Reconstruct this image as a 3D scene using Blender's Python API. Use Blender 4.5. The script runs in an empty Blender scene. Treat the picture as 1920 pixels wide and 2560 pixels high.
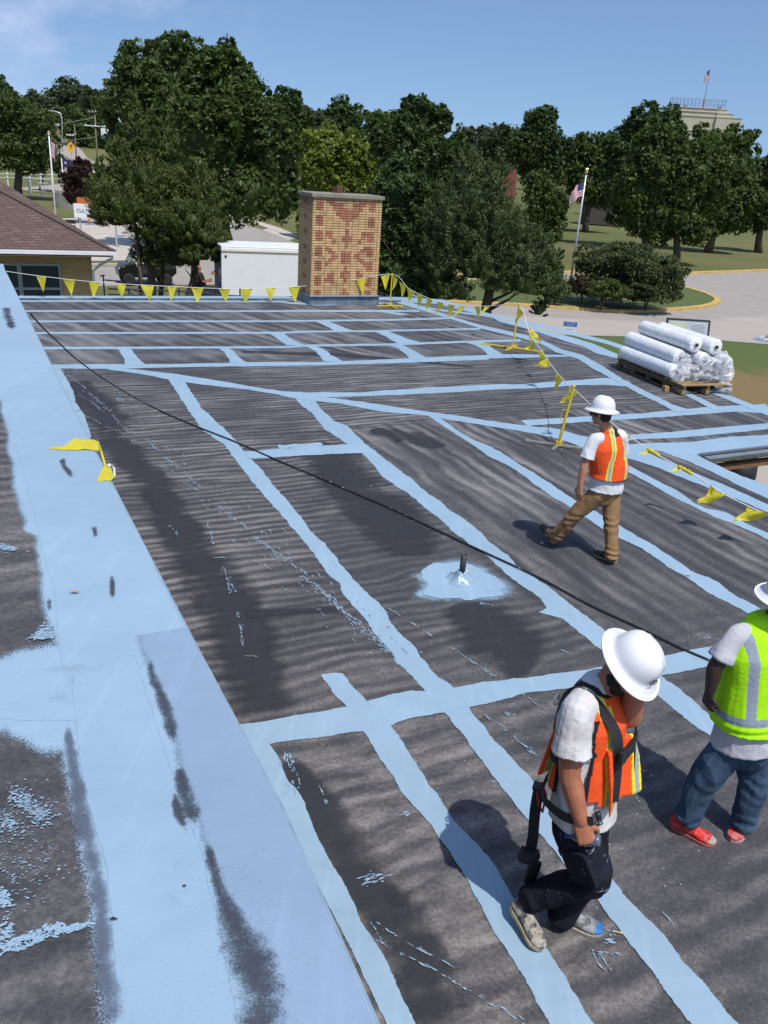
import bpy, bmesh, math, random
import numpy as np
from mathutils import Vector, Matrix, noise

# ------------------------------------------------------------------ camera, sky, sun
S = bpy.context.scene
COL = S.collection
FPX, CX, CY = 2070.0, 960.0, 1280.0            # focal length and centre in photo pixels (1920 x 2560)
CAMZ, ROOF, UPPER = 7.2, 3.35, 5.30            # heights above the street: eye, main roof, upper roof
_down = np.array([-340.0, 4920.0, FPX]); _down /= np.linalg.norm(_down)
_up = -_down
_f = np.array([0, 0, 1.0]); _fw = _f - _up * _f.dot(_up); _fw /= np.linalg.norm(_fw)
_rt = np.cross(_down, _fw)
if _rt[0] < 0: _rt = -_rt
cam_data = bpy.data.cameras.new('camera')
cam_data.sensor_fit = 'VERTICAL'; cam_data.sensor_height = 36.0
cam_data.lens = FPX / 2560.0 * 36.0
cam_data.clip_start = 0.05; cam_data.clip_end = 5000
cam = bpy.data.objects.new('camera', cam_data); COL.objects.link(cam)
_cx = Vector((_rt[0], _fw[0], _up[0])); _cy = Vector((_rt[1], _fw[1], _up[1])); _cz = Vector((_rt[2], _fw[2], _up[2]))
_m = Matrix((_cx, -_cy, -_cz)).transposed().to_4x4()
_m.translation = Vector((0, 0, CAMZ))
cam.matrix_world = _m
S.camera = cam

SUN_AZ, SUN_EL = math.radians(149), math.radians(62)
w = bpy.data.worlds.new('World'); S.world = w; w.use_nodes = True
nt = w.node_tree; nt.nodes.clear()
o_ = nt.nodes.new('ShaderNodeOutputWorld'); bg = nt.nodes.new('ShaderNodeBackground')
sky = nt.nodes.new('ShaderNodeTexSky'); sky.sky_type = 'NISHITA'; sky.sun_disc = False
sky.sun_elevation = SUN_EL; sky.sun_rotation = SUN_AZ; sky.air_density = 1.0; sky.dust_density = 1.0; sky.ozone_density = 4.4
bg.inputs[1].default_value = 0.15
tc = nt.nodes.new('ShaderNodeTexCoord')
# thin summer cloud low on the left, built on the sky dome's own direction
mp = nt.nodes.new('ShaderNodeMapping'); mp.inputs['Scale'].default_value = (3.2, 3.2, 7.0)
nz = nt.nodes.new('ShaderNodeTexNoise'); nz.inputs['Scale'].default_value = 2.2; nz.inputs['Detail'].default_value = 7; nz.inputs['Roughness'].default_value = .55
cr = nt.nodes.new('ShaderNodeMapRange'); cr.inputs[1].default_value = .40; cr.inputs[2].default_value = .72; cr.inputs[3].default_value = 0; cr.inputs[4].default_value = .8
dp = nt.nodes.new('ShaderNodeVectorMath'); dp.operation = 'DOT_PRODUCT'
cd = Vector((-0.44, 0.84, 0.30)).normalized(); dp.inputs[1].default_value = cd
mr = nt.nodes.new('ShaderNodeMapRange'); mr.inputs[1].default_value = .925; mr.inputs[2].default_value = .998; mr.interpolation_type = 'SMOOTHSTEP'
mu = nt.nodes.new('ShaderNodeMath'); mu.operation = 'MULTIPLY'
mx = nt.nodes.new('ShaderNodeMix'); mx.data_type = 'RGBA'; mx.inputs['B'].default_value = (5.6, 5.9, 7.6, 1)
L = nt.links.new
L(tc.outputs['Generated'], mp.inputs[0]); L(mp.outputs[0], nz.inputs['Vector']); L(nz.outputs[0], cr.inputs[0])
L(tc.outputs['Generated'], dp.inputs[0]); L(dp.outputs['Value'], mr.inputs[0])
L(cr.outputs[0], mu.inputs[0]); L(mr.outputs[0], mu.inputs[1]); L(mu.outputs[0], mx.inputs['Factor'])
va = nt.nodes.new('ShaderNodeVectorMath'); va.operation = 'ADD'; va.inputs[1].default_value = (0, 0, .14)
vn = nt.nodes.new('ShaderNodeVectorMath'); vn.operation = 'NORMALIZE'
L(tc.outputs['Generated'], va.inputs[0]); L(va.outputs[0], vn.inputs[0]); L(vn.outputs[0], sky.inputs[0])
L(sky.outputs[0], mx.inputs['A']); L(mx.outputs['Result'], bg.inputs[0]); L(bg.outputs[0], o_.inputs[0])

sd = bpy.data.lights.new('sun', 'SUN'); sd.energy = 4.0; sd.angle = math.radians(0.53); sd.color = (1, .955, .88)
sun = bpy.data.objects.new('sun', sd); COL.objects.link(sun)
SUND = Vector((math.sin(SUN_AZ) * math.cos(SUN_EL), math.cos(SUN_AZ) * math.cos(SUN_EL), math.sin(SUN_EL)))
sun.rotation_euler = SUND.to_track_quat('Z', 'Y').to_euler(); sun.location = SUND * 60
S.view_settings.view_transform = 'Standard'; S.view_settings.look = 'None'
S.view_settings.exposure = 0.0; S.view_settings.gamma = 1.0; S.view_settings.use_curve_mapping = False
S.cycles.max_bounces = 6; S.cycles.diffuse_bounces = 3; S.cycles.transparent_max_bounces = 24

# ------------------------------------------------------------------ helpers
def ray(px, py):
    d = np.array([px - CX, py - CY, FPX]); return Vector((d.dot(_rt), d.dot(_fw), d.dot(_up)))
def hit(px, py, z=ROOF):
    d = ray(px, py); t = (z - CAMZ) / d.z
    return Vector((d.x * t, d.y * t, z))
def at(px, py, Y):
    d = ray(px, py); t = Y / d.y
    return Vector((d.x * t, d.y * t, CAMZ + d.z * t))

def mat(name, color=(.5, .5, .5), rough=.7, metal=0., noise_amt=0., noise_scale=5., color2=None, bump=0., bump_scale=40., spec=None, trans=0., coat=0.):
    m = bpy.data.materials.new(name); m.use_nodes = True
    n = m.node_tree.nodes; l = m.node_tree.links; b = n['Principled BSDF']
    b.inputs['Base Color'].default_value = (*color, 1); b.inputs['Roughness'].default_value = rough; b.inputs['Metallic'].default_value = metal
    if spec is not None: b.inputs['Specular IOR Level'].default_value = spec
    if coat: b.inputs['Coat Weight'].default_value = coat
    t = n.new('ShaderNodeTexCoord')
    if noise_amt or color2:
        z = n.new('ShaderNodeTexNoise'); z.inputs['Scale'].default_value = noise_scale; z.inputs['Detail'].default_value = 6; z.inputs['Roughness'].default_value = .6
        l.new(t.outputs['Object'], z.inputs['Vector'])
        mr = n.new('ShaderNodeMapRange'); mr.inputs[1].default_value = .32; mr.inputs[2].default_value = .68; l.new(z.outputs[0], mr.inputs[0])
        x = n.new('ShaderNodeMix'); x.data_type = 'RGBA'; l.new(mr.outputs[0], x.inputs['Factor'])
        c2 = color2 or tuple(c * (1 - noise_amt) for c in color)
        x.inputs['A'].default_value = (*c2, 1); x.inputs['B'].default_value = (*color, 1)
        l.new(x.outputs['Result'], b.inputs['Base Color'])
    if bump:
        z2 = n.new('ShaderNodeTexNoise'); z2.inputs['Scale'].default_value = bump_scale; z2.inputs['Detail'].default_value = 4
        l.new(t.outputs['Object'], z2.inputs['Vector'])
        bb = n.new('ShaderNodeBump'); bb.inputs['Strength'].default_value = bump; bb.inputs['Distance'].default_value = .02
        l.new(z2.outputs[0], bb.inputs['Height']); l.new(bb.outputs[0], b.inputs['Normal'])
    return m

def attr_mat(name, rough=.8, noise_amt=.15, noise_scale=12., bump=.3, bump_scale=60., attr='col', spec=.3, sheen=0.):
    """base colour comes from the mesh colour attribute (dye, print, glaze of the thing itself)"""
    m = bpy.data.materials.new(name); m.use_nodes = True
    n = m.node_tree.nodes; l = m.node_tree.links; b = n['Principled BSDF']
    a = n.new('ShaderNodeAttribute'); a.attribute_name = attr
    z = n.new('ShaderNodeTexNoise'); z.inputs['Scale'].default_value = noise_scale; z.inputs['Detail'].default_value = 5
    t = n.new('ShaderNodeTexCoord'); l.new(t.outputs['Object'], z.inputs['Vector'])
    mr = n.new('ShaderNodeMapRange'); mr.inputs[1].default_value = .3; mr.inputs[2].default_value = .7; mr.inputs[3].default_value = 1 - noise_amt; mr.inputs[4].default_value = 1 + noise_amt
    l.new(z.outputs[0], mr.inputs[0])
    v = n.new('ShaderNodeVectorMath'); v.operation = 'SCALE'; l.new(a.outputs['Color'], v.inputs[0]); l.new(mr.outputs[0], v.inputs['Scale'])
    l.new(v.outputs[0], b.inputs['Base Color']); b.inputs['Roughness'].default_value = rough; b.inputs['Specular IOR Level'].default_value = spec
    if bump:
        z2 = n.new('ShaderNodeTexNoise'); z2.inputs['Scale'].default_value = bump_scale; l.new(t.outputs['Object'], z2.inputs['Vector'])
        bb = n.new('ShaderNodeBump'); bb.inputs['Strength'].default_value = bump; bb.inputs['Distance'].default_value = .01
        l.new(z2.outputs[0], bb.inputs['Height']); l.new(bb.outputs[0], b.inputs['Normal'])
    return m

def tag(o, label=None, cat=None, group=None, kind=None):
    if label: o['label'] = label
    if cat: o['category'] = cat
    if group: o['group'] = group
    if kind: o['kind'] = kind
    return o
def empty(name, loc, label, cat, group=None):
    o = bpy.data.objects.new(name, None); COL.objects.link(o); o.location = loc; o.empty_display_size = .2
    return tag(o, label, cat, group)
def link(name, me, m, parent=None):
    o = bpy.data.objects.new(name, me); COL.objects.link(o)
    if m:
        for mm in (m if isinstance(m, (list, tuple)) else [m]): me.materials.append(mm)
    if parent is not None:
        o.parent = parent
        r = parent; off = Vector((0, 0, 0))
        while r is not None: off += r.location; r = r.parent
        me.transform(Matrix.Translation(-off))        # parts are built in world metres, stored from the thing's base
    return o
def set_origin(o):
    """top-level one-mesh thing: origin to the middle of its foot"""
    me = o.data; n = len(me.vertices); co = np.empty(n * 3); me.vertices.foreach_get('co', co); co = co.reshape(-1, 3)
    c = Vector(((co[:, 0].min() + co[:, 0].max()) / 2, (co[:, 1].min() + co[:, 1].max()) / 2, co[:, 2].min()))
    me.transform(Matrix.Translation(-c)); o.location = c; return o

class MB:
    """collects shapes; build() links them as ONE mesh object"""
    def __init__(s): s.v = []; s.f = []; s.mi = []; s.c = []; s.cur = (1, 1, 1); s.k = 0; s.sm = []; s.smooth = False
    def add(s, vs, fs, col=None):
        b = len(s.v); s.v += [tuple(p) for p in vs]
        for f in fs: s.f.append(tuple(b + i for i in f)); s.mi.append(s.k); s.sm.append(s.smooth)
        s.c += [col or s.cur] * len(vs); return s
    def box(s, c, d, R=None, col=None):
        R = R or Matrix.Identity(3); c = Vector(c); hx, hy, hz = d[0] / 2, d[1] / 2, d[2] / 2
        vs = [c + R @ Vector((x * hx, y * hy, z * hz)) for x in (-1, 1) for y in (-1, 1) for z in (-1, 1)]
        return s.add(vs, [(0, 1, 3, 2), (4, 6, 7, 5), (0, 4, 5, 1), (2, 3, 7, 6), (0, 2, 6, 4), (1, 5, 7, 3)], col)
    def bar(s, a, b, w, h=None, up=(0, 0, 1), col=None):
        a = Vector(a); b = Vector(b); h = h or w; d = b - a; L_ = d.length; z = d.normalized()
        up = Vector(up); x = up.cross(z)
        if x.length < 1e-4: x = Vector((1, 0, 0)).cross(z)
        x.normalize(); y = z.cross(x)
        R = Matrix((x, y, z)).transposed()
        return s.box((a + b) / 2, (w, h, L_), R, col)
    def quad(s, a, b, c, d, col=None): return s.add([a, b, c, d], [(0, 1, 2, 3)], col)
    def poly(s, pts, col=None): return s.add(pts, [tuple(range(len(pts)))], col)
    def tube(s, pts, r, n=8, caps=True, col=None, flat=None, ref=None):
        pts = [Vector(p) for p in pts]; k = len(pts); rs = list(r) if isinstance(r, (list, tuple)) else [r] * k
        vs = []; prev = Vector(ref) if ref is not None else None
        for i, p in enumerate(pts):
            t = (pts[min(i + 1, k - 1)] - pts[max(i - 1, 0)])
            if t.length < 1e-9: t = Vector((0, 0, 1))
            t.normalize()
            if prev is None: prev = Vector((0, 0, 1)) if abs(t.z) < .9 else Vector((1, 0, 0))
            x = prev - t * prev.dot(t)
            if x.length < 1e-5: x = t.orthogonal()
            x.normalize(); prev = x; y = t.cross(x)
            rr = rs[i]; rx, ry = (rr if isinstance(rr, (tuple, list)) else (rr, rr * (flat or 1)))
            for j in range(n):
                a = 2 * math.pi * j / n; vs.append(p + x * math.cos(a) * rx + y * math.sin(a) * ry)
        fs = []
        for i in range(k - 1):
            for j in range(n):
                j2 = (j + 1) % n; fs.append((i * n + j, i * n + j2, (i + 1) * n + j2, (i + 1) * n + j))
        if caps: fs += [tuple(range(n - 1, -1, -1)), tuple((k - 1) * n + j for j in range(n))]
        return s.add(vs, fs, col)
    def lathe(s, c, prof, n=24, R=None, col=None, sx=1, sy=1):
        c = Vector(c); R = R or Matrix.Identity(3); vs = []; fs = []
        for (r, z) in prof:
            for j in range(n):
                a = 2 * math.pi * j / n; vs.append(c + R @ Vector((math.cos(a) * r * sx, math.sin(a) * r * sy, z)))
        for i in range(len(prof) - 1):
            for j in range(n):
                j2 = (j + 1) % n; fs.append((i * n + j, i * n + j2, (i + 1) * n + j2, (i + 1) * n + j))
        return s.add(vs, fs, col)
    def ball(s, c, r, n=10, m=7, R=None, col=None):
        if not isinstance(r, (tuple, list)): r = (r, r, r)
        c = Vector(c); R = R or Matrix.Identity(3)
        vs = [c + R @ Vector((0, 0, -r[2]))]; fs = []
        for i in range(1, m):
            t = -math.pi / 2 + math.pi * i / m
            for j in range(n):
                a = 2 * math.pi * j / n; vs.append(c + R @ Vector((r[0] * math.cos(t) * math.cos(a), r[1] * math.cos(t) * math.sin(a), r[2] * math.sin(t))))
        vs.append(c + R @ Vector((0, 0, r[2]))); e = len(vs) - 1
        for j in range(n):
            j2 = (j + 1) % n; fs.append((0, 1 + j2, 1 + j)); fs.append((e, 1 + (m - 2) * n + j, 1 + (m - 2) * n + j2))
        for i in range(m - 2):
            for j in range(n):
                j2 = (j + 1) % n; a = 1 + i * n; fs.append((a + j, a + j2, a + n + j2, a + n + j))
        return s.add(vs, fs, col)
    def prism(s, pts, ext, col=None):
        """closed outline pts extruded by vector ext"""
        e = Vector(ext); p = [Vector(q) for q in pts]; n = len(p)
        return s.add(p + [q + e for q in p], [tuple(range(n - 1, -1, -1)), tuple(range(n, 2 * n))] + [(i, (i + 1) % n, n + (i + 1) % n, n + i) for i in range(n)], col)
    def mesh(s, name, colors=False):
        me = bpy.data.meshes.new(name); me.from_pydata(s.v, [], s.f)
        me.polygons.foreach_set('material_index', s.mi); me.polygons.foreach_set('use_smooth', s.sm)
        if colors:
            a = me.color_attributes.new('col', 'FLOAT_COLOR', 'POINT')
            a.data.foreach_set('color', np.array([(*c, 1.) for c in s.c], dtype=np.float32).ravel())
        me.update(); return me
    def build(s, name, m, parent=None, colors=False, recalc=True, bevel=0):
        me = s.mesh(name, colors)
        if recalc:
            b = bmesh.new(); b.from_mesh(me); bmesh.ops.recalc_face_normals(b, faces=b.faces[:]); b.to_mesh(me); b.free()
        o = link(name, me, m, parent)
        if parent is None: set_origin(o)
        if bevel:
            md = o.modifiers.new('bevel', 'BEVEL'); md.width = bevel; md.segments = 2; md.limit_method = 'ANGLE'
        return o

def mesh_np(name, V, F, m, parent=None, attrs=None, smooth=False):
    """fast mesh from numpy: F is (n,3) or (n,4)"""
    me = bpy.data.meshes.new(name); k = F.shape[1]
    me.vertices.add(len(V)); me.vertices.foreach_set('co', V.astype(np.float32).ravel())
    me.loops.add(F.size); me.loops.foreach_set('vertex_index', F.astype(np.int32).ravel())
    me.polygons.add(len(F)); me.polygons.foreach_set('loop_start', np.arange(0, F.size, k, dtype=np.int32))
    if smooth: me.polygons.foreach_set('use_smooth', np.ones(len(F), dtype=bool))
    me.update(calc_edges=True)
    for an, (dt, arr) in (attrs or {}).items():
        a = me.attributes.new(an, dt, 'POINT')
        a.data.foreach_set('value' if dt == 'FLOAT' else 'color', arr.astype(np.float32).ravel())
    o = link(name, me, m, parent)
    if parent is None: set_origin(o)
    return o
def text(body, size, loc, R, m, name, parent, depth=.002, align='CENTER', sx=1.0):
    c = bpy.data.curves.new(name, 'FONT'); c.body = body; c.size = size; c.extrude = depth; c.align_x = align; c.align_y = 'CENTER'
    t = bpy.data.objects.new(name, c); COL.objects.link(t)
    dg = bpy.context.evaluated_depsgraph_get(); me = bpy.data.meshes.new_from_object(t.evaluated_get(dg)); bpy.data.objects.remove(t)
    me.name = name
    M = R.to_4x4() @ Matrix.Diagonal((sx, 1, 1, 1)); M.translation = Vector(loc); me.transform(M)
    me.materials.clear()
    return link(name, me, m, parent)
def lerp(a, b, t): return a + (b - a) * t
D1 = Vector((math.sin(math.radians(-25.8)), math.cos(math.radians(-25.8)), 0))    # along the roof seams
D2 = Vector((D1.y, -D1.x, 0))
# ------------------------------------------------------------------ the flat-roofed building we stand on
def roof_material(name, painted=False, attrname='cov', tint=None, soft=False, top=1.):
    """dark sprayed membrane, rows of brush marks; with painted=True the light blue coating cut out by the cov attribute"""
    m = bpy.data.materials.new(name); m.use_nodes = True
    n = m.node_tree.nodes; l = m.node_tree.links; b = n['Principled BSDF']; out = n['Material Output']
    t = n.new('ShaderNodeTexCoord')
    def noise_(scale, vec, det=5, rough=.6, dist=0.):
        z = n.new('ShaderNodeTexNoise'); z.inputs['Scale'].default_value = scale; z.inputs['Detail'].default_value = det
        z.inputs['Roughness'].default_value = rough; z.inputs['Distortion'].default_value = dist; l.new(vec, z.inputs['Vector']); return z.outputs[0]
    def rng(x, a, b_, c=0., d=1., smooth=True):
        r = n.new('ShaderNodeMapRange'); r.inputs[1].default_value = a; r.inputs[2].default_value = b_; r.inputs[3].default_value = c; r.inputs[4].default_value = d
        if smooth: r.interpolation_type = 'SMOOTHSTEP'
        l.new(x, r.inputs[0]); return r.outputs[0]
    def math_(op, a, b_):
        q = n.new('ShaderNodeMath'); q.operation = op
        for i, v in enumerate((a, b_)):
            if isinstance(v, (int, float)): q.inputs[i].default_value = v
            else: l.new(v, q.inputs[i])
        return q.outputs[0]
    def mapping(rot, scale):
        q = n.new('ShaderNodeMapping'); q.vector_type = 'TEXTURE' if False else 'POINT'
        q.inputs['Rotation'].default_value = (0, 0, rot); q.inputs['Scale'].default_value = scale; l.new(t.outputs['Object'], q.inputs[0]); return q.outputs[0]
    def mixc(f, A, B, mode='MIX'):
        x = n.new('ShaderNodeMix'); x.data_type = 'RGBA'; x.blend_type = mode
        if isinstance(f, float): x.inputs['Factor'].default_value = f
        else: l.new(f, x.inputs['Factor'])
        for k_, v in (('A', A), ('B', B)):
            if isinstance(v, tuple): x.inputs[k_].default_value = (*v, 1)
            else: l.new(v, x.inputs[k_])
        return x.outputs['Result']
    g = t.outputs['Object']
    if not painted:
        # rows of roller marks: quasi-regular bands running across the sheets, waving a little
        rotA = math.radians(-25.8)            # turns D2 onto the x axis
        wob = n.new('ShaderNodeTexNoise'); wob.inputs['Scale'].default_value = .9; wob.inputs['Detail'].default_value = 2; l.new(g, wob.inputs['Vector'])
        dv = n.new('ShaderNodeVectorMath'); dv.operation = 'SCALE'; l.new(wob.outputs['Color'], dv.inputs[0]); dv.inputs['Scale'].default_value = .30
        ad = n.new('ShaderNodeVectorMath'); ad.operation = 'ADD'; l.new(g, ad.inputs[0]); l.new(dv.outputs[0], ad.inputs[1])
        def rows(rot, sx, sc, freq, regular):
            q = n.new('ShaderNodeMapping'); q.inputs['Rotation'].default_value = (0, 0, rot); q.inputs['Scale'].default_value = (1, 1, 1); l.new(ad.outputs[0], q.inputs[0])
            q2 = n.new('ShaderNodeMapping'); q2.inputs['Scale'].default_value = (sx, 1, 1); l.new(q.outputs[0], q2.inputs[0])
            a = noise_(sc, q2.outputs[0], 4, .6)
            w_ = n.new('ShaderNodeTexWave'); w_.wave_type = 'BANDS'; w_.bands_direction = 'Y'; w_.wave_profile = 'SIN'; w_.inputs['Scale'].default_value = freq; w_.inputs['Distortion'].default_value = 3.4
            w_.inputs['Detail'].default_value = 3; w_.inputs['Detail Scale'].default_value = .7; w_.inputs['Detail Roughness'].default_value = .6; l.new(q2.outputs[0], w_.inputs['Vector'])
            return math_('ADD', math_('MULTIPLY', a, 1 - regular), math_('MULTIPLY', math_('ADD', math_('MULTIPLY', w_.outputs['Fac'], .5), .25), regular))
        A = rows(rotA, .14, 7.5, 2.1, .34)
        B = rows(rotA - math.radians(92), .12, 4.2, 1.3, .25)
        C = rows(rotA - math.radians(110), .14, 2.3, .8, .3)
        N_ = math_('ADD', math_('MULTIPLY', rows(rotA - math.radians(2), .26, 7.5, 1.6, .22), .72), .15)
        # which zone was sprayed in which direction: near-right panels along the seams, far panels slanting
        sx_ = n.new('ShaderNodeSeparateXYZ'); q3 = n.new('ShaderNodeMapping'); q3.inputs['Rotation'].default_value = (0, 0, math.radians(-25.8)); l.new(g, q3.inputs[0]); l.new(q3.outputs[0], sx_.inputs[0])
        ww = noise_(.7, g, 3)
        u = math_('ADD', sx_.outputs[0], math_('MULTIPLY', ww, 2.4)); v_ = math_('ADD', sx_.outputs[1], math_('MULTIPLY', ww, 1.6))
        zB = math_('MULTIPLY', rng(u, ZB_U, ZB_U + .7), rng(v_, ZB_V + .5, ZB_V - .3))
        zC = rng(v_, ZC_V, ZC_V + .7); zN = rng(v_, ZN_V + .9, ZN_V - .9)
        r1 = mixc(zB, A, B); r1 = mixc(zN, r1, N_); r2 = mixc(zC, r1, C)
        nearness = rng(v_, ZC_V - 2., ZN_V - 1.)
        big = noise_(.45, g, 4, .55); fine = noise_(46, g, 3, .75); mid = noise_(9, g, 4, .7)
        grain = n.new('ShaderNodeTexVoronoi'); grain.inputs['Scale'].default_value = 95; l.new(g, grain.inputs['Vector'])
        k1 = rng(r2, .26, .74)
        k = math_('MULTIPLY', k1, rng(big, .32, .60, .50, 1.05))
        k = math_('ADD', k, math_('MULTIPLY', math_('SUBTRACT', mid, .5), .30)); k = math_('ADD', k, math_('MULTIPLY', math_('SUBTRACT', noise_(38, g, 4, .75), .5), .80)); k = math_('ADD', k, math_('MULTIPLY', math_('SUBTRACT', fine, .5), .75))
        col = n.new('ShaderNodeValToRGB'); e = col.color_ramp.elements
        e[0].position = 0.; e[0].color = (.038, .040, .048, 1); e[1].position = 1.; e[1].color = (.235, .228, .226, 1)
        e2 = e.new(.33); e2.color = (.066, .067, .076, 1); e3 = e.new(.62); e3.color = (.122, .119, .122, 1)
        l.new(k, col.inputs[0])
        res = mixc(nearness, col.outputs[0], mixc(1., col.outputs[0], (1.07, 1.03, .99), 'MULTIPLY'))
        # blotches of overspray in the far left of the roof: paler grey
        hz = math_('MULTIPLY', zC, rng(noise_(.8, C if False else g, 4), .42, .7, 0, .55))
        res = mixc(hz, res, (.20, .21, .225))
        # pin-prick paint spatter
        sp = n.new('ShaderNodeTexVoronoi'); sp.inputs['Scale'].default_value = 13; sp.inputs['Randomness'].default_value = 1; l.new(g, sp.inputs['Vector'])
        spm = math_('MULTIPLY', math_('LESS_THAN', sp.outputs['Distance'], .055), math_('GREATER_THAN', noise_(1.1, g, 3), .56))
        res = mixc(spm, res, (.42, .52, .60))
        l.new(res, b.inputs['Base Color']); b.inputs['Roughness'].default_value = .72; b.inputs['Specular IOR Level'].default_value = .32
        hgt = math_('ADD', math_('MULTIPLY', fine, .5), math_('MULTIPLY', grain.outputs['Distance'], .6))
        bb = n.new('ShaderNodeBump'); bb.inputs['Strength'].default_value = .5; bb.inputs['Distance'].default_value = .006; l.new(hgt, bb.inputs['Height'])
        bb2 = n.new('ShaderNodeBump'); bb2.inputs['Strength'].default_value = .55; bb2.inputs['Distance'].default_value = .06; l.new(noise_(1.3, g, 3), bb2.inputs['Height']); l.new(bb2.outputs[0], bb.inputs['Normal'])
        l.new(bb.outputs[0], b.inputs['Normal'])
    else:
        base = tint or (.268, .388, .500)
        n1 = noise_(1.7, g, 5, .6); n2 = noise_(.35, g, 3)
        mpb = mapping(math.radians(25.8), (7, .5, 1)); brush = noise_(2.2, mpb, 4, .6)
        c1 = mixc(rng(n1, .35, .65, 0., .5), base, tuple(min(1, c * 1.13) for c in base))
        c1 = mixc(rng(brush, .5, .75, 0., .45), c1, tuple(min(1, c * 1.2 + .012) for c in base))
        c1 = mixc(rng(n2, .45, .7, 0., .4), c1, tuple(c * .88 for c in base))
        dirt = math_('MULTIPLY', rng(noise_(2.3, g, 7, .75), .60, .74), .42)
        c1 = mixc(dirt, c1, tuple(c * .62 for c in (base[0], base[1] * .93, base[2] * .85)))
        l.new(c1, b.inputs['Base Color']); b.inputs['Roughness'].default_value = .5 if not soft else .6; b.inputs['Specular IOR Level'].default_value = .4
        bb = n.new('ShaderNodeBump'); bb.inputs['Strength'].default_value = .35; bb.inputs['Distance'].default_value = .004; l.new(noise_(70, g, 3, .7), bb.inputs['Height'])
        bb2 = n.new('ShaderNodeBump'); bb2.inputs['Strength'].default_value = .5; bb2.inputs['Distance'].default_value = .05; l.new(noise_(1.6, g, 3), bb2.inputs['Height']); l.new(bb2.outputs[0], bb.inputs['Normal'])
        l.new(bb.outputs[0], b.inputs['Normal'])
        a = n.new('ShaderNodeAttribute'); a.attribute_name = attrname
        s_ = n.new('ShaderNodeAttribute'); s_.attribute_name = 'rag'
        # sharp ragged brush edge blended with grainy sprayed edge
        ed = math_('ADD', math_('MULTIPLY', math_('SUBTRACT', noise_(4.5, g, 6, .62), .5), 1.0), math_('MULTIPLY', math_('SUBTRACT', noise_(60, g, 3, .7), .5), .22))
        spray = math_('ADD', math_('MULTIPLY', math_('SUBTRACT', noise_(170, g, 2, .7), .5), .5 if top > .82 and top < 1 else (1.1 if top < 1 else 1.5)), math_('MULTIPLY', math_('SUBTRACT', noise_((2.2 if top > .82 else 9.) if top < 1 else 3.5, g, 5, .65), .5), 2.0 if top < 1 else 1.15))
        if soft: v = math_('ADD', a.outputs['Fac'], spray); al = rng(v, .1 if top < 1 else .30, 1. if top < 1 else .72, 0., top)
        else: v = math_('ADD', a.outputs['Fac'], math_('MULTIPLY', ed, s_.outputs['Fac'])); al = rng(v, .47, .53)
        l.new(al, b.inputs['Alpha'])
    return m

Z_ = [(hit(780, 1010)), hit(300, 900)]
def uv_(p):
    r = Matrix.Rotation(math.radians(-25.8), 3, 'Z') @ (Vector(p) - Vector((0, 8, 0))); return r
_ub = uv_(hit(740, 1040)); _vb = uv_(hit(900, 1060)); _vc = uv_(hit(700, 905))
ZB_U, ZB_V, ZC_V = _ub.x + 1.2, _vb.y + .6, _vc.y + .7; ZN_V = uv_(hit(1000, 1720)).y + .8
M_ROOF = roof_material('roof_membrane')
M_BLUE = roof_material('light_blue_coating', True)
M_SPRAY = roof_material('sprayed_blue_coating', True, soft=True)
M_GREYBLUE = roof_material('thin_grey_blue_coating', True, tint=(.222, .312, .430), soft=True)
M_WET = roof_material('dark_wet_membrane', True, tint=(.033, .034, .041), soft=True, top=.83)
M_WET2 = roof_material('worn_through_membrane', True, tint=(.048, .053, .070), soft=True, top=.80)
M_WET3 = roof_material('thin_worn_coating', True, tint=(.085, .090, .125), soft=True, top=.62)
M_BRICKWALL = mat('yellow_brick', (.42, .27, .12), .85, noise_amt=.3, noise_scale=6, bump=.4)
M_METAL = mat('galvanised_metal', (.55, .57, .60), .35, .8, noise_amt=.2, noise_scale=3)
M_TIMBER = mat('brown_timber', (.30, .15, .07), .7, noise_amt=.45, noise_scale=4, bump=.3)

bld = empty('flat_roofed_building', (0, 8, 0), 'flat roofed brick building with dark roof membrane and light blue painted seams', 'building')
# outline of the main roof, in photo pixels on the roof plane
OUT = [(20, 744), (400, 744), (745, 745), (1050, 752), (1130, 768), (1190, 784), (1300, 811), (1400, 846), (1500, 877), (1560, 899), (1640, 926), (1760, 971), (1920, 1030), (2070, 1084)]
top = [hit(*p) for p in OUT]
NOTCH = [(2072, 1101), (1750, 1138), (1828, 1181), (1920, 1217), (3000, 1700)]
nt_ = [hit(*p) for p in NOTCH]
c5 = nt_[-1] + Vector((0.6, -9, 0)); c6 = Vector((-6, -6, ROOF)); c7 = Vector((-15, 12, ROOF)); c8 = hit(-300, 744)
outline = top + nt_ + [c5, c6, c7, c8]
b = MB(); n_ = len(outline)
b.add(outline, [tuple(range(n_))]); b.add([p - Vector((0, 0, .16)) for p in outline], [tuple(range(n_ - 1, -1, -1))])
for i in range(n_):
    p, q = outline[i], outline[(i + 1) % n_]; d = Vector((0, 0, .16)); b.quad(p, q, q - d, p - d)
deck = b.build('roof_deck', M_ROOF, bld, recalc=False)
# walls, inset under the deck
b = MB(); wl_o = [p for i, p in enumerate(outline) if i not in (11, 12, 13, 14)]
for i in range(len(wl_o)):
    p, q = wl_o[i], wl_o[(i + 1) % len(wl_o)]
    e = (q - p).normalized(); inn = Vector((e.y, -e.x, 0)) * (.45)
    p2, q2 = p + inn, q + inn; p2.z = q2.z = ROOF - .16
    b.quad(Vector((p2.x, p2.y, 0)), Vector((q2.x, q2.y, 0)), q2, p2)
b.build('wall', M_BRICKWALL, bld, recalc=False)

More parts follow.
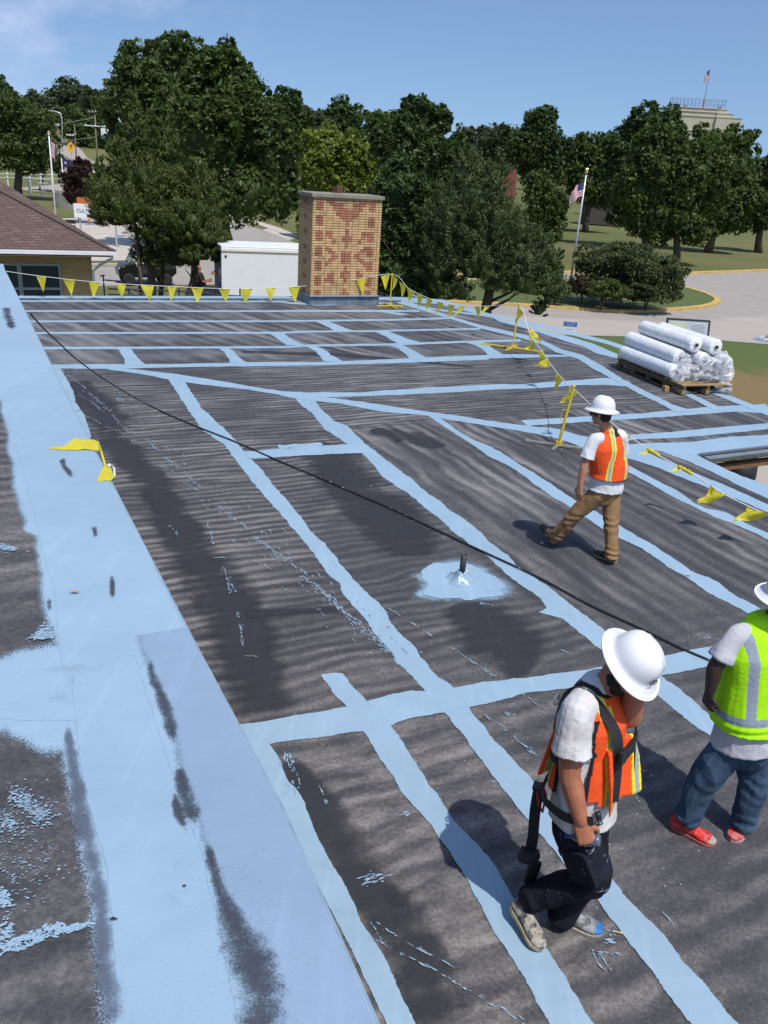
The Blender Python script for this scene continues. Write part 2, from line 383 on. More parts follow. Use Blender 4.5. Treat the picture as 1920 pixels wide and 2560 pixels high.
# --- paint: strips between two traced edges ------------------------------------------------
def resample(pts, step):
    seg = [0.]
    for a, c in zip(pts, pts[1:]): seg.append(seg[-1] + (c - a).length)
    T = seg[-1]; n = max(2, int(T / step) + 1); out = []
    j = 0
    for i in range(n):
        s = T * i / (n - 1)
        while j < len(pts) - 2 and seg[j + 1] < s: j += 1
        t = (s - seg[j]) / max(1e-6, seg[j + 1] - seg[j]); out.append(pts[j].lerp(pts[j + 1], min(1, max(0, t))))
    return out
class Paint:
    def __init__(s): s.V = []; s.F = []; s.c = []; s.r = []; s.k = 0; s.cuts = []
    def strip(s, A, B, z, rag=1., m=.05, step=.12, flush=False, jit=.015, seed=0):
        e_ = A[-1]; A = [hit(x, y, z) for x, y in A]; B = [hit(x, y, z) for x, y in B]
        if z == ROOF and e_[1] > 1500 and (e_[0] > 1900 or e_[1] > 2500): A.append(A[-1] - D1 * 6); B.append(B[-1] - D1 * 6)     # seams run on past the picture
        elif z == ROOF and e_[1] > 1500 and e_[0] > 1850: A.append(A[-1] + D2 * 2.6); B.append(B[-1] + D2 * 2.6)
        L_ = max(sum((q - p).length for p, q in zip(A, A[1:])), sum((q - p).length for p, q in zip(B, B[1:])))
        n = max(3, int(L_ / step)); st = lambda P: resample(P, sum((q - p).length for p, q in zip(P, P[1:])) / (n - 1) * .9999)[:n]
        A, B = st(A), st(B); n = min(len(A), len(B)); s.k += 1; dz = Vector((0, 0, .00016 * s.k + .0008))
        rows = []
        for i in range(n):
            a, b_ = A[i].copy(), B[i].copy(); w = b_ - a; wl = max(w.length, .01); w = w / wl
            ja = noise.noise(a * 1.9 + Vector((s.k * 7.1, 0, 0))) * jit; jb = noise.noise(b_ * 1.9 + Vector((0, s.k * 5.3, 3))) * jit
            a += w * ja; b_ += w * jb; mi = min(m, wl * .35)
            rows.append((a - w * mi, a + w * mi, (a + b_) / 2, b_ - w * mi, B[i] if flush else b_ + w * mi))
        def endrow(r, r2):
            t = (r[2] - r2[2]).normalized() * m; return tuple(p + t for p in r)
        rs = [(endrow(rows[0], rows[1]), 0.)] + [(r, 1.) for r in rows] + [(endrow(rows[-1], rows[-2]), 0.)]
        base = len(s.V)
        for r, k in rs:
            for p, c in zip(r, (0, 1, 1.0, 1, 1 if flush else 0)): s.V.append(tuple(p + dz)); s.c.append(c * k); s.r.append(rag)
        for i in range(len(rs) - 1):
            for j in range(4): q = base + i * 5 + j; s.F.append((q, q + 1, q + 6, q + 5))
    def line(s, pts, w, z, rag=1.3, m=None, step=.1, seed=0, mid=.8, wide=.75):
        """strip of given width (metres, or list) along a pixel polyline"""
        s.cuts.append(len(s.V)); P = [hit(x, y, z) for x, y in pts]; P = resample(P, step); n = len(P)
        s.k += 1; dz = Vector((0, 0, .00016 * s.k + .0008)); base = len(s.V); m_ = m
        for i, p in enumerate(P):
            t = (P[min(i + 1, n - 1)] - P[max(i - 1, 0)]).normalized(); q = Vector((t.y, -t.x, 0))
            f = i / (n - 1)
            ww = w if not isinstance(w, (list, tuple)) else np.interp(f, np.linspace(0, 1, len(w)), w)
            e = 0. if i in (0, n - 1) else 1.
            for k_, c in ((-1, 0), (-.5, mid), (0, 1.), (.5, mid), (1, 0)):
                s.V.append(tuple(p + q * (k_ * ww * wide) + dz)); s.c.append(c * e); s.r.append(rag)
        for i in range(n - 1):
            for j in range(4): a = base + i * 5 + j; s.F.append((a, a + 1, a + 6, a + 5))
    def blob(s, pts, z, rag=1., inset=.72, k=28, world=False):
        P = pts if world else [hit(x, y, z) for x, y in pts]
        P = resample(P + [P[0]], sum((a - b_).length for a, b_ in zip(P, P[1:] + P[:1])) / k)[:-1]; n = len(P); c = sum(P, Vector()) / n
        s.k += 1; dz = Vector((0, 0, .00016 * s.k + .0008)); base = len(s.V)
        s.V.append(tuple(c + dz)); s.c.append(1.); s.r.append(rag)
        for f, v in ((inset, 1.), (1.12, 0.)):
            for p in P: s.V.append(tuple(c + (p - c) * f + dz)); s.c.append(v); s.r.append(rag)
        for j in range(n):
            j2 = (j + 1) % n; s.F.append((base, base + 1 + j, base + 1 + j2, base)); s.F.append((base + 1 + j, base + 1 + n + j, base + 1 + n + j2, base + 1 + j2))
    def build_each(s, name, m, parent):
        V, F, c, r = s.V, s.F, s.c, s.r; cuts = s.cuts + [len(V)]
        for a, e in zip(cuts, cuts[1:]):
            q = Paint(); q.V = V[a:e]; q.c = c[a:e]; q.r = r[a:e]; q.F = [tuple(i - a for i in f) for f in F if a <= f[0] < e]; q.build(name, m, parent)
    def build(s, name, m, parent):
        F3 = []
        for f in s.F:
            if f[0] == f[3]: F3.append((f[0], f[1], f[2]))
            else: F3 += [(f[0], f[1], f[2]), (f[0], f[2], f[3])]
        return mesh_np(name, np.array(s.V), np.array(F3), m, parent, {'cov': ('FLOAT', np.array(s.c)), 'rag': ('FLOAT', np.array(s.r))})
def R(x0, y0, sc, pts): return [(x0 + x * sc, y0 + y * sc) for x, y in pts]
K = 0.42194
r1 = lambda *p: R(0, 740, K, p); r2 = lambda *p: R(600, 740, K, p); r3 = lambda *p: R(1220, 740, K, p)
r4 = lambda *p: R(0, 1300, K, p); r5 = lambda *p: R(600, 1300, K, p); r6 = lambda *p: R(1220, 1300, K, p)
r7 = lambda *p: R(0, 1860, K, p); r8 = lambda *p: R(600, 1860, K, p)
P = Paint(); P.k = 12; z = ROOF
def st(A, B, **k): P.strip(A, B, z, **k)
# long seams running away from us
st([(422, 947), (447, 989), (485, 1044), (502, 1073), (540, 1098), (561, 1111), (599, 1162), (633, 1208), (671, 1253), (722, 1308), (760, 1355), (786, 1384), (807, 1422), (845, 1456), (862, 1490), (895, 1528), (921, 1562), (950, 1600), (980, 1633), (997, 1663), (1030, 1688), (1068, 1735)],
   [(458, 950), (485, 989), (502, 1018), (527, 1040), (561, 1073), (591, 1103), (608, 1128), (627, 1145), (658, 1179), (679, 1208), (720, 1254), (760, 1300), (781, 1334), (815, 1363), (849, 1405), (874, 1435), (895, 1460), (921, 1486), (959, 1524), (971, 1549), (1001, 1583), (1035, 1616), (1064, 1654), (1085, 1684), (1110, 1701), (1145, 1728)])
st([(731, 990), (750, 1010), (786, 1040), (811, 1073), (870, 1111), (908, 1135), (942, 1170), (959, 1194), (992, 1217), (1030, 1242), (1073, 1280), (1106, 1301), (1132, 1329), (1182, 1369), (1220, 1390), (1241, 1410), (1271, 1439), (1309, 1469), (1334, 1481), (1366, 1515), (1380, 1536), (1410, 1549), (1448, 1579), (1490, 1617), (1515, 1631), (1560, 1668)],
   [(775, 985), (803, 1023), (836, 1052), (870, 1065), (895, 1090), (921, 1116), (954, 1141), (992, 1170), (1026, 1196), (1064, 1230), (1098, 1251), (1127, 1280), (1165, 1301), (1199, 1327), (1220, 1351), (1245, 1372), (1275, 1393), (1300, 1422), (1342, 1448), (1376, 1469), (1406, 1494), (1440, 1520), (1477, 1549), (1511, 1579), (1560, 1612), (1610, 1650)])
P.blob([(1345, 1531), (1368, 1519), (1395, 1528), (1410, 1549)], z, rag=1.2)
st([(1560, 1668), (1621, 1722), (1676, 1768), (1722, 1807), (1777, 1842), (1860, 1905), (1950, 1975)], [(1605, 1645), (1663, 1697), (1697, 1722), (1739, 1760), (1777, 1790), (1860, 1850), (1950, 1915)])
st([(1064, 1036), (1102, 1061), (1127, 1078), (1165, 1103), (1199, 1124), (1220, 1141), (1262, 1160), (1304, 1187), (1347, 1221), (1389, 1248), (1423, 1267), (1456, 1289), (1507, 1322), (1549, 1347), (1600, 1370), (1642, 1398), (1684, 1427), (1726, 1448), (1768, 1481), (1819, 1507), (1853, 1524), (1895, 1545), (1950, 1575)],
   [(1094, 1040), (1123, 1061), (1157, 1086), (1190, 1103), (1220, 1113), (1254, 1132), (1304, 1164), (1347, 1191), (1389, 1217), (1418, 1238), (1456, 1262), (1507, 1290), (1549, 1315), (1591, 1340), (1642, 1368), (1688, 1397), (1735, 1431), (1785, 1448), (1823, 1477), (1861, 1502), (1895, 1519), (1950, 1548)])
# seams under the warning line and along the right eave
st(r3((800, 990), (900, 1040), (1010, 1100), (1130, 1160), (1210, 1220), (1300, 1265), (1400, 1275), (1510, 1340), (1600, 1380), (1700, 1425)), r3((800, 1030), (900, 1080), (1000, 1135), (1120, 1205), (1250, 1265), (1350, 1312), (1440, 1345), (1540, 1390), (1600, 1415), (1700, 1465)))
st(r3((560, 830), (700, 850), (850, 885), (1000, 955), (1200, 1040), (1400, 1120), (1500, 1165), (1700, 1255)), r3((560, 912), (700, 950), (820, 960), (1000, 1015), (1100, 1058), (1200, 1098), (1350, 1155), (1500, 1215), (1700, 1305)))
st(r3((1190, 903), (1250, 950), (1440, 1043), (1659, 1127), (1900, 1230)), r3((980, 895), (1060, 935), (1200, 985), (1390, 1075), (1500, 1130), (1880, 1300)), jit=0.004)
st(r3((780, 880), (1020, 872), (1190, 868), (1400, 838), (1659, 822), (1900, 800)), r3((780, 925), (1000, 915), (1210, 938), (1240, 940), (1659, 885), (1900, 868)))
# the diagonal
st(r1((660, 425), (850, 440), (1060, 465), (1340, 510), (1500, 540)) + r2((80, 540), (250, 565), (370, 570), (520, 602), (800, 640), (1000, 670), (1110, 685), (1300, 712), (1500, 742)) + r3((100, 755), (250, 772), (400, 785), (560, 832), (700, 860)),
   r1((640, 435), (900, 475), (1000, 497), (1200, 525), (1500, 560)) + r2((80, 562), (200, 580), (310, 605), (430, 622), (600, 640), (860, 690), (1100, 708), (1200, 728), (1400, 760)) + r3((0, 772), (200, 802), (380, 838), (500, 875), (620, 925)))
# seams across
st(r1((300, 407), (600, 405), (1000, 404), (1400, 397)) + r2((0, 393), (500, 392), (1000, 370), (1480, 350)) + r3((0, 345), (330, 348), (520, 352)), r1((330, 430), (640, 434), (1000, 424), (1400, 418)) + r2((0, 419), (500, 410), (1000, 396), (1480, 378)) + r3((0, 371), (300, 365), (520, 360)))
st(r2((380, 573), (700, 573), (1100, 545), (1560, 522)) + r3((150, 528), (300, 515), (530, 500), (700, 485), (830, 505)), r2((400, 605), (850, 590), (1150, 577), (1400, 563)) + r3((0, 557), (300, 547), (530, 530), (700, 527), (840, 540)))
st(r3((200, 738), (430, 724), (560, 715), (740, 705), (900, 698), (1080, 680), (1280, 660), (1480, 650), (1640, 640)), r3((240, 770), (430, 757), (560, 748), (740, 738), (900, 727), (1080, 715), (1280, 700), (1480, 685), (1680, 700)))
st(r3((800, 835), (860, 822), (1060, 810), (1300, 785), (1659, 755), (1900, 735)), r3((800, 868), (860, 852), (1060, 845), (1300, 828), (1659, 790), (1900, 770)))
st(r1((60, 0), (1659, 1)) + r2((400, 0), (1000, 8)), r1((60, 14), (1659, 15)) + r2((400, 15), (1000, 28)), jit=.004)
st(r1((100, 27), (1659, 28)) + r2((300, 38), (500, 45), (700, 35), (900, 42)), r1((100, 36), (1659, 38)) + r2((300, 48), (500, 58), (700, 48), (900, 52)), jit=.01)
st(r1((120, 85), (1659, 86)) + r2((300, 84), (900, 84), (1060, 84)), r1((120, 96), (1659, 96)) + r2((300, 95), (900, 96), (1060, 95)), jit=.01)
st(r1((160, 146), (1659, 146)) + r2((400, 143), (900, 137), (1240, 127)), r1((160, 157), (1659, 156)) + r2((400, 154), (900, 148), (1240, 138)), jit=.01)
st(r1((200, 215), (1659, 214)) + r2((400, 207), (800, 204), (1420, 190)), r1((200, 227), (1659, 225)) + r2((400, 218), (800, 214), (1420, 201)), jit=.012)
st(r1((240, 303), (1659, 299)) + r2((400, 289), (900, 282), (1300, 268), (1659, 258)), r1((240, 318), (1659, 311)) + r2((400, 302), (900, 295), (1300, 280), (1659, 271)), jit=.015)
# short slanting laps in the far bays
st(r1((695, 312), (720, 345), (738, 380), (738, 410)), r1((772, 312), (800, 345), (825, 380), (870, 412)))
st(r1((1280, 305), (1330, 335), (1352, 365), (1360, 398)), r1((1350, 305), (1390, 335), (1420, 370), (1475, 398)))
st(r2((385, 298), (440, 325), (475, 355), (497, 388)), r2((450, 298), (510, 325), (545, 355), (610, 388)))
st(r2((880, 290), (940, 315), (980, 345), (1005, 374)), r2((955, 288), (1020, 318), (1070, 350), (1115, 370)))
st(r2((1320, 272), (1400, 295), (1445, 325), (1470, 355)), r2((1430, 272), (1480, 298), (1520, 325), (1570, 355)))
st(r2((155, 214), (200, 240), (235, 265), (275, 292)), r2((240, 214), (290, 242), (320, 265), (385, 292)))
st(r2((785, 207), (850, 235), (890, 258), (930, 280)), r2((860, 207), (930, 230), (980, 252), (1065, 275)))
st(r2((430, 148), (490, 170), (530, 190), (560, 210)), r2((510, 146), (560, 165), (620, 190), (685, 208)))
st(r2((780, 92), (860, 100), (940, 115)), r2((850, 88), (930, 100), (1010, 112)))
# near laps
st([(617, 1130), (727, 1121), (880, 1111)], [(625, 1148), (769, 1139), (910, 1133)])
P.strip([(700, 1115), (800, 1108)], [(700, 1124), (800, 1117)], z, rag=2.2)
st(r5((-60, 1225), (0, 1215), (300, 1170), (640, 1110), (750, 1080), (950, 1030), (1010, 1015), (1110, 1020), (1280, 1000), (1450, 960), (1659, 940)) + r6((200, 940), (480, 903), (700, 870), (1050, 805), (1200, 768), (1360, 750), (1600, 752)),
   r5((-40, 1370), (180, 1332), (400, 1300), (700, 1255), (900, 1217), (1000, 1180), (1220, 1146), (1380, 1110), (1500, 1080), (1659, 1045)) + r6((200, 1028), (480, 1005), (700, 975), (1050, 921), (1200, 890), (1320, 870), (1600, 850)), rag=.7)
st(r5((482, 932), (520, 1000), (580, 1060), (632, 1115)), r5((608, 915), (650, 975), (700, 1030), (752, 1085)), rag=.6)
st(r5((700, 1215), (790, 1350), (840, 1440), (920, 1530), (950, 1600)) + r8((950, 280), (1020, 360), (1100, 450), (1170, 560), (1250, 660), (1320, 760), (1400, 900)) + [(1224, 2313), (1271, 2378), (1312, 2450), (1385, 2580)],
   r5((860, 1185), (960, 1320), (1010, 1410), (1080, 1500), (1120, 1580)) + r8((1150, 270), (1220, 360), (1270, 450), (1340, 540), (1440, 650), (1530, 760), (1600, 880)) + [(1310, 2290), (1363, 2359), (1391, 2406), (1424, 2450), (1495, 2580)], rag=.7)
st(r5((1180, 1110), (1310, 1260), (1380, 1360)) + [(1210, 1914), (1243, 1960), (1280, 2002), (1312, 2044), (1345, 2086), (1377, 2118), (1420, 2170), (1484, 2230), (1521, 2281), (1558, 2332), (1595, 2383), (1642, 2450), (1735, 2580)],
   r5((1330, 1080), (1430, 1200), (1500, 1300)) + [(1252, 1868), (1289, 1909), (1322, 1942), (1360, 1993), (1400, 2050), (1450, 2105), (1507, 2165), (1544, 2216), (1591, 2271), (1642, 2318), (1674, 2359), (1707, 2406), (1753, 2450), (1860, 2580)], rag=.7)
st(r5((-40, 1220), (50, 1330), (100, 1430), (150, 1540)) + r8((170, 280), (280, 490), (360, 640), (430, 790), (540, 1000), (650, 1200), (760, 1450), (880, 1720)),
   r5((150, 1300), (240, 1420), (260, 1500), (300, 1590)) + r8((330, 270), (400, 380), (440, 520), (520, 680), (600, 820), (650, 900), (720, 1080), (800, 1180), (870, 1290), (930, 1430), (1000, 1580), (1060, 1720)), rag=.8)
st(r1((200, 380), (300, 560), (400, 760), (500, 950)), r1((362, 432), (420, 540), (452, 640), (498, 700), (540, 830)), rag=1.2)
# seams parallel to the right eave, far side
st(r2((960, 8), (1200, 22)) + r3((0, 103), (330, 172), (560, 230), (700, 262), (790, 290), (900, 345), (1370, 568), (1659, 680), (1900, 780)), r2((960, 40), (1200, 50)) + r3((0, 122), (330, 190), (560, 250), (690, 282), (780, 312), (900, 372), (1350, 590), (1659, 712), (1900, 815)), jit=.004)
st(r2((1000, 50), (1200, 82), (1500, 118)) + r3((60, 138), (280, 188), (500, 248), (620, 283), (765, 345)), r2((1000, 58), (1200, 92), (1500, 130)) + r3((60, 152), (260, 204), (450, 267), (560, 300), (640, 342), (760, 372)))
st(r2((1000, 35), (1200, 105), (1400, 168)) + r3((0, 185), (250, 240), (330, 268), (440, 320), (560, 350), (700, 430), (800, 497), (900, 548), (1000, 598), (1100, 648), (1220, 682)), r2((920, 40), (1130, 102), (1380, 180)) + r3((0, 205), (200, 252), (330, 292), (400, 335), (540, 378), (620, 432), (720, 485), (800, 530), (900, 583), (1000, 630), (1110, 690)))
st(r3((900, 410), (1060, 500), (1220, 588), (1360, 655), (1420, 680)), r3((880, 430), (1000, 500), (1170, 590), (1290, 655), (1340, 680)), jit=.01)
# around the vent pipe
P.blob(r5((1070, 300), (1120, 275), (1160, 253), (1200, 262), (1290, 250), (1370, 268), (1430, 305), (1520, 340), (1545, 370), (1575, 400), (1545, 425), (1565, 452), (1430, 465), (1340, 487), (1300, 470), (1190, 472), (1070, 445), (1115, 385), (1075, 355)), z, rag=.8, inset=.86, k=60)
paint = P.build('seam_coating', M_BLUE, bld)
O_ = Paint(); O_.k = 10
O_.blob(r5((1020, 330), (1090, 290), (1150, 235), (1290, 225), (1400, 250), (1480, 290), (1580, 350), (1640, 420), (1590, 480), (1430, 490), (1190, 500), (1010, 460), (1060, 400)), z, rag=1., inset=.62, k=40)
O_.build('pipe_overspray', M_SPRAY, bld)
# drips, dragged brush marks
Q = Paint(); Q.k = 62
rf = random.Random(31)
def dr(pts, w_, rag=1.7):
    """a dragged, broken brush mark: many short flecks along the path"""
    Pw = [hit(x, y, z) for x, y in pts]; T_ = sum((q - p).length for p, q in zip(Pw, Pw[1:])); ps = resample(Pw, .03); n = max(2, int(T_ / .032 * (1 + w_ * 30)))
    for i in range(n):
        j = rf.randrange(0, max(1, len(ps) - 1)); t = (ps[min(j + 1, len(ps) - 1)] - ps[j]); t = t.normalized() if t.length > 1e-6 else Vector((1, 0, 0)); q = Vector((t.y, -t.x, 0)); c = ps[j] + q * rf.gauss(0, w_ * .42); L_ = rf.uniform(.008, .055) * (1 + w_ * 4); hw_ = rf.uniform(.0012, .0042) * (1 + w_ * 6); Q.k = 62 + (Q.k - 61) % 24; dz = Vector((0, 0, .00016 * Q.k + .0008)); t2 = (t + q * rf.gauss(0, .12)).normalized(); q2 = Vector((t2.y, -t2.x, 0)); b0_ = len(Q.V)
        for k_ in range(5):
            f_ = k_ / 4 - .5; hh = hw_ * (1 - (2 * f_) ** 2) * rf.uniform(.5, 1.3) + .0004
            for s_ in (-1, 1): Q.V.append(tuple(c + t2 * L_ * f_ + q2 * s_ * hh + dz)); Q.c.append(1.); Q.r.append(.3)
        for k_ in range(4): a_ = b0_ + k_ * 2; Q.F.append((a_, a_ + 1, a_ + 3, a_ + 2))
for p, w_ in ((r1((400, 470), (450, 505), (510, 555)), .03), (r1((530, 580), (600, 640), (655, 690)), .05), (r1((470, 590), (540, 630), (610, 690)), .025), (r1((500, 710), (560, 740), (600, 765)), .025), (r1((630, 780), (690, 800), (760, 840)), .022),
              (r1((670, 710), (720, 770), (770, 815)), .035), (r1((770, 800), (830, 840)), .02), (r1((860, 850), (930, 912)), .05), (r1((870, 905), (910, 905), (940, 915)), .03), (r1((980, 960), (1080, 1040), (1190, 1140)), .04), (r1((1090, 1110), (1180, 1165)), .03),
              (r1((1285, 1250), (1350, 1255), (1430, 1250)), .022), (r1((1300, 1255), (1370, 1310), (1480, 1390)), .035), (r1((1510, 1440), (1590, 1490), (1659, 1560)), .04), (r1((1230, 1345), (1245, 1400), (1265, 1480)), .025), (r1((1010, 1370), (1055, 1425)), .02), (r1((1380, 1450), (1430, 1490)), .025),
              (r1((1255, 1555), (1300, 1558), (1345, 1556)), .018), (r5((90, 110), (230, 210), (390, 330)), .04), (r5((370, 340), (500, 440), (640, 580), (780, 700), (885, 800)), .055), (r5((440, 380), (560, 500), (700, 610), (900, 790)), .03), (r5((890, 535), (970, 585)), .018), (r5((1020, 615), (1140, 695)), .018),
              (r5((1230, 750), (1380, 850), (1530, 940)), .018), (r4((1315, 275), (1360, 370), (1405, 445)), .016), (r4((1350, 380), (1365, 445)), .025), (r4((1408, 560), (1430, 660), (1442, 765)), .02), (r4((1445, 812), (1540, 818)), .012), (r4((1255, 228), (1345, 230)), .014), (r8((780, 1160), (1000, 1270), (1250, 1405), (1600, 1600), (1720, 1690)), .013),
              (r8((820, 1070), (1000, 1190), (1280, 1335)), .016), (r8((475, 265), (495, 310), (520, 372)), .018), (r6((0, 905), (45, 935)), .03), (r6((210, 1040), (360, 1140)), .012), (r6((0, 1170), (140, 1275), (290, 1410)), .022), (r6((440, 780), (550, 825)), .008), (r6((880, 1460), (990, 1540)), .008),
              (r6((30, 1560), (80, 1550)), .012), (r6((120, 1150), (175, 1180)), .03), (r5((1500, 1555), (1545, 1550)), .012), ([(1660, 2290), (1700, 2335)], .008), ([(1480, 2380), (1500, 2420), (1530, 2450)], .008), (r2((735, 1130), (775, 1133), (780, 1122)), .012), (r3((1310, 825), (1350, 850)), .05), (r5((780, 365), (880, 375)), .008), (r8((780, 1070), (850, 1190)), .01), (r5((1430, 500), (1515, 512)), .07), (r8((725, 815), (790, 790), (910, 775)), .05), (r8((735, 830), (800, 800), (870, 790)), .05), (r8((930, 420), (970, 435), (1020, 410)), .03), (r6((1285, 700), (1375, 706)), .05), (r1((695, 603), (725, 627)), .07), (r1((955, 1010), (990, 1025)), .05), ([(1512, 2350), (1558, 2358)], .045), ([(1520, 2340), (1550, 2345)], .04), ([(1500, 2383), (1558, 2392)], .02), ([(1510, 2400), (1540, 2440)], .012)):
    dr(p, w_)
rs = random.Random(5)
for i in range(90):      # loose flecks beside the dragged marks
    t = rs.random(); x = lerp(160, 990, t) + rs.gauss(0, 38 * (.4 + t)); y = lerp(900, 1650, t) + rs.gauss(0, 22)
    L_ = rs.uniform(6, 20); dr([(x, y), (x + L_ * .8, y + L_ * .75)], rs.uniform(.006, .02))
for i in range(26):
    t = rs.random(); x = 715 + rs.gauss(0, 12) + t * 25; y = 1880 + t * 110; dr([(x, y), (x + rs.uniform(2, 9), y + rs.uniform(6, 22))], rs.uniform(.006, .02), 2.)
tag(Q.build('paint_drips', M_BLUE, bld), kind='stuff')
# wetter, darker patches where primer pooled
W = Paint(); W.k = 0
def wet(pts, w_): W.line(pts, w_, z, rag=1., mid=.66, wide=.95)
wet(r1((420, 500), (520, 620), (640, 720), (680, 860), (800, 1000), (900, 1100), (960, 1200), (1040, 1330), (1120, 1460), (1200, 1590)) + r4((1290, 430), (1370, 560), (1420, 720), (1500, 900), (1560, 1050), (1600, 1150)), [.35, .45, .5, .45, .34, .34, .42, .34, .36, .42, .45, .42, .4, .45])
wet(r2((380, 880), (500, 930), (620, 1060), (740, 1200), (860, 1320), (950, 1450), (1040, 1560)), [.5, .6, .6, .7, .7, .6, .4])
wet(r2((760, 800), (1000, 830), (1200, 900)), [.3, .5, .2])
wet(r5((1240, 480), (1380, 560), (1500, 680), (1640, 800)) + r6((150, 800), (300, 900)), [.3, .5, .6, .5, .3])
wet(r8((240, 60), (330, 160), (430, 330), (560, 500), (650, 700), (740, 850), (900, 1000), (1050, 1200), (1130, 1450), (1200, 1700)), [.12, .17, .24, .24, .24, .24, .25, .22, .25, .3])
wet(r8((860, 850), (960, 900), (1020, 1000)), [.1, .16, .12])
wet(r2((0, 330), (600, 350), (1400, 420)), [.2, .25, .2]); wet(r5((0, 560), (300, 545), (600, 530)), .1)
W.build_each('dark_primer_patch', M_WET, bld)

# --- upper roof on the left ------------------------------------------------------------------
ue = [hit(*p, UPPER) for p in ((14, 680), (150, 960), (500, 1638), (700, 2013), (940, 2560))]
ue.append(ue[-1] + (ue[-1] - ue[0]).normalized() * 4.5)
far_l = ue[0] + Vector((-9.6, -4.4, 0)); near_l = ue[-1] + Vector((-8, -3.7, 0))
po = ue + [near_l, far_l]; b = MB(); n_ = len(po); T = Vector((0, 0, .14))
b.add(po, [tuple(range(n_))]); b.add([p - T for p in po], [tuple(range(n_ - 1, -1, -1))])
for i in range(n_): p, q = po[i], po[(i + 1) % n_]; b.quad(q, p, p - T, q - T)
b.build('upper_roof_deck', M_ROOF, bld, recalc=False)
b = MB()
for i in range(n_):
    p, q = po[i], po[(i + 1) % n_]; e = (q - p).normalized(); inn = Vector((-e.y, e.x, 0)) * -.3
    if (sum(po, Vector()) / n_ - p).dot(inn) < 0: inn = -inn
    p2, q2 = p + inn, q + inn; b.quad(Vector((p2.x, p2.y, ROOF)), Vector((q2.x, q2.y, ROOF)), q2 - T, p2 - T)
b.build('step_wall', M_BRICKWALL, bld, recalc=False)
U = Paint(); zu = UPPER
edge = [(8, 660), (14, 680), (150, 960), (500, 1638), (700, 2013), (940, 2560), (1010, 2700)]
U.strip([(-140, 670), (-60, 850), (0, 1014), (17, 1078), (25, 1141), (34, 1204), (46, 1268), (58, 1331), (95, 1342), (92, 1373), (101, 1440), (110, 1490), (116, 1536), (124, 1580), (134, 1640), (150, 1760), (162, 1880), (172, 1965), (182, 2060), (205, 2140), (222, 2200), (232, 2360), (250, 2560), (262, 2700)], edge, zu, rag=.8, m=.035, jit=.02, flush=True)
U.strip([(-120, 1690), (0, 1650), (42, 1633), (127, 1610), (250, 1600)], [(-120, 1850), (0, 1819), (63, 1882), (127, 1878), (250, 1885)], zu, rag=1.3, m=.06, jit=.02)
up1 = U.build('upper_coating', M_SPRAY, bld)
# crisp brushed top coat over the sprayed band
U2 = Paint(); U2.k = 6
U2.strip([(-60, 760), (-20, 900), (40, 1100), (90, 1300), (135, 1480), (150, 1600), (165, 1700)], [(8, 672), (148, 960), (330, 1310), (470, 1585), (380, 1640), (330, 1700), (300, 1740)], zu, rag=.3, m=.03)
U2.strip([(180, 1700), (205, 1960), (245, 2120), (272, 2260), (290, 2560), (295, 2700)], [(330, 1640), (420, 1900), (500, 2120), (530, 2230), (600, 2560), (625, 2700)], zu, rag=.5, m=.04)
U2.strip([(-80, 1700), (60, 1675), (160, 1668)], [(-80, 1790), (60, 1800), (180, 1800)], zu, rag=.6, m=.03)
U2.build('upper_top_coat', M_BLUE, bld)
G = Paint(); G.k = 14
G.strip(r4((830, 700), (880, 850), (960, 1050), (1050, 1300), (1120, 1600)) + r7((1200, 560), (1290, 800), (1380, 1000), (1480, 1200), (1600, 1600), (1650, 1760)), [(469, 1575), (500, 1641), (700, 2015), (820, 2290), (937, 2560), (990, 2680)], zu, rag=1., m=.03, flush=True)
G.build('thin_edge_coating', M_GREYBLUE, bld)
D = Paint(); D.k = 20
def dk(pts, w_): w_ = [q * .66 for q in w_] if isinstance(w_, list) else w_ * .7; D.line(pts, w_, zu, rag=1., mid=.62, wide=1.15, step=.05)
dk(r4((890, 830), (900, 930), (940, 1010), (980, 1110), (1010, 1220), (1035, 1330)), [.015, .035, .035, .045, .04, .02])
dk(r7((1050, 130), (1085, 260), (1130, 400), (1160, 500)), [.02, .04, .05, .03]); dk(r7((1210, 580), (1250, 660), (1262, 760), (1300, 880), (1370, 1020), (1440, 1180), (1500, 1380), (1560, 1600), (1590, 1760)), [.015, .03, .03, .045, .075, .1, .1, .1, .1])
dk(r7((1030, 280), (1060, 430), (1120, 540)), [.015, .03, .02])
dk(r4((555, 40), (572, 110)), .02); dk(r4((600, 320), (640, 360)), .022); dk(r4((660, 320), (670, 480)), .02); dk(r4((285, 460), (300, 560)), .02)
dk(r1((35, 70), (50, 130), (75, 190)), .08); dk(r1((60, 150), (75, 200)), .05); dk(r1((370, 960), (380, 1010), (430, 1080)), .03)
dk([(500, 1240 + 860), (506, 2108)], .012)
D.build_each('worn_streak', M_WET2, bld)
D = Paint(); D.k = 34
dk(r7((400, -100), (430, 120), (470, 330), (490, 480), (530, 620), (580, 800), (600, 1000), (605, 1200), (625, 1400), (690, 1700)), [.012, .035, .035, .04, .045, .045, .04, .04, .05, .055])
D.build_each('worn_streak', M_WET3, bld)
C_ = Paint(); C_.k = 44
rg = random.Random(77)
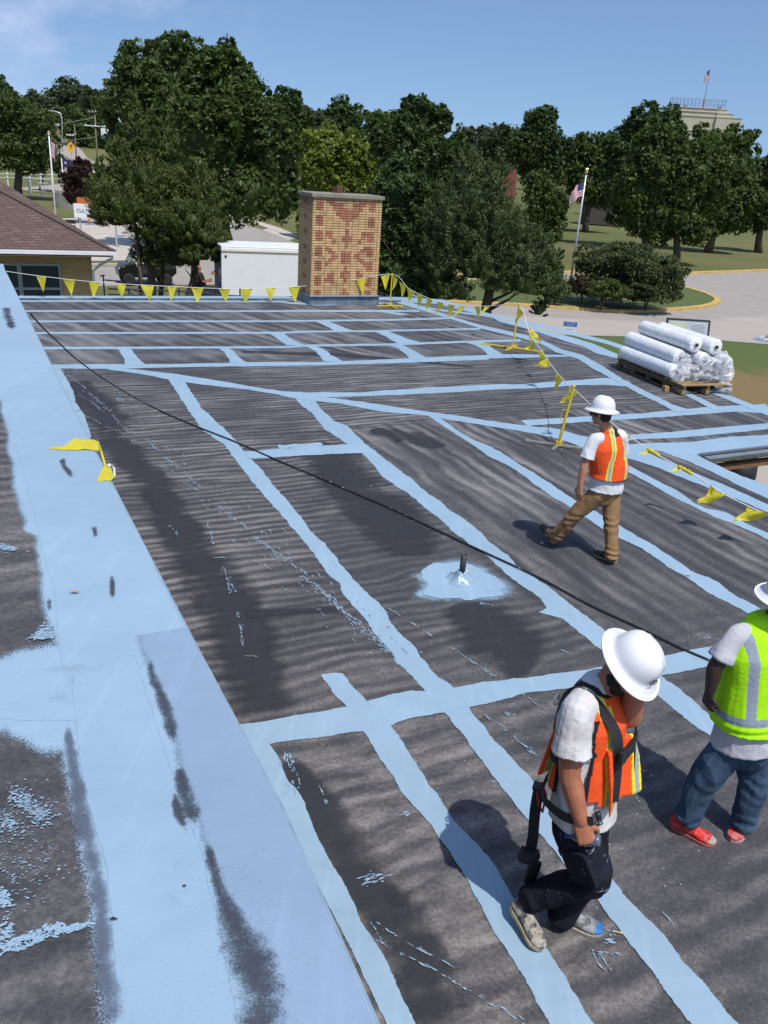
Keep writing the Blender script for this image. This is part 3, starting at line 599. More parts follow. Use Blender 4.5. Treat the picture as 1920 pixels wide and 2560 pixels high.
def splash(cx_, cy_, sx_, sy_, n, slope=0., big=1.):
    """scattered torn flecks of coating"""
    n = int(n * 1.8)
    for i in range(n):
        x = cx_ + rg.gauss(0, sx_); y = cy_ + rg.gauss(0, sy_) + (x - cx_) * slope; c = hit(x, y, zu); a = rg.gauss(.2, .5); t = Vector((math.cos(a), math.sin(a), 0)); q = Vector((-t.y, t.x, 0)); L_ = rg.uniform(.0015, .0075) * big; w_ = L_ * rg.uniform(.2, .55); C_.k = 44 + (C_.k - 43) % 20; dz = Vector((0, 0, .00016 * C_.k + .0008)); b0_ = len(C_.V); m_ = 9
        C_.V.append(tuple(c + dz)); C_.c.append(1.); C_.r.append(.3)
        for k_ in range(m_):
            an = 6.283 * k_ / m_; rr = rg.uniform(.5, 1.25); C_.V.append(tuple(c + t * math.cos(an) * L_ * rr + q * math.sin(an) * w_ * rr + dz)); C_.c.append(1.); C_.r.append(.3)
        for k_ in range(m_): C_.F.append((b0_, b0_ + 1 + k_, b0_ + 1 + (k_ + 1) % m_, b0_))
splash(60, 2010, 24, 14, 150, .6); splash(20, 2060, 16, 16, 80, .3); splash(100, 2040, 20, 16, 80); splash(15, 2340, 10, 20, 40, 0, 1.4)
splash(95, 2345, 26, 6, 190, -.35, 1.7); splash(50, 2368, 20, 6, 110, -.3, 1.7); splash(185, 2326, 22, 4, 110, -.25, 1.5); splash(98, 1592, 12, 5, 60, -.3, 2.2); splash(120, 1585, 8, 8, 60, .2, 2.)
splash(14, 1372, 14, 4, 60, .2, 2.2); splash(60, 2160, 60, 60, 130, 0, .8); splash(8, 2250, 12, 12, 50, .8, 1.3)
C_.line(r4((0, 815), (100, 792), (140, 765)), .012, zu); C_.line(r4((60, 200), (140, 265)), .012, zu); C_.line(r1((60, 1540), (140, 1590)), .02, zu)
for i in range(60):
    x = rs.uniform(0, 190); y = rs.uniform(1960, 2300); C_.line([(x, y), (x + rs.uniform(2, 9), y - rs.uniform(2, 12))], rs.uniform(.001, .0035), zu, rag=.6, step=.01)
tag(C_.build('upper_spatter', M_BLUE, bld), kind='stuff')
# rims: metal drip edge along the step and the eaves, with the notch's gutter and timber fascia
b = MB()
for i in range(1, len(ue) - 1):
    b.bar(ue[i - 1] - Vector((0, 0, .047)) + D2 * .005, ue[i] - Vector((0, 0, .047)) + D2 * .005, .012, .088)
b.build('drip_edge', mat('coated_edge_metal', (.25, .36, .47), .5, noise_amt=.25, noise_scale=9), bld)
b = MB(); ga, gb = nt_[1], nt_[0]; gd = (gb - ga).normalized(); gp = Vector((gd.y, -gd.x, 0))
for off, zz, w_, h_ in ((.00, .012, .05, .03), (.10, -.04, .10, .03), (.14, -.005, .016, .09)):
    b.bar(ga + gp * off + Vector((0, 0, zz)), gb + gp * off + Vector((0, 0, zz)), h_, w_, up=(0, 0, 1))
b.build('gutter', M_METAL, bld, bevel=.004)
b = MB(); b.bar(ga + gp * -.02 - Vector((0, 0, .25)) + gd * .35, gb + gp * -.02 - Vector((0, 0, .25)), .19, .06)
b.build('fascia', M_TIMBER, bld)
for q in ((1990, 1070), (1800, 1040)): pq = hit(*q); MB().box(Vector((pq.x, pq.y, (ROOF - .16) / 2)), (.14, .14, ROOF - .16)).build('canopy_post', M_TIMBER, bld)
b = MB()
for i in range(2, len(top) - 1):
    b.bar(top[i] - Vector((0, 0, .06)), top[i + 1] - Vector((0, 0, .06)), .14, .05)
b.build('eave_trim', M_METAL, bld)
# soil vent pipe with its boot
vp = hit(1153, 1452); M_IRON = mat('cast_iron', (.05, .052, .055), .6, .3, noise_amt=.5, noise_scale=30, bump=.4)
b = MB(); b.smooth = True; b.lathe(vp, [(.030, 0), (.034, .05), (.030, .06), (.030, .16), (.033, .165), (.033, .18), (.030, .185), (.030, .30), (.024, .30), (.024, .2)], 20)
pipe = b.build('vent_pipe', M_IRON, bld, recalc=False)
b = MB(); b.smooth = True; prof = [(.17, .004), (.13, .02), (.09, .05), (.06, .085), (.05, .11), (.042, .115), (.036, .112)]; N = 36; vs = []
for (r_, z_) in prof:
    for j in range(N):
        a = 2 * math.pi * j / N; rr = r_ * (1 + .16 * math.sin(3 * a + 1) * (r_ > .07) + .10 * math.sin(7 * a + z_ * 30)); vs.append(vp + Vector((math.cos(a) * rr, math.sin(a) * rr, z_ + .012 * math.sin(5 * a) * (r_ < .12))))
fs = [(i * N + j, i * N + (j + 1) % N, (i + 1) * N + (j + 1) % N, (i + 1) * N + j) for i in range(len(prof) - 1) for j in range(N)]
b.add(vs, fs); b.build('pipe_boot', mat('painted_boot', (.38, .53, .66), .28, .2, noise_amt=.35, noise_scale=14, bump=.3), pipe, recalc=False)

# --- brick chimney ---------------------------------------------------------------------------
ch0 = hit(778, 764); ch1 = hit(945, 770); cw = (ch1 - ch0); CW = 2.06; cdx = D2.copy(); cdy = D1.copy()
ch0 = hit(776, 762)
CH = 2.90; CD = 1.15
def cp(u, v, z_): return ch0 + cdx * u + cdy * v + Vector((0, 0, z_))
RC = Matrix((cdx, cdy, Vector((0, 0, 1)))).transposed()
M_BRICK = attr_mat('glazed_face_brick', .62, .10, 14, .5, 40); M_MORTAR = mat('dark_mortar', (.15, .11, .08), .9, noise_amt=.4, noise_scale=6)
b = MB(); b.box(cp(CW / 2, CD / 2, CH / 2), (CW - .02, CD - .02, CH), RC); chim = b.build('chimney', M_MORTAR, bld)
NR = 43; NC = 21; rows_ = {}
def setr(rr, cols): 
    for r_ in rr: rows_.setdefault(r_, set()).update(cols)
for k_ in range(8):                      # columns of little crosses down both sides
    r0 = 1 + 6 * k_
    for cc in (1.5, 17.5):
        c_ = int(cc)
        setr([r0], [c_ + .5]); setr([r0 + 1, r0 + 2], [c_, c_ + 1]); setr([r0 + 3], [c_ + .5])
m_ = lambda *c: sorted(set(c) | {20 - x - .0 for x in c})
for r_, cols in {1: (4, 5, 6), 2: (5, 6, 7, 8), 3: (6, 7, 8), 4: (6, 7, 8, 9, 10), 5: (7, 8, 9, 10), 6: (7, 8, 9, 10), 7: (8, 9, 10), 8: (9, 10), 9: (10,), 10: (10,),
                 12: (10,), 13: (4, 5, 10), 14: (4, 5, 10), 15: (5, 9, 10), 16: (6, 9, 10), 17: (6, 10), 18: (10,), 19: (4, 10), 20: (4, 5), 21: (5, 6, 9, 10), 22: (6, 7, 9, 10), 23: (6, 7, 9, 10), 24: (5, 6, 9, 10), 25: (4, 5, 9, 10), 26: (4,),
                 27: (10,), 28: (10,), 29: (6, 9, 10), 30: (5, 6, 9, 10), 31: (5, 6, 9, 10), 32: (4, 5, 6, 10), 33: (4, 5, 6, 10), 36: (10,), 37: (10,), 38: (9, 10), 39: (9, 10), 40: (8, 9, 10), 41: (7, 8, 9, 10), 42: (5, 6, 7, 8, 9)}.items():
    setr([r_], m_(*cols))
yel = [(.62, .405, .19), (.66, .435, .21), (.59, .38, .18), (.64, .43, .22)]; red = [(.42, .17, .10), (.46, .20, .12), (.39, .155, .09)]
hw = CW / NC; rh = CH / NR; b = MB(); rb = random.Random(2)
def isred(r_, c_): s_ = rows_.get(r_, ()); return any(abs(c_ - x) < .51 if x != int(x) else c_ == x for x in s_)
for r_ in range(NR):
    zc = CH - (r_ + .5) * rh
    c_ = 0
    while c_ < NC:
        a_ = isred(r_, c_); w2 = 2 if (c_ + 1 < NC and isred(r_, c_ + 1) == a_ and c_ % 2 == 0) else 1
        col = rb.choice(red if a_ else yel); dirt = max(.35, min(1, .55 + r_ / 9.)) if r_ < 8 else 1.
        if r_ < 8: dirt = min(1., dirt * (1 + .35 * abs((c_ - 9) / 10.)))
        dirt *= 1 - .45 * max(0, noise.noise(Vector((c_ * .35, r_ * .16, 4.)))); col = tuple(x * dirt * rb.uniform(.93, 1.05) for x in col); proud = .012 if a_ else .006
        b.box(cp((c_ + w2 / 2) * hw, -proud / 2 + .005, zc), (w2 * hw - .010, .012 + proud, rh - .016), RC, col); c_ += w2
NS = 15
for side, u in ((-1, 0), (1, CW)):
    for r_ in range(NR):
        zc = CH - (r_ + .5) * rh; c_ = r_ % 2
        for c_ in range(0, NS, 2):
            a_ = (c_ in (6, 8)) and (r_ % 6 in (1, 2)); col = rb.choice(red if a_ else yel); dd = min(1, .4 + r_ / 11.)
            col = tuple(x * dd * rb.uniform(.9, 1.05) for x in col); w_ = CD / (NS + 1) * 2
            b.box(cp(u + side * .003, (c_ / 2 + .5) * w_, zc), (.014, w_ - .01, rh - .016), RC, col)
for r_ in range(NR):
    for c_ in range(10):
        col = rb.choice(yel); b.box(cp((c_ + .5) * CW / 10, CD + .003, CH - (r_ + .5) * rh), (CW / 10 - .01, .014, rh - .016), RC, col)
b.build('face_bricks', M_BRICK, chim, colors=True)
M_CONC = mat('weathered_concrete', (.30, .27, .21), .9, noise_amt=.45, noise_scale=7, bump=.5)
b = MB(); b.box(cp(CW / 2, CD / 2, CH + .045), (CW + .12, CD + .12, .10), RC); b.build('chimney_cap', M_CONC, chim, bevel=.012)
b = MB(); b.tube([cp(1.05, .9, CH + .08), cp(1.05, .9, CH + .27)], [.17, .15], 4); b.build('flue', mat('clay_flue', (.13, .045, .035), .8, noise_amt=.4), chim)
b = MB(); b.box(cp(CW / 2, CD / 2, .10), (CW + .10, CD + .10, .22), RC); b.box(cp(CW / 2, -.055, .235), (CW + .14, .03, .05), RC); b.box(cp(-.055, CD / 2, .235), (.03, CD + .14, .05), RC)
b.build('flashing', mat('grey_flashing', (.19, .24, .31), .55, noise_amt=.5, noise_scale=5, bump=.4), chim, bevel=.006)
b = MB(); b.box(cp(CW / 2, -.09, .262), (CW + .12, .05, .02), RC); b.build('flashing_sealant', mat('white_sealant', (.55, .62, .70), .5, noise_amt=.5, noise_scale=30), chim)
# ------------------------------------------------------------------ ground, roads, kerbs
def height(x, y):
    """street level is 0; the land climbs behind the street on the left, gently far away everywhere"""
    d = math.hypot(x, y); left = max(0., min(1., (-x - .16 * y) / 22.))
    h = 0.
    if d > 118: t = min(1, (d - 118) / 230.); h += left * 13.5 * t * t * (3 - 2 * t)
    if d > 150: h += (1 - left) * 3.0 * min(1, (d - 150) / 300.)
    return h
def terr(px, py, up=.02):
    """the point of the terrain seen at a photo pixel"""
    d = ray(px, py); t = 10 / d.y
    for i in range(4000):
        p = d * t; zz = CAMZ + p.z
        if zz <= height(p.x, p.y): return Vector((p.x, p.y, height(p.x, p.y) + up))
        t *= 1.002
    return Vector((p.x, p.y, height(p.x, p.y) + up))
gx = sorted(set([-1500, -900, -600] + list(range(-460, 461, 10)) + [600, 900, 1500])); gy = sorted(set([-300, -60] + list(range(0, 561, 10)) + [700, 1000, 1600, 2600]))
V = np.array([(x, y, height(x, y)) for y in gy for x in gx]); nx = len(gx)
F = np.array([(j * nx + i, j * nx + i + 1, (j + 1) * nx + i + 1, (j + 1) * nx + i) for j in range(len(gy) - 1) for i in range(nx - 1)])
def grass_mat():
    m = bpy.data.materials.new('lawn'); m.use_nodes = True; n = m.node_tree.nodes; l = m.node_tree.links; b = n['Principled BSDF']
    t = n.new('ShaderNodeTexCoord'); b.inputs['Roughness'].default_value = .95; b.inputs['Specular IOR Level'].default_value = .1
    def nz(s, d=5, r=.6):
        z = n.new('ShaderNodeTexNoise'); z.inputs['Scale'].default_value = s; z.inputs['Detail'].default_value = d; z.inputs['Roughness'].default_value = r; l.new(t.outputs['Object'], z.inputs['Vector']); return z.outputs[0]
    def ramp(src, a, bb):
        r = n.new('ShaderNodeMapRange'); r.inputs[1].default_value = a; r.inputs[2].default_value = bb; l.new(src, r.inputs[0]); return r.outputs[0]
    def mixc(f, A, B):
        x = n.new('ShaderNodeMix'); x.data_type = 'RGBA'; l.new(f, x.inputs['Factor'])
        for k_, v in (('A', A), ('B', B)):
            if isinstance(v, tuple): x.inputs[k_].default_value = (*v, 1)
            else: l.new(v, x.inputs[k_])
        return x.outputs['Result']
    c = mixc(ramp(nz(.06, 6), .38, .62), (.135, .155, .056), (.225, .205, .095))
    c = mixc(ramp(nz(.35, 6, .7), .5, .75), c, (.22, .17, .085))
    c = mixc(ramp(nz(6, 4, .8), .3, .7), c, (.095, .115, .042))
    # worn straw-coloured patch beside the roof
    d = n.new('ShaderNodeVectorMath'); d.operation = 'DISTANCE'; l.new(t.outputs['Object'], d.inputs[0]); wp = hit(1900, 985, 0); d.inputs[1].default_value = (wp.x, wp.y, 0)
    q = n.new('ShaderNodeMath'); q.operation = 'ADD'; l.new(d.outputs['Value'], q.inputs[0])
    q2 = n.new('ShaderNodeMath'); q2.operation = 'MULTIPLY'; l.new(nz(.7, 5), q2.inputs[0]); q2.inputs[1].default_value = 9; l.new(q2.outputs[0], q.inputs[1])
    c = mixc(ramp(q.outputs[0], 9.6, 7.2), c, (.23, .17, .080))
    c0_ = c; gr = n.new('ShaderNodeMapRange'); gr.inputs[1].default_value = 16; gr.inputs[2].default_value = 30; gr.inputs[3].default_value = .65; gr.inputs[4].default_value = 0; l.new(d.outputs['Value'], gr.inputs[0]); gr2 = n.new('ShaderNodeMapRange'); gr2.inputs[1].default_value = 8.5; gr2.inputs[2].default_value = 10.5; l.new(q.outputs[0], gr2.inputs[0]); gm = n.new('ShaderNodeMath'); gm.operation = 'MULTIPLY'; l.new(gr.outputs[0], gm.inputs[0]); l.new(gr2.outputs[0], gm.inputs[1])
    c = mixc(gm.outputs[0], c0_, (.095, .150, .042))
    l.new(c, b.inputs['Base Color'])
    bb = n.new('ShaderNodeBump'); bb.inputs['Strength'].default_value = .8; bb.inputs['Distance'].default_value = .08; l.new(nz(14, 3, .8), bb.inputs['Height']); l.new(bb.outputs[0], b.inputs['Normal'])
    return m
M_GRASS = grass_mat()
ground = mesh_np('ground', V, F, M_GRASS, bpy.data.objects.new('tmp', None), smooth=True); ground.parent = None; tag(ground, kind='structure')
M_ASPH = mat('old_grey_asphalt', (.345, .315, .285), .9, noise_amt=.16, noise_scale=.8, bump=.3)
M_CONCRETE = mat('pale_concrete', (.50, .45, .39), .9, noise_amt=.12, noise_scale=.5, bump=.2)
M_BEIGE = mat('buff_drive', (.40, .355, .31), .9, noise_amt=.10, noise_scale=.5, bump=.2)
M_YKERB = mat('yellow_kerb_paint', (.62, .42, .13), .8, noise_amt=.35, noise_scale=2)
M_WKERB = mat('concrete_kerb', (.48, .42, .35), .9, noise_amt=.25, noise_scale=2)
M_LINE = mat('worn_white_line', (.66, .62, .56), .8, noise_amt=.2, noise_scale=3)
M_HBLUE = mat('parking_blue', (.16, .28, .48), .8, noise_amt=.3, noise_scale=3)
def sheet(name, pts, m, zz=.02, n_mid=0, smooth=True, dens=1.2):
    """flat sheet from photo-pixel outline on the street plane, corners rounded by resampling a spline"""
    P_ = [hit(x, y, 0) for x, y in pts]
    b = MB(); b.poly([Vector((p.x, p.y, zz)) for p in P_]); me = b.mesh(name)
    bm = bmesh.new(); bm.from_mesh(me); bmesh.ops.triangulate(bm, faces=bm.faces[:], ngon_method='EAR_CLIP')
    for f in bm.faces:
        if f.normal.z < 0: f.normal_flip()
    bm.to_mesh(me); bm.free(); return link(name, me, m)
def spline(pts, k=6, closed=False):
    n = len(pts); out = []
    for i in range(n if closed else n - 1):
        p0, p1, p2, p3 = (pts[(i - 1) % n] if closed or i > 0 else pts[0]), pts[i], pts[(i + 1) % n], (pts[(i + 2) % n] if closed or i + 2 < n else pts[-1])
        for j in range(k):
            t = j / k; out.append(tuple(.5 * (2 * b_ + (c - a) * t + (2 * a - 5 * b_ + 4 * c - d) * t * t + (-a + 3 * b_ - 3 * c + d) * t ** 3) for a, b_, c, d in zip(p0, p1, p2, p3)))
    if not closed: out.append(tuple(pts[-1]))
    return out
drive = tag(sheet('road', spline([(700, 800), (1000, 812), (1400, 838), (1500, 841), (1700, 846), (1920, 862), (2400, 900)], 4) + spline([(2600, 676), (2200, 671), (1920, 679), (1720, 686), (1600, 688), (1430, 684), (1130, 690), (900, 700), (700, 720)], 4), M_ASPH), kind='structure')
tag(sheet('driveway', spline([(700, 799), (1000, 811), (1400, 837), (1500, 840), (1700, 845), (1920, 861), (2400, 899)], 4) + spline([(2400, 820), (1920, 792), (1700, 806), (1500, 800), (1300, 792), (1000, 785), (700, 775)], 4), M_BEIGE, .026), kind='structure')
ISL = spline([(1000, 752), (1250, 764), (1380, 771), (1500, 779), (1600, 781), (1700, 776), (1768, 768), (1793, 755), (1775, 742), (1740, 730), (1700, 721), (1600, 712), (1430, 706), (1250, 703), (1000, 706)], 5)
isl = [hit(x, y, 0) for x, y in ISL]
b = MB(); Zt = Vector((0, 0, .13)); b.poly([p + Zt for p in isl]); n_ = len(isl)
for i in range(n_): b.quad(isl[i], isl[(i + 1) % n_], isl[(i + 1) % n_] + Zt, isl[i] + Zt)
me = b.mesh('island_lawn'); bm = bmesh.new(); bm.from_mesh(me); bmesh.ops.triangulate(bm, faces=bm.faces[:], ngon_method='EAR_CLIP'); bmesh.ops.recalc_face_normals(bm, faces=bm.faces[:]); bm.to_mesh(me); bm.free()
M_GREEN = mat('watered_grass', (.06, .105, .022), .95, noise_amt=.4, noise_scale=1.5, color2=(.105, .12, .035), bump=.8, bump_scale=14)
tag(link('island_lawn', me, M_GREEN), kind='structure')
def kerb(name, px, m, w_=.34, h_=.15, world=None, zb=0.):
    P_ = world or [hit(x, y, 0) for x, y in px]; b = MB(); vs = []; k = len(P_)
    for i, p in enumerate(P_):
        t = (P_[min(i + 1, k - 1)] - P_[max(i - 1, 0)]).normalized(); q = Vector((t.y, -t.x, 0)) * w_ / 2
        vs += [p - q + Vector((0, 0, zb)), p - q + Vector((0, 0, zb + h_)), p + q + Vector((0, 0, zb + h_)), p + q + Vector((0, 0, zb))]
    b.add(vs, [(i * 4 + j, i * 4 + j + 1, (i + 1) * 4 + j + 1, (i + 1) * 4 + j) for i in range(k - 1) for j in range(3)])
    return tag(b.build(name, m, None), kind='structure')
def struct_kerb(*a, **k): return kerb(*a, **k)
kerb('kerb', ISL, M_YKERB, .45, .17)
kerb('kerb', spline([(2600, 675), (2200, 670), (1920, 678), (1720, 685), (1600, 687), (1430, 683), (1130, 689), (900, 699)], 4), M_YKERB, .55, .17)
# left: street, verge, car park
tag(sheet('street', spline([(-100, 722), (240, 716), (520, 712), (760, 716), (900, 730)], 4) + spline([(900, 690), (760, 664), (480, 664), (240, 667), (-100, 670)], 4), M_ASPH, .012), kind='structure')
tag(sheet('side_street', [(440, 670), (760, 672), (800, 650), (780, 625), (720, 600), (655, 575), (600, 556), (560, 543), (520, 545), (500, 580), (470, 640)], M_ASPH, .018), kind='structure')
tag(sheet('car_park', [(-200, 655), (230, 653), (475, 650), (500, 600), (520, 560), (500, 535), (400, 525), (290, 515), (200, 545), (-200, 560)], M_CONCRETE, .024), kind='structure')
kerb('kerb', spline([(-60, 664), (240, 664), (440, 661)], 3), M_WKERB, .5, .12)
b = MB()
for (x0, y0, x1, y1, w_) in ((225, 598, 273, 588, .5), (278, 612, 330, 603, .5), (315, 620, 360, 612, .5), (235, 645, 330, 643, .5), (200, 570, 250, 566, .5), (360, 575, 410, 570, .5), (380, 600, 440, 592, .5)):
    p, q = hit(x0, y0, 0), hit(x1, y1, 0); t = (q - p).normalized(); s_ = Vector((t.y, -t.x, 0)) * w_ * .35; u_ = Vector((0, 0, .032)); b.quad(p - s_ + u_, q - s_ + u_, q + s_ + u_, p + s_ + u_)
tag(b.build('parking_lines', M_LINE, None), kind='structure')
b = MB()
for (cx_, cy_, rx, ry) in ((300, 590, 14, 2.2), (294, 615, 6, 1.6), (225, 560, 16, 2.0)):
    b.poly([hit(cx_ + rx * math.cos(a * .7), cy_ + ry * math.sin(a * .7), .036) for a in range(9)])
tag(b.build('parking_bay_marking', M_HBLUE, None), kind='structure')
b = MB(); b.poly([hit(*p, .036) for p in ((1880, 846), (1925, 838), (1990, 848), (1960, 858), (1900, 853))]); tag(b.build('parking_bay_marking', M_HBLUE, None), kind='structure')
b = MB(); wl_ = [hit(*p, .045) for p in ((1898, 846), (1912, 845), (1920, 849), (1908, 851), (1898, 849))]; b.tube(wl_, .09, 4, flat=.2); b.tube([hit(1908, 845, .045), hit(1914, 841, .045), hit(1922, 844, .045)], .09, 4, flat=.2); tag(b.build('accessible_parking_symbol', M_LINE, None), kind='structure')
# pavements and drives climbing the hill
def ribbon(name, px, w_, m, up=.06, pxw=True):
    b = MB(); C = [terr(x, y) for x, y, *_ in px]; vs = []
    for i, c in enumerate(C):
        t = (C[min(i + 1, len(C) - 1)] - C[max(i - 1, 0)]); t.z = 0; t.normalize(); q = Vector((t.y, -t.x, 0)) * (px[i][2] if len(px[i]) > 2 else w_) / 2
        for s_ in (-1, 0, 1): p = c + q * s_; vs.append(Vector((p.x, p.y, height(p.x, p.y) + up)))
    b.add(vs, [(i * 3 + j, i * 3 + j + 1, i * 3 + j + 4, i * 3 + j + 3) for i in range(len(C) - 1) for j in range(2)])
    return tag(b.build(name, m, None), kind='structure')
M_HILLROAD = mat('hill_road', (.36, .32, .28), .9, noise_amt=.1, noise_scale=.3)
ribbon('hill_road', [(60, 476, 5), (110, 474, 6), (170, 470, 7), (260, 460, 8)], 6, M_HILLROAD, .05)
ribbon('hill_road', [(195, 432, 7), (175, 405, 8), (160, 388, 9), (148, 376, 10), (140, 366, 10), (134, 357, 10)], 8, M_HILLROAD, .08)
ribbon('pavement', [(262, 412, 3), (215, 404, 3), (200, 395, 3), (180, 387, 4), (160, 381, 4)], 3, M_HILLROAD, .09)
tag(sheet('pavement', [(560, 540), (640, 560), (745, 598), (745, 590), (700, 570), (640, 552), (580, 535)], M_CONCRETE, .03), kind='structure')
tag(sheet('pavement', [(655, 575), (720, 601), (740, 598), (672, 572)], M_CONCRETE, .035), kind='structure')
tag(sheet('path', [(1420, 506), (1500, 512), (1560, 514), (1560, 517), (1500, 515), (1420, 509)], M_CONCRETE, .05), kind='structure')
tag(sheet('path', [(1780, 556), (1840, 560), (1920, 571), (2000, 580), (2000, 583), (1920, 574), (1840, 563), (1780, 559)], M_CONCRETE, .05), kind='structure')
tag(sheet('terrace', [(1750, 1120), (2700, 1120), (2700, 1330), (1750, 1330)], M_BEIGE, .03), kind='structure')
# ------------------------------------------------------------------ trees and shrubs
def leaf_mat(name, c1, c2, sub=.36):
    m = bpy.data.materials.new(name); m.use_nodes = True; n = m.node_tree.nodes; l = m.node_tree.links; b = n['Principled BSDF']; out = n['Material Output']
    a = n.new('ShaderNodeAttribute'); a.attribute_name = 'hue'
    x = n.new('ShaderNodeMix'); x.data_type = 'RGBA'; l.new(a.outputs['Fac'], x.inputs['Factor']); x.inputs['A'].default_value = (*c1, 1); x.inputs['B'].default_value = (*c2, 1)
    l.new(x.outputs['Result'], b.inputs['Base Color']); b.inputs['Roughness'].default_value = .55; b.inputs['Specular IOR Level'].default_value = .35
    tr = n.new('ShaderNodeBsdfTranslucent'); l.new(x.outputs['Result'], tr.inputs[0]); ms = n.new('ShaderNodeMixShader'); ms.inputs[0].default_value = sub
    l.new(b.outputs[0], ms.inputs[1]); l.new(tr.outputs[0], ms.inputs[2]); l.new(ms.outputs[0], out.inputs[0]); return m
M_BARK = mat('bark', (.10, .075, .055), .95, noise_amt=.5, noise_scale=5, bump=.6)
M_BARKR = mat('reddish_bark', (.17, .12, .09), .95, noise_amt=.45, noise_scale=6, bump=.6)
LM = {
 'maple': leaf_mat('maple_leaves', (.036, .070, .014), (.098, .150, .030)),
 'dark': leaf_mat('dark_leaves', (.030, .062, .014), (.075, .125, .028)),
 'mid': leaf_mat('mid_green_leaves', (.042, .082, .016), (.105, .155, .034)),
 'yellow': leaf_mat('yellow_green_leaves', (.115, .165, .020), (.230, .270, .045)),
 'cedar': leaf_mat('cedar_sprays', (.044, .076, .014), (.140, .168, .036), .25),
 'juniper': leaf_mat('juniper_sprays', (.036, .070, .018), (.100, .140, .045), .15),
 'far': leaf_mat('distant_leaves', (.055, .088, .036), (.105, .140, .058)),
 'purple': leaf_mat('purple_leaves', (.030, .014, .012), (.070, .038, .028)),
 'bush': leaf_mat('bush_leaves', (.045, .072, .020), (.125, .145, .055)),
 'fresh': leaf_mat('fresh_shrub_leaves', (.050, .095, .018), (.110, .160, .040)),
 'russet': leaf_mat('russet_shrub_leaves', (.070, .050, .025), (.120, .085, .045)),
}
def leaves(rng, C, N, size, droop=0., aspect=.55, stretch=None):
    """rhombic leaf faces at centres C facing about N"""
    n = len(C); s = size * rng.uniform(.45, 1.45, (n, 1))
    r = rng.normal(size=(n, 3)); nn = N + r * .55; nn /= np.linalg.norm(nn, axis=1, keepdims=True)
    t = rng.normal(size=(n, 3))
    if stretch is not None: t = t * .45 + stretch
    t -= nn * (t * nn).sum(1, keepdims=True); t /= np.linalg.norm(t, axis=1, keepdims=True) + 1e-9; bt = np.cross(nn, t)
    V = np.stack([C - t * s, C - bt * s * aspect + nn * s * .12, C + t * s, C + bt * s * aspect + nn * s * .12], 1)
    return V
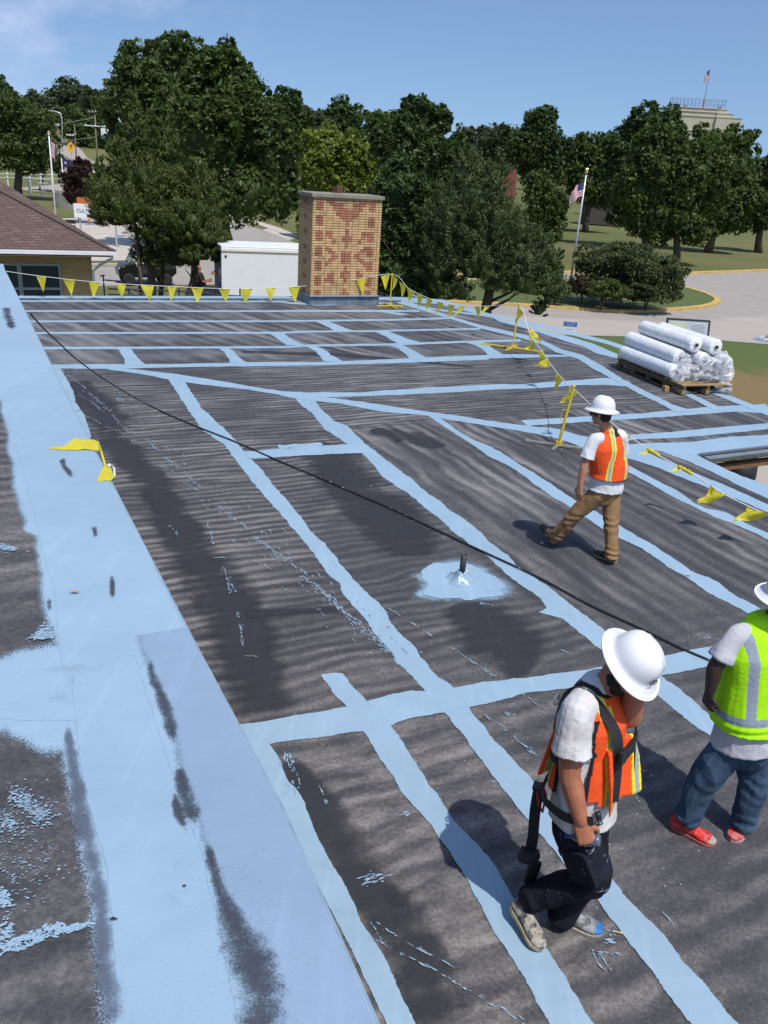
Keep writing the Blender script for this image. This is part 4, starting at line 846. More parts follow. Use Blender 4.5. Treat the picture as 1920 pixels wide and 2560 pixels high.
def crown(name, parent, lobes, nleaf, size, m, seed, clump=.20, kclump=60, shell=.55, hue_clump=True, aspect=.55, needle=False, inner=.0, flat=.8):
    """lobes: (centre, (rx,ry,rz)); leaves sit on many small clumps spread through each lobe's outer volume"""
    rng = np.random.default_rng(seed)
    if not needle:           # break each lobe into a cluster of uneven boughs
        ex_ = []
        for c, r in lobes:
            ex_.append((c, tuple(x * .84 for x in r)))
            for _ in range(7):
                d = rng.normal(size=3); d /= np.linalg.norm(d); d[2] = abs(d[2]) if rng.random() < .7 else d[2]; k = rng.uniform(.22, .46); o_ = rng.uniform(.72, 1.0)
                ex_.append((Vector((c.x + d[0] * r[0] * o_, c.y + d[1] * r[1] * o_, c.z + d[2] * r[2] * o_)), (r[0] * k, r[1] * k, r[2] * k * 1.1)))
        base_lobes = lobes; lobes = ex_; kclump = int(kclump * 1.7)
    else: base_lobes = lobes
    vol = np.array([r[0] * r[1] + r[1] * r[2] + r[0] * r[2] for _, r in lobes]); vol = vol / vol.sum(); VS = []; H = []
    LC = np.array([tuple(c) for c, _ in lobes]); LR = np.array([r for _, r in lobes])
    for (c, r), v in zip(lobes, vol):
        c = np.array(tuple(c)); r = np.array(r, dtype=float); k = max(4, int(kclump * v * (len(lobes) ** .5 if needle else 1.6))); nl = max(20, int(nleaf * v / k))
        d = rng.normal(size=(k, 3)); d /= np.linalg.norm(d, axis=1, keepdims=True); d[:, 2] = np.where(d[:, 2] < -.55, -d[:, 2] * .6, d[:, 2])
        rad = rng.uniform(shell, 1.0, (k, 1)) ** .6
        cc = c + d * r * rad
        rc = clump * float(r.mean()) * rng.uniform(.65, 1.45, k)
        for i in range(k):
            inside = (((cc[i] - LC) / (LR * .62)) ** 2).sum(1) < 1
            if inside.any() and rng.random() > .25: continue
            e = rng.normal(size=(nl, 3)); e /= np.linalg.norm(e, axis=1, keepdims=True)
            q = rng.uniform(.25, 1.12, (nl, 1)) ** .5
            sc = np.array([1.15, 1.15, flat]) * rc[i]
            if needle:
                ax = d[i] * .75 + np.array([0, 0, .55]); ax /= np.linalg.norm(ax); pos = cc[i] + e * q * rc[i] * .5 + ax * (rng.uniform(-1, 1.5, (nl, 1)) * rc[i])
                N = e * .8 + d[i] * .5; VS.append(leaves(rng, pos, N, size, aspect=.22, stretch=ax * 1.6))
            else:
                pos = cc[i] + e * q * sc * (1 + .35 * np.sin(e[:, :1] * 5 + i)) ; N = e * .38 + d[i] * .25 + np.array([0, 0, .55]) + rng.normal(size=(nl, 3)) * .35; VS.append(leaves(rng, pos, N, size, aspect=aspect))
            H.append(np.clip(rng.normal(.5, .24) + rng.normal(0, .16, nl), 0, 1))
        if not needle:
            nf = int(nleaf * v * .22); e = rng.normal(size=(nf, 3)); e /= np.linalg.norm(e, axis=1, keepdims=True); pos = c + e * r * rng.uniform(.8, 1.12, (nf, 1)); keep = ~((((pos[:, None] - LC[None]) / (LR[None] * .8)) ** 2).sum(2) < 1).any(1); pos = pos[keep]; e = e[keep]; VS.append(leaves(rng, pos, e * .4 + np.array([0, 0, .6]) + rng.normal(size=(len(pos), 3)) * .4, size, aspect=aspect)); H.append(np.clip(rng.normal(.5, .25, len(pos)), 0, 1))
    V = np.concatenate(VS).reshape(-1, 3); n = len(V) // 4; h = np.repeat(np.concatenate(H), 4)
    # fold each rhombus into two triangles
    i0 = np.arange(n) * 4; F = np.concatenate([np.stack([i0, i0 + 1, i0 + 2], 1), np.stack([i0, i0 + 2, i0 + 3], 1)])
    if inner:
        for (c, r) in base_lobes:
            b = MB(); b.ball(c, tuple(x * inner for x in r), 14, 10); vv = np.array(b.v)
            for k_ in range(len(vv)):
                p = Vector(vv[k_]); d_ = (p - Vector(c)); vv[k_] = Vector(c) + d_ * (1 + .45 * noise.noise(p * (2.2 / max(r))))
            ff = []
            for f in b.f: ff += [f[:3]] if len(f) == 3 else [(f[0], f[1], f[2]), (f[0], f[2], f[3])]
            F = np.concatenate([F, np.array(ff) + len(V)]); V = np.concatenate([V, vv]); h = np.concatenate([h, np.full(len(vv), .1)])
    return mesh_np(name, V, F, m, parent, {'hue': ('FLOAT', h)})
def limbs(b, base, top_, r0, rnd, n=7, spread=.5, frm=.3, targets=None):
    base = Vector(base); top_ = Vector(top_); H = (top_ - base).length
    pts = [base.lerp(top_, t) + Vector((rnd.uniform(-1, 1), rnd.uniform(-1, 1), 0)) * H * .02 * (t > 0) for t in np.linspace(0, 1, 7)]
    b.smooth = True; b.tube(pts, [r0 * 1.35, r0, r0 * .9, r0 * .75, r0 * .55, r0 * .35, r0 * .12], 9)
    for i in range(n):
        t = lerp(frm, .9, (i + rnd.random() * .6) / n); p = base.lerp(top_, t); a = rnd.uniform(0, 6.28) + i * 2.4; L_ = H * spread * (1.1 - t) * rnd.uniform(.7, 1.2)
        e = p + Vector((math.cos(a) * L_, math.sin(a) * L_, L_ * rnd.uniform(.35, .9))); mid = p.lerp(e, .5) + Vector((0, 0, -L_ * .08)); r_ = r0 * .45 * (1.1 - t)
        b.tube([p, mid, e], [r_, r_ * .6, r_ * .18], 6)
        e2 = mid + Vector((math.cos(a + .8) * L_ * .5, math.sin(a + .8) * L_ * .5, L_ * .4)); b.tube([mid, e2], [r_ * .5, r_ * .12], 5)
def lobeset(px, Y, rnd, depth=.8):
    """lobes given as (px, py, halfwidth_px, halfheight_px, dY) seen at distance Y"""
    out = []
    for q in px:
        x, y, hw_, hh = q[:4]; dy = q[4] if len(q) > 4 else 0.; c = at(x, y, Y + dy); sc = (Y + dy) / FPX * .92
        out.append((c, (hw_ * sc, hw_ * sc * depth, hh * sc)))
    return out
def tree(name, label, cat, px, Y, base_px, kind, nleaf, size, seed, group=None, trunk_r=.25, kclump=60, clump=.2, needle=False, inner=.5, base_z=None, top_f=.75, depth=.8, shell=.55, bark=None, nl=7, flat=.8, lean=(0, 0), trunks=None, aspect=.55):
    rnd = random.Random(seed); b0 = at(base_px[0], base_px[1], Y); gz = height(b0.x, Y) if base_z is None else base_z; base = Vector((b0.x, Y, gz - .05))
    t = empty(name, base, label, cat, group); lb = lobeset(px, Y, rnd, depth)
    hi = max(c.z + r[2] for c, r in lb); cxm = sum((c.x for c, r in lb)) / len(lb); cym = sum((c.y for c, r in lb)) / len(lb)
    b = MB(); limbs(b, base, Vector((lerp(base.x, cxm, .8), lerp(base.y, cym, .8), lerp(gz, hi, top_f))), trunk_r, rnd, nl)
    for q in (trunks or []):
        p0 = at(q[0], q[1], Y + q[4]); p0.z = gz; p1 = at(q[2], q[3], Y + q[4]); b.tube([p0, p0.lerp(p1, .5) + Vector((.05, 0, 0)), p1], [q[5], q[5] * .85, q[5] * .6], 8)
    b.build('trunk', bark or M_BARK, t, recalc=False)
    crown('crown', t, lb, nleaf, size, LM[kind], seed, clump, kclump, shell, needle=needle, inner=inner, flat=flat, aspect=aspect)
    return t
# the great maple behind the street
tree('maple_tree', 'huge dark green maple with broad rounded crown, tallest tree in view', 'tree',
     [(430, 208, 115, 92), (340, 260, 85, 110, -1), (540, 230, 110, 95, 1), (620, 330, 90, 120), (480, 350, 130, 130, -2), (455, 155, 78, 50), (500, 175, 80, 62), (590, 210, 60, 70), (680, 430, 65, 110, -1), (620, 490, 105, 80, -2), (560, 150, 52, 40), (422, 125, 50, 30), (330, 165, 48, 42), (300, 360, 40, 90), (710, 480, 38, 90, -1), (400, 420, 90, 90)],
     66, (560, 600), 'maple', 95000, .19, 3, trunk_r=.75, kclump=330, clump=.17, inner=.62, nl=10, shell=.6)
# two-topped cedar clump in front of it
tree('cedar_tree', 'feathery dark cedar with two pointed tops and bare reddish multiple trunks', 'tree',
     [(339, 250, 10, 38), (338, 290, 20, 40), (334, 340, 36, 45), (421, 292, 8, 34), (419, 330, 17, 36), (416, 378, 34, 46), (318, 400, 52, 50), (370, 455, 92, 60), (270, 490, 50, 60), (255, 440, 26, 44), (330, 520, 100, 60, -.6), (420, 500, 90, 75, .5), (500, 470, 45, 65), (525, 540, 35, 60), (290, 550, 55, 28), (400, 575, 75, 60, -.3), (375, 640, 45, 40), (440, 640, 65, 50, -.3), (480, 600, 70, 45), (245, 535, 28, 26), (530, 610, 35, 35)],
     39, (372, 720), 'cedar', 90000, .085, 7, trunk_r=.13, kclump=420, clump=.2, needle=True, inner=.5, top_f=.7, bark=M_BARKR, shell=.5,
     trunks=[(352, 730, 340, 560, -.4, .12), (385, 730, 372, 540, 0, .11), (395, 735, 410, 600, .3, .13), (360, 725, 338, 600, -.8, .08)])
tree('cedar_tree', 'cedar with one thick dark trunk between utility vehicle and white truck', 'tree',
     [(475, 560, 70, 50), (520, 600, 50, 40), (450, 600, 50, 35), (500, 640, 60, 24), (545, 640, 35, 22)], 37.5, (476, 720), 'cedar', 20000, .085, 8, trunk_r=.33, kclump=120, clump=.2, needle=True, inner=.45, bark=M_BARK, nl=5)
tree('dense_tree', 'dense dark broadleaf tree right behind the brick chimney', 'tree', [(1000, 480, 75, 95), (960, 560, 60, 100), (1040, 600, 80, 110), (990, 680, 90, 80), (1080, 520, 55, 80), (930, 650, 40, 80), (1080, 700, 60, 60)], 37, (1010, 780), 'dark', 52000, .125, 11, trunk_r=.2, kclump=260, clump=.2, inner=.6, aspect=.4)
tree('juniper_tree', 'shaggy grey green juniper with drooping lower boughs over roof edge', 'tree',
     [(1190, 495, 75, 90), (1140, 560, 85, 90), (1235, 580, 88, 90), (1300, 640, 85, 70), (1190, 660, 95, 80), (1110, 660, 70, 90), (1285, 705, 95, 50), (1340, 690, 45, 30), (1370, 745, 25, 40), (1345, 775, 26, 30), (1120, 730, 70, 36), (1385, 650, 24, 44), (1365, 700, 50, 40), (1330, 600, 40, 40), (1160, 430, 30, 60), (1240, 450, 35, 60)],
     35.5, (1212, 800), 'juniper', 90000, .075, 12, trunk_r=.24, kclump=420, clump=.2, needle=True, inner=.42, shell=.45, nl=10)
tree('tall_tree', 'tall dark tree with two knobbly tops above the chimney tree', 'tree', [(1060, 290, 42, 42), (1040, 340, 75, 60), (1100, 310, 30, 40), (1075, 420, 85, 70), (990, 380, 60, 60), (1130, 400, 50, 60), (1020, 270, 22, 26)], 62, (1060, 640), 'dark', 40000, .17, 13, trunk_r=.4, kclump=230, clump=.2, inner=.6, group=None)
tree('yellow_green_tree', 'yellow green tree left of and behind the brick chimney', 'tree', [(815, 385, 62, 65), (880, 400, 50, 60), (800, 470, 60, 70), (870, 480, 60, 70), (920, 430, 38, 60), (770, 430, 30, 60), (790, 560, 60, 50)], 84, (830, 600), 'yellow', 36000, .20, 14, trunk_r=.35, kclump=200, clump=.2, inner=.55)
tree('young_tree', 'slender young broadleaf tree standing alone on lawn left of flagpole', 'tree', [(1350, 480, 38, 45), (1375, 530, 48, 45), (1340, 540, 36, 50), (1395, 510, 28, 35), (1370, 585, 46, 34), (1335, 450, 18, 25), (1345, 610, 36, 24), (1390, 560, 30, 34)], 78, (1365, 632), 'mid', 17000, .16, 15, trunk_r=.14, kclump=110, clump=.24, inner=.35)
# park trees on the right lawn
G = 'shade trees on the park lawn'
tree('park_tree', 'leafy park tree with short forked trunk nearest to the kerb', 'tree', [(1650, 420, 80, 80), (1590, 470, 60, 70), (1700, 480, 75, 70), (1740, 430, 70, 80), (1660, 540, 70, 45), (1720, 550, 60, 45), (1640, 360, 55, 50), (1780, 500, 45, 60), (1640, 585, 50, 26), (1735, 590, 55, 26), (1600, 560, 40, 30)], 83, (1693, 646), 'mid', 60000, .19, 21, G, .33, 300, .19, inner=.52, nl=9)
tree('park_tree', 'tall park tree whose crown covers the left foot of the stone tower', 'tree', [(1620, 330, 62, 55), (1570, 380, 60, 60), (1660, 310, 40, 40), (1600, 440, 75, 60), (1550, 450, 45, 70), (1580, 500, 60, 45), (1570, 330, 22, 30), (1690, 350, 32, 45), (1560, 545, 50, 30), (1610, 550, 50, 24)], 100, (1622, 605), 'dark', 45000, .21, 22, G, .42, 240, .19, inner=.55)
tree('park_tree', 'wide park tree standing right in front of the stone tower', 'tree', [(1790, 370, 62, 50), (1735, 375, 36, 32), (1830, 420, 60, 60), (1760, 440, 75, 60), (1850, 500, 60, 55), (1790, 540, 60, 45), (1870, 345, 22, 22), (1735, 520, 40, 40), (1830, 560, 60, 28), (1770, 570, 50, 24)], 102, (1775, 606), 'mid', 48000, .21, 23, G, .42, 260, .19, inner=.55)
tree('park_tree', 'dark park tree at the far right edge of the picture', 'tree', [(1900, 440, 50, 50), (1930, 480, 60, 60), (1870, 500, 40, 50), (1910, 545, 55, 35), (1960, 410, 40, 40), (1880, 560, 26, 22)], 108, (1905, 592), 'dark', 26000, .22, 24, G, .4, 140, .2, inner=.55)
G = 'trees on the skyline beyond the park'
sk = [('skyline_tree', 'full dark tree with pointed crest right of centre on skyline', [(1345, 330, 50, 50), (1320, 380, 60, 60), (1380, 380, 45, 60), (1350, 440, 60, 50), (1360, 292, 28, 22)], 120, (1350, 540), 'dark', 26000, .24, 31),
      ('skyline_tree', 'pale green round skyline tree behind the tall flagpole', [(1465, 375, 45, 45), (1430, 420, 45, 55), (1500, 420, 50, 55), (1470, 470, 60, 50), (1540, 390, 30, 35), (1525, 480, 40, 50)], 125, (1470, 530), 'mid', 26000, .24, 32),
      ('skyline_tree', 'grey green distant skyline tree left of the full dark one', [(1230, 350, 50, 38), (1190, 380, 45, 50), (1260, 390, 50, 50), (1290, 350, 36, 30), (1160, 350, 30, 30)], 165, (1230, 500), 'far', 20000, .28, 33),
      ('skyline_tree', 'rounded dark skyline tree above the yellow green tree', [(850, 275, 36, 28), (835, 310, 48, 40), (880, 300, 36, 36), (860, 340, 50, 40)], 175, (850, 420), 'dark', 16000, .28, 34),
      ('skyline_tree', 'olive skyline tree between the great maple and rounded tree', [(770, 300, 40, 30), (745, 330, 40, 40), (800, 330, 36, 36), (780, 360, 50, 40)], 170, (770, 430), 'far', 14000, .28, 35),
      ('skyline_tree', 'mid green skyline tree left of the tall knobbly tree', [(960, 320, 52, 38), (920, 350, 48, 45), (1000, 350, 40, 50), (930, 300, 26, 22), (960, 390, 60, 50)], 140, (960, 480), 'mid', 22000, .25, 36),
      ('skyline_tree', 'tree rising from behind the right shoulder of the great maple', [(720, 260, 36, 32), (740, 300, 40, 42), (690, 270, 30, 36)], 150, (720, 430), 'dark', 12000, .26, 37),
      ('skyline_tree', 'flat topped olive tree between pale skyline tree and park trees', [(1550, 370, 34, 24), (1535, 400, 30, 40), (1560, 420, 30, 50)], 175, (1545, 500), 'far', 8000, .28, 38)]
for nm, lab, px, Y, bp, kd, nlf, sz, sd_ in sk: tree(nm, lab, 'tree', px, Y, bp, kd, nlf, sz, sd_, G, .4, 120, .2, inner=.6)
G = 'trees on the left hillside'
hl = [('hillside_tree', 'large bushy tree at left edge above the brown roof', [(40, 290, 70, 50), (90, 330, 50, 55), (30, 360, 70, 60), (110, 380, 45, 45), (10, 270, 30, 35), (60, 410, 60, 30)], 112, (42, 462), 'mid', 40000, .20, 41, .5, None),
      ('hillside_tree', 'small tree behind the white rail fence', [(120, 400, 32, 22), (145, 415, 18, 18), (95, 405, 22, 18)], 128, (97, 442), 'dark', 7000, .2, 42, .18, None),
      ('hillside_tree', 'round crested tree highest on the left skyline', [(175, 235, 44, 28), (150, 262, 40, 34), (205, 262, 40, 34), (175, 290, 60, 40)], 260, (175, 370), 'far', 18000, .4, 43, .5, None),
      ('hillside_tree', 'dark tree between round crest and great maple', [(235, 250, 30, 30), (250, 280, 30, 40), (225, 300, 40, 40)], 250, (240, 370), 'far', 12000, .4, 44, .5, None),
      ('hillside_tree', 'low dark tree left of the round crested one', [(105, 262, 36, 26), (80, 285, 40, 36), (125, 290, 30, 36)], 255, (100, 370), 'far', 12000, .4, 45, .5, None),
      ('hillside_tree', 'shrubby tree on slope behind the pole with white crossarm', [(200, 330, 50, 40), (235, 350, 40, 50), (180, 300, 40, 34), (255, 320, 30, 50)], 215, (215, 385), 'mid', 18000, .34, 46, .4, None),
      ('hillside_tree', 'dark treetop poking in at the far left edge', [(0, 215, 26, 22), (-20, 250, 50, 40), (15, 250, 22, 26)], 240, (0, 400), 'dark', 9000, .38, 47, .4, None),
      ('hillside_tree', 'dense tree along the uphill road behind the brick wall', [(120, 320, 30, 34), (150, 325, 26, 28), (165, 345, 16, 20)], 330, (130, 365), 'dark', 9000, .5, 48, .4, None)]
for nm, lab, px, Y, bp, kd, nlf, sz, sd_, tr_, gz in hl: tree(nm, lab, 'tree', px, Y, bp, kd, nlf, sz, sd_, G, tr_, 110, .2, inner=.6)
tree('purple_leaved_tree', 'small purple leaved tree beside the white centre sign', 'tree', [(200, 430, 32, 30), (180, 465, 28, 34), (215, 470, 30, 38), (195, 495, 34, 22)], 84, (198, 530), 'purple', 14000, .16, 49, None, .12, 90, .24, inner=.5)
tree('far_woods_tree', 'low olive trees closing the view behind the chimney', 'tree', [(700, 400, 60, 60), (760, 470, 40, 60), (1140, 470, 60, 60), (1200, 460, 70, 60)], 135, (760, 520), 'dark', 18000, .25, 50, None, .3, 100, .2, inner=.7) if False else None
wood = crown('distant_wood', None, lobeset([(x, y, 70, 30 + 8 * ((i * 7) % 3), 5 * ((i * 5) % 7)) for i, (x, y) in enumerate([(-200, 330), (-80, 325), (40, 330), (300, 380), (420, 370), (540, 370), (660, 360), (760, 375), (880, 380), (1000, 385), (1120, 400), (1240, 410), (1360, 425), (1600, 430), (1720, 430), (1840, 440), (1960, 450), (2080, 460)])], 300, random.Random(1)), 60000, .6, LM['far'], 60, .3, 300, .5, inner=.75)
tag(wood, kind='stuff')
# clipped bushes and bed on the island
def bush(name, label, cat, px, Y, kind, n, size, seed, group=None, zb=.13, inner=.6, clump=.2, kc=90):
    lb = lobeset(px, Y, None, .9); t = empty(name, (sum(c.x for c, _ in lb) / len(lb), Y, zb), label, cat, group); rnd = random.Random(seed); b = MB()
    for i in range(5):
        a = rnd.uniform(0, 6.28); c, r = lb[0]; p = Vector((c.x, c.y, zb)); b.tube([p, Vector((c.x + math.cos(a) * r[0] * .2, c.y + math.sin(a) * r[1] * .2, c.z))], [.05, .02], 5)
    b.build('stems', M_BARK, t, recalc=False); crown('foliage', t, lb, n, size, LM[kind], seed, clump, kc, .7, inner=inner); return t
bush('round_bush', 'big rounded olive bush left one of the pair on the island', 'bush', [(1520, 660, 84, 48), (1490, 668, 55, 34), (1560, 655, 55, 44), (1530, 705, 74, 36), (1495, 712, 52, 26), (1565, 728, 64, 24), (1520, 735, 50, 16)], 52, 'bush', 34000, .085, 71, None, kc=260, clump=.16)
bush('round_bush', 'big rounded olive bush right one of the pair on the island', 'bush', [(1630, 678, 90, 55), (1600, 658, 55, 34), (1668, 690, 50, 40), (1620, 722, 90, 32), (1665, 712, 52, 30), (1630, 740, 76, 18)], 50.5, 'bush', 36000, .085, 72, None, kc=260, clump=.16)
bush('bed_shrub', 'low russet shrub at the foot of the tall flagpole', 'shrub', [(1462, 712, 42, 24), (1442, 722, 30, 20), (1480, 725, 30, 18)], 51, 'russet', 6000, .08, 73, None, kc=60)
bush('bed_shrub', 'fresh green low shrub in the middle of the island bed', 'shrub', [(1510, 722, 44, 22), (1545, 730, 34, 18), (1488, 728, 26, 18)], 49.5, 'fresh', 9000, .08, 74, None, kc=80)
bush('bed_shrub', 'upright green shrub just left of the flagpole foot', 'shrub', [(1390, 715, 26, 40), (1380, 690, 10, 45), (1405, 730, 22, 22)], 50, 'juniper', 9000, .07, 75, None, kc=80)
bush('bed_shrub', 'dull green shrub between flagpole and roof juniper', 'shrub', [(1330, 725, 40, 22), (1360, 735, 30, 20)], 55, 'bush', 7000, .08, 76, None, kc=80)
b = MB(); rnd = random.Random(9)
rk0 = [(1398, 745), (1412, 750), (1440, 752), (1470, 753), (1480, 752), (1535, 752), (1548, 751), (1560, 751), (1585, 749), (1594, 746)]
for i, (x, y) in enumerate(rk0):
    p = hit(x, y, .13); b = MB(); b.smooth = False; b.ball(p + Vector((0, 0, .1)), (rnd.uniform(.16, .3), .2, rnd.uniform(.12, .2)), 7, 5)
    b.v = [tuple(Vector(v) + Vector((rnd.uniform(-.03, .03),) * 3)) for v in b.v]
    o = b.build('border_rock', mat('pale_rock', (.50, .44, .36), .9, noise_amt=.3, noise_scale=4) if i == 0 else bpy.data.materials['pale_rock'], None)
    tag(o, 'pale rounded rock edging the flower bed on the grassy island', 'rock', 'rocks edging the island flower bed')
# ------------------------------------------------------------------ things beyond the roof
M_WHITE = mat('white_paint', (.78, .79, .80), .45, noise_amt=.06, noise_scale=2)
M_POLE = mat('brushed_aluminium_pole', (.55, .56, .58), .4, .6)
M_WOODP = mat('grey_utility_wood', (.20, .165, .13), .9, noise_amt=.35, noise_scale=8)
M_NAVY = mat('navy_rail_paint', (.045, .035, .085), .4)
M_BLACK = mat('black_plastic', (.015, .016, .018), .5)
M_RED = mat('flag_red', (.42, .03, .05), .8); M_FWHITE = mat('flag_white', (.72, .70, .74), .8); M_FBLUE = mat('flag_blue', (.03, .04, .14), .8)
M_GOLD = mat('gold_ball', (.8, .55, .15), .25, .9)
M_GLASS = mat('dark_window_glass', (.035, .055, .06), .08, 0., spec=.8)

# neighbouring house with the hip roof
H0 = at(287, 630, 30); EV = H0.z
hs = empty('brown_roofed_house', (H0.x - 8, 31, 0), 'yellow brick house with brown shingled hip roof and white gutter', 'house')
def shingle_mat():
    m = bpy.data.materials.new('brown_shingles'); m.use_nodes = True; n = m.node_tree.nodes; l = m.node_tree.links; b = n['Principled BSDF']
    t = n.new('ShaderNodeTexCoord'); mp_ = n.new('ShaderNodeMapping'); mp_.inputs['Rotation'].default_value = (math.radians(90), 0, 0)
    sx = n.new('ShaderNodeSeparateXYZ'); cx_ = n.new('ShaderNodeCombineXYZ'); l.new(t.outputs['Object'], sx.inputs[0])
    rr = n.new('ShaderNodeVectorRotate'); rr.rotation_type = 'Z_AXIS'; rr.inputs['Angle'].default_value = math.radians(0); l.new(t.outputs['Object'], rr.inputs[0]); s2 = n.new('ShaderNodeSeparateXYZ'); l.new(rr.outputs[0], s2.inputs[0])
    l.new(s2.outputs[0], cx_.inputs[0]); mu_ = n.new('ShaderNodeMath'); mu_.operation = 'MULTIPLY'; mu_.inputs[1].default_value = 2.1; l.new(sx.outputs[2], mu_.inputs[0]); l.new(mu_.outputs[0], cx_.inputs[1])
    br = n.new('ShaderNodeTexBrick'); br.inputs['Scale'].default_value = 1.6; br.inputs['Mortar Size'].default_value = .022; br.inputs['Brick Width'].default_value = .55; br.inputs['Row Height'].default_value = .24; br.inputs['Bias'].default_value = -.2
    br.inputs['Color1'].default_value = (.105, .068, .058, 1); br.inputs['Color2'].default_value = (.155, .105, .090, 1); br.inputs['Mortar'].default_value = (.045, .028, .024, 1)
    l.new(cx_.outputs[0], br.inputs['Vector']); z = n.new('ShaderNodeTexNoise'); z.inputs['Scale'].default_value = 60; l.new(t.outputs['Object'], z.inputs['Vector'])
    x = n.new('ShaderNodeMix'); x.data_type = 'RGBA'; x.blend_type = 'OVERLAY'; x.inputs['Factor'].default_value = .5; l.new(br.outputs[0], x.inputs['A']); l.new(z.outputs[0], x.inputs['B']); l.new(x.outputs['Result'], b.inputs['Base Color'])
    b.inputs['Roughness'].default_value = .95; return m
M_SHING = shingle_mat()
ex = D2.copy(); ey = D1.copy()
C0 = H0; C1 = H0 - ex * 17; B0 = H0 + ey * 1.6; Ap = at(0, 478, 32.6); hipd = (Ap - C0).normalized()
RI = C0 + hipd * 9.2; Bs = at(0, 452, 34.2); hipb = (Bs - B0).normalized(); RB = B0 + hipb * 9.4
RL = RI - ex * 9
b = MB(); b.poly([C1, C0, RI, RL]); b.build('roof', M_SHING, hs, recalc=False)
rf = [o for o in COL.objects if o.name.startswith('roof') and o.parent == hs][0]
b = MB(); b.poly([C0, B0, RB, RI]); b.poly([B0, C1 + ey * 9, RL, RB]); b.poly([C1, RL, C1 + ey * 9]); b.poly([RI, RB, RL]); b.build('roof_slope', M_SHING, hs, recalc=False)
b = MB(); b.bar(C0 + Vector((0, 0, .03)), RI + Vector((0, 0, .03)), .16, .05); b.build('hip_capping', mat('hip_cap_shingle', (.125, .085, .072), .95, noise_amt=.4, noise_scale=9), hs)
b = MB(); b.bar(C1 - Vector((0, 0, .05)) - ey * .02, C0 - Vector((0, 0, .05)) - ey * .02 + ex * .05, .14, .12); 
b.bar(C0 - Vector((0, 0, .05)), B0 - Vector((0, 0, .05)), .14, .12); b.build('gutter', M_WHITE, hs)
wz = EV - .18; W0 = C0 + ey * .75 - ex * .72
b = MB(); b.add([W0 - Vector((0, 0, W0.z)), W0 - ex * 15 - Vector((0, 0, W0.z)), W0 - ex * 15 + Vector((0, 0, wz - W0.z)), W0 + Vector((0, 0, wz - W0.z))], [(0, 1, 2, 3)])
b.prism([W0 + ey * .01 - Vector((0, 0, W0.z)), W0 + ey * 1.2 - Vector((0, 0, W0.z)), W0 + ey * 7 - ex * 15 - Vector((0, 0, W0.z)), W0 + ey * .01 - ex * 15 - Vector((0, 0, W0.z))], (0, 0, wz))
def brick_wall_mat():
    m = mat('tan_brick_wall', (.50, .31, .13), .9); n = m.node_tree.nodes; l = m.node_tree.links; t = n.new('ShaderNodeTexCoord'); s2 = n.new('ShaderNodeSeparateXYZ'); l.new(t.outputs['Object'], s2.inputs[0]); c_ = n.new('ShaderNodeCombineXYZ'); l.new(s2.outputs[0], c_.inputs[0]); l.new(s2.outputs[2], c_.inputs[1])
    br = n.new('ShaderNodeTexBrick'); br.inputs['Scale'].default_value = 2.3; br.inputs['Mortar Size'].default_value = .012; br.inputs['Row Height'].default_value = .17
    br.inputs['Color1'].default_value = (.44, .27, .115, 1); br.inputs['Color2'].default_value = (.52, .33, .15, 1); br.inputs['Mortar'].default_value = (.36, .25, .14, 1); l.new(c_.outputs[0], br.inputs['Vector']); l.new(br.outputs[0], n['Principled BSDF'].inputs['Base Color']); return m
b.build('wall', brick_wall_mat(), hs)
b = MB(); sz_ = Vector((0, 0, -.17)); b.prism([C1 + ey * .05 + sz_, C0 + ey * .05 - ex * .05 + sz_, C0 + ey * .78 - ex * .05 + sz_, C1 + ey * .78 + sz_], (0, 0, -.015)); b.build('soffit', M_WHITE, hs)
def onwall(px, py):        # point on the house wall plane
    d = ray(px, py); n_ = ey; p0 = W0 - Vector((0, 0, CAMZ)); t = p0.dot(n_) / d.dot(n_); return Vector((d.x * t, d.y * t, CAMZ + d.z * t))
wa, wb = onwall(-60, 662), onwall(150, 662); wz0 = onwall(150, 760).z
b = MB(); hgt = wa.z - wz0; wd = (wb - wa); wl = Vector((wd.x, wd.y, 0)); wu = wl.normalized()
for u0, u1 in ((0, .5), (.5, 1)):
    a_ = wa + wl * u0 - ey * .03; c_ = wa + wl * u1 - ey * .03; a_.z = c_.z = wb.z
    fr = .05
    for s_, e_ in ((a_, c_), (a_ - Vector((0, 0, hgt)), c_ - Vector((0, 0, hgt))), (a_ - Vector((0, 0, hgt * .62)), c_ - Vector((0, 0, hgt * .62)))): b.bar(s_, e_, .05, .08)
    b.bar(a_ + wu * .025, a_ + wu * .025 - Vector((0, 0, hgt)), .05, .08); b.bar(c_ - wu * .025, c_ - wu * .025 - Vector((0, 0, hgt)), .05, .08)
wf = b.build('window', mat('window_frame_grey', (.30, .33, .33), .5), hs)
b = MB(); g0 = wa - ey * .015; g0.z = wb.z; g1 = g0 + wl; b.quad(g0, g1, g1 - Vector((0, 0, hgt)), g0 - Vector((0, 0, hgt))); b.build('pane', M_GLASS, wf, recalc=False)
b = MB(); b.smooth = True; e0 = C0 - Vector((0, 0, .1)) - ex * .1; w_ = W0 - ey * .06 + ex * .02; w1 = Vector((w_.x, w_.y, EV - .75)); b.tube([e0, e0 - Vector((0, 0, .12)), w1 + Vector((0, 0, .22)) + ex * .25, w1, Vector((w_.x, w_.y, .1))], .05, 8); b.build('downpipe', M_WHITE, hs)
# dark cabinet against the house corner
p = at(262, 742, 30.5); o = MB().box(Vector((p.x, 30.5, .9)), (.62, .5, 1.8)).box(Vector((p.x, 30.22, 1.3)), (.5, .06, .7)).build('utility_cabinet', M_BLACK, None, bevel=.02); tag(o, 'black utility cabinet at the corner of the brick house', 'cabinet')
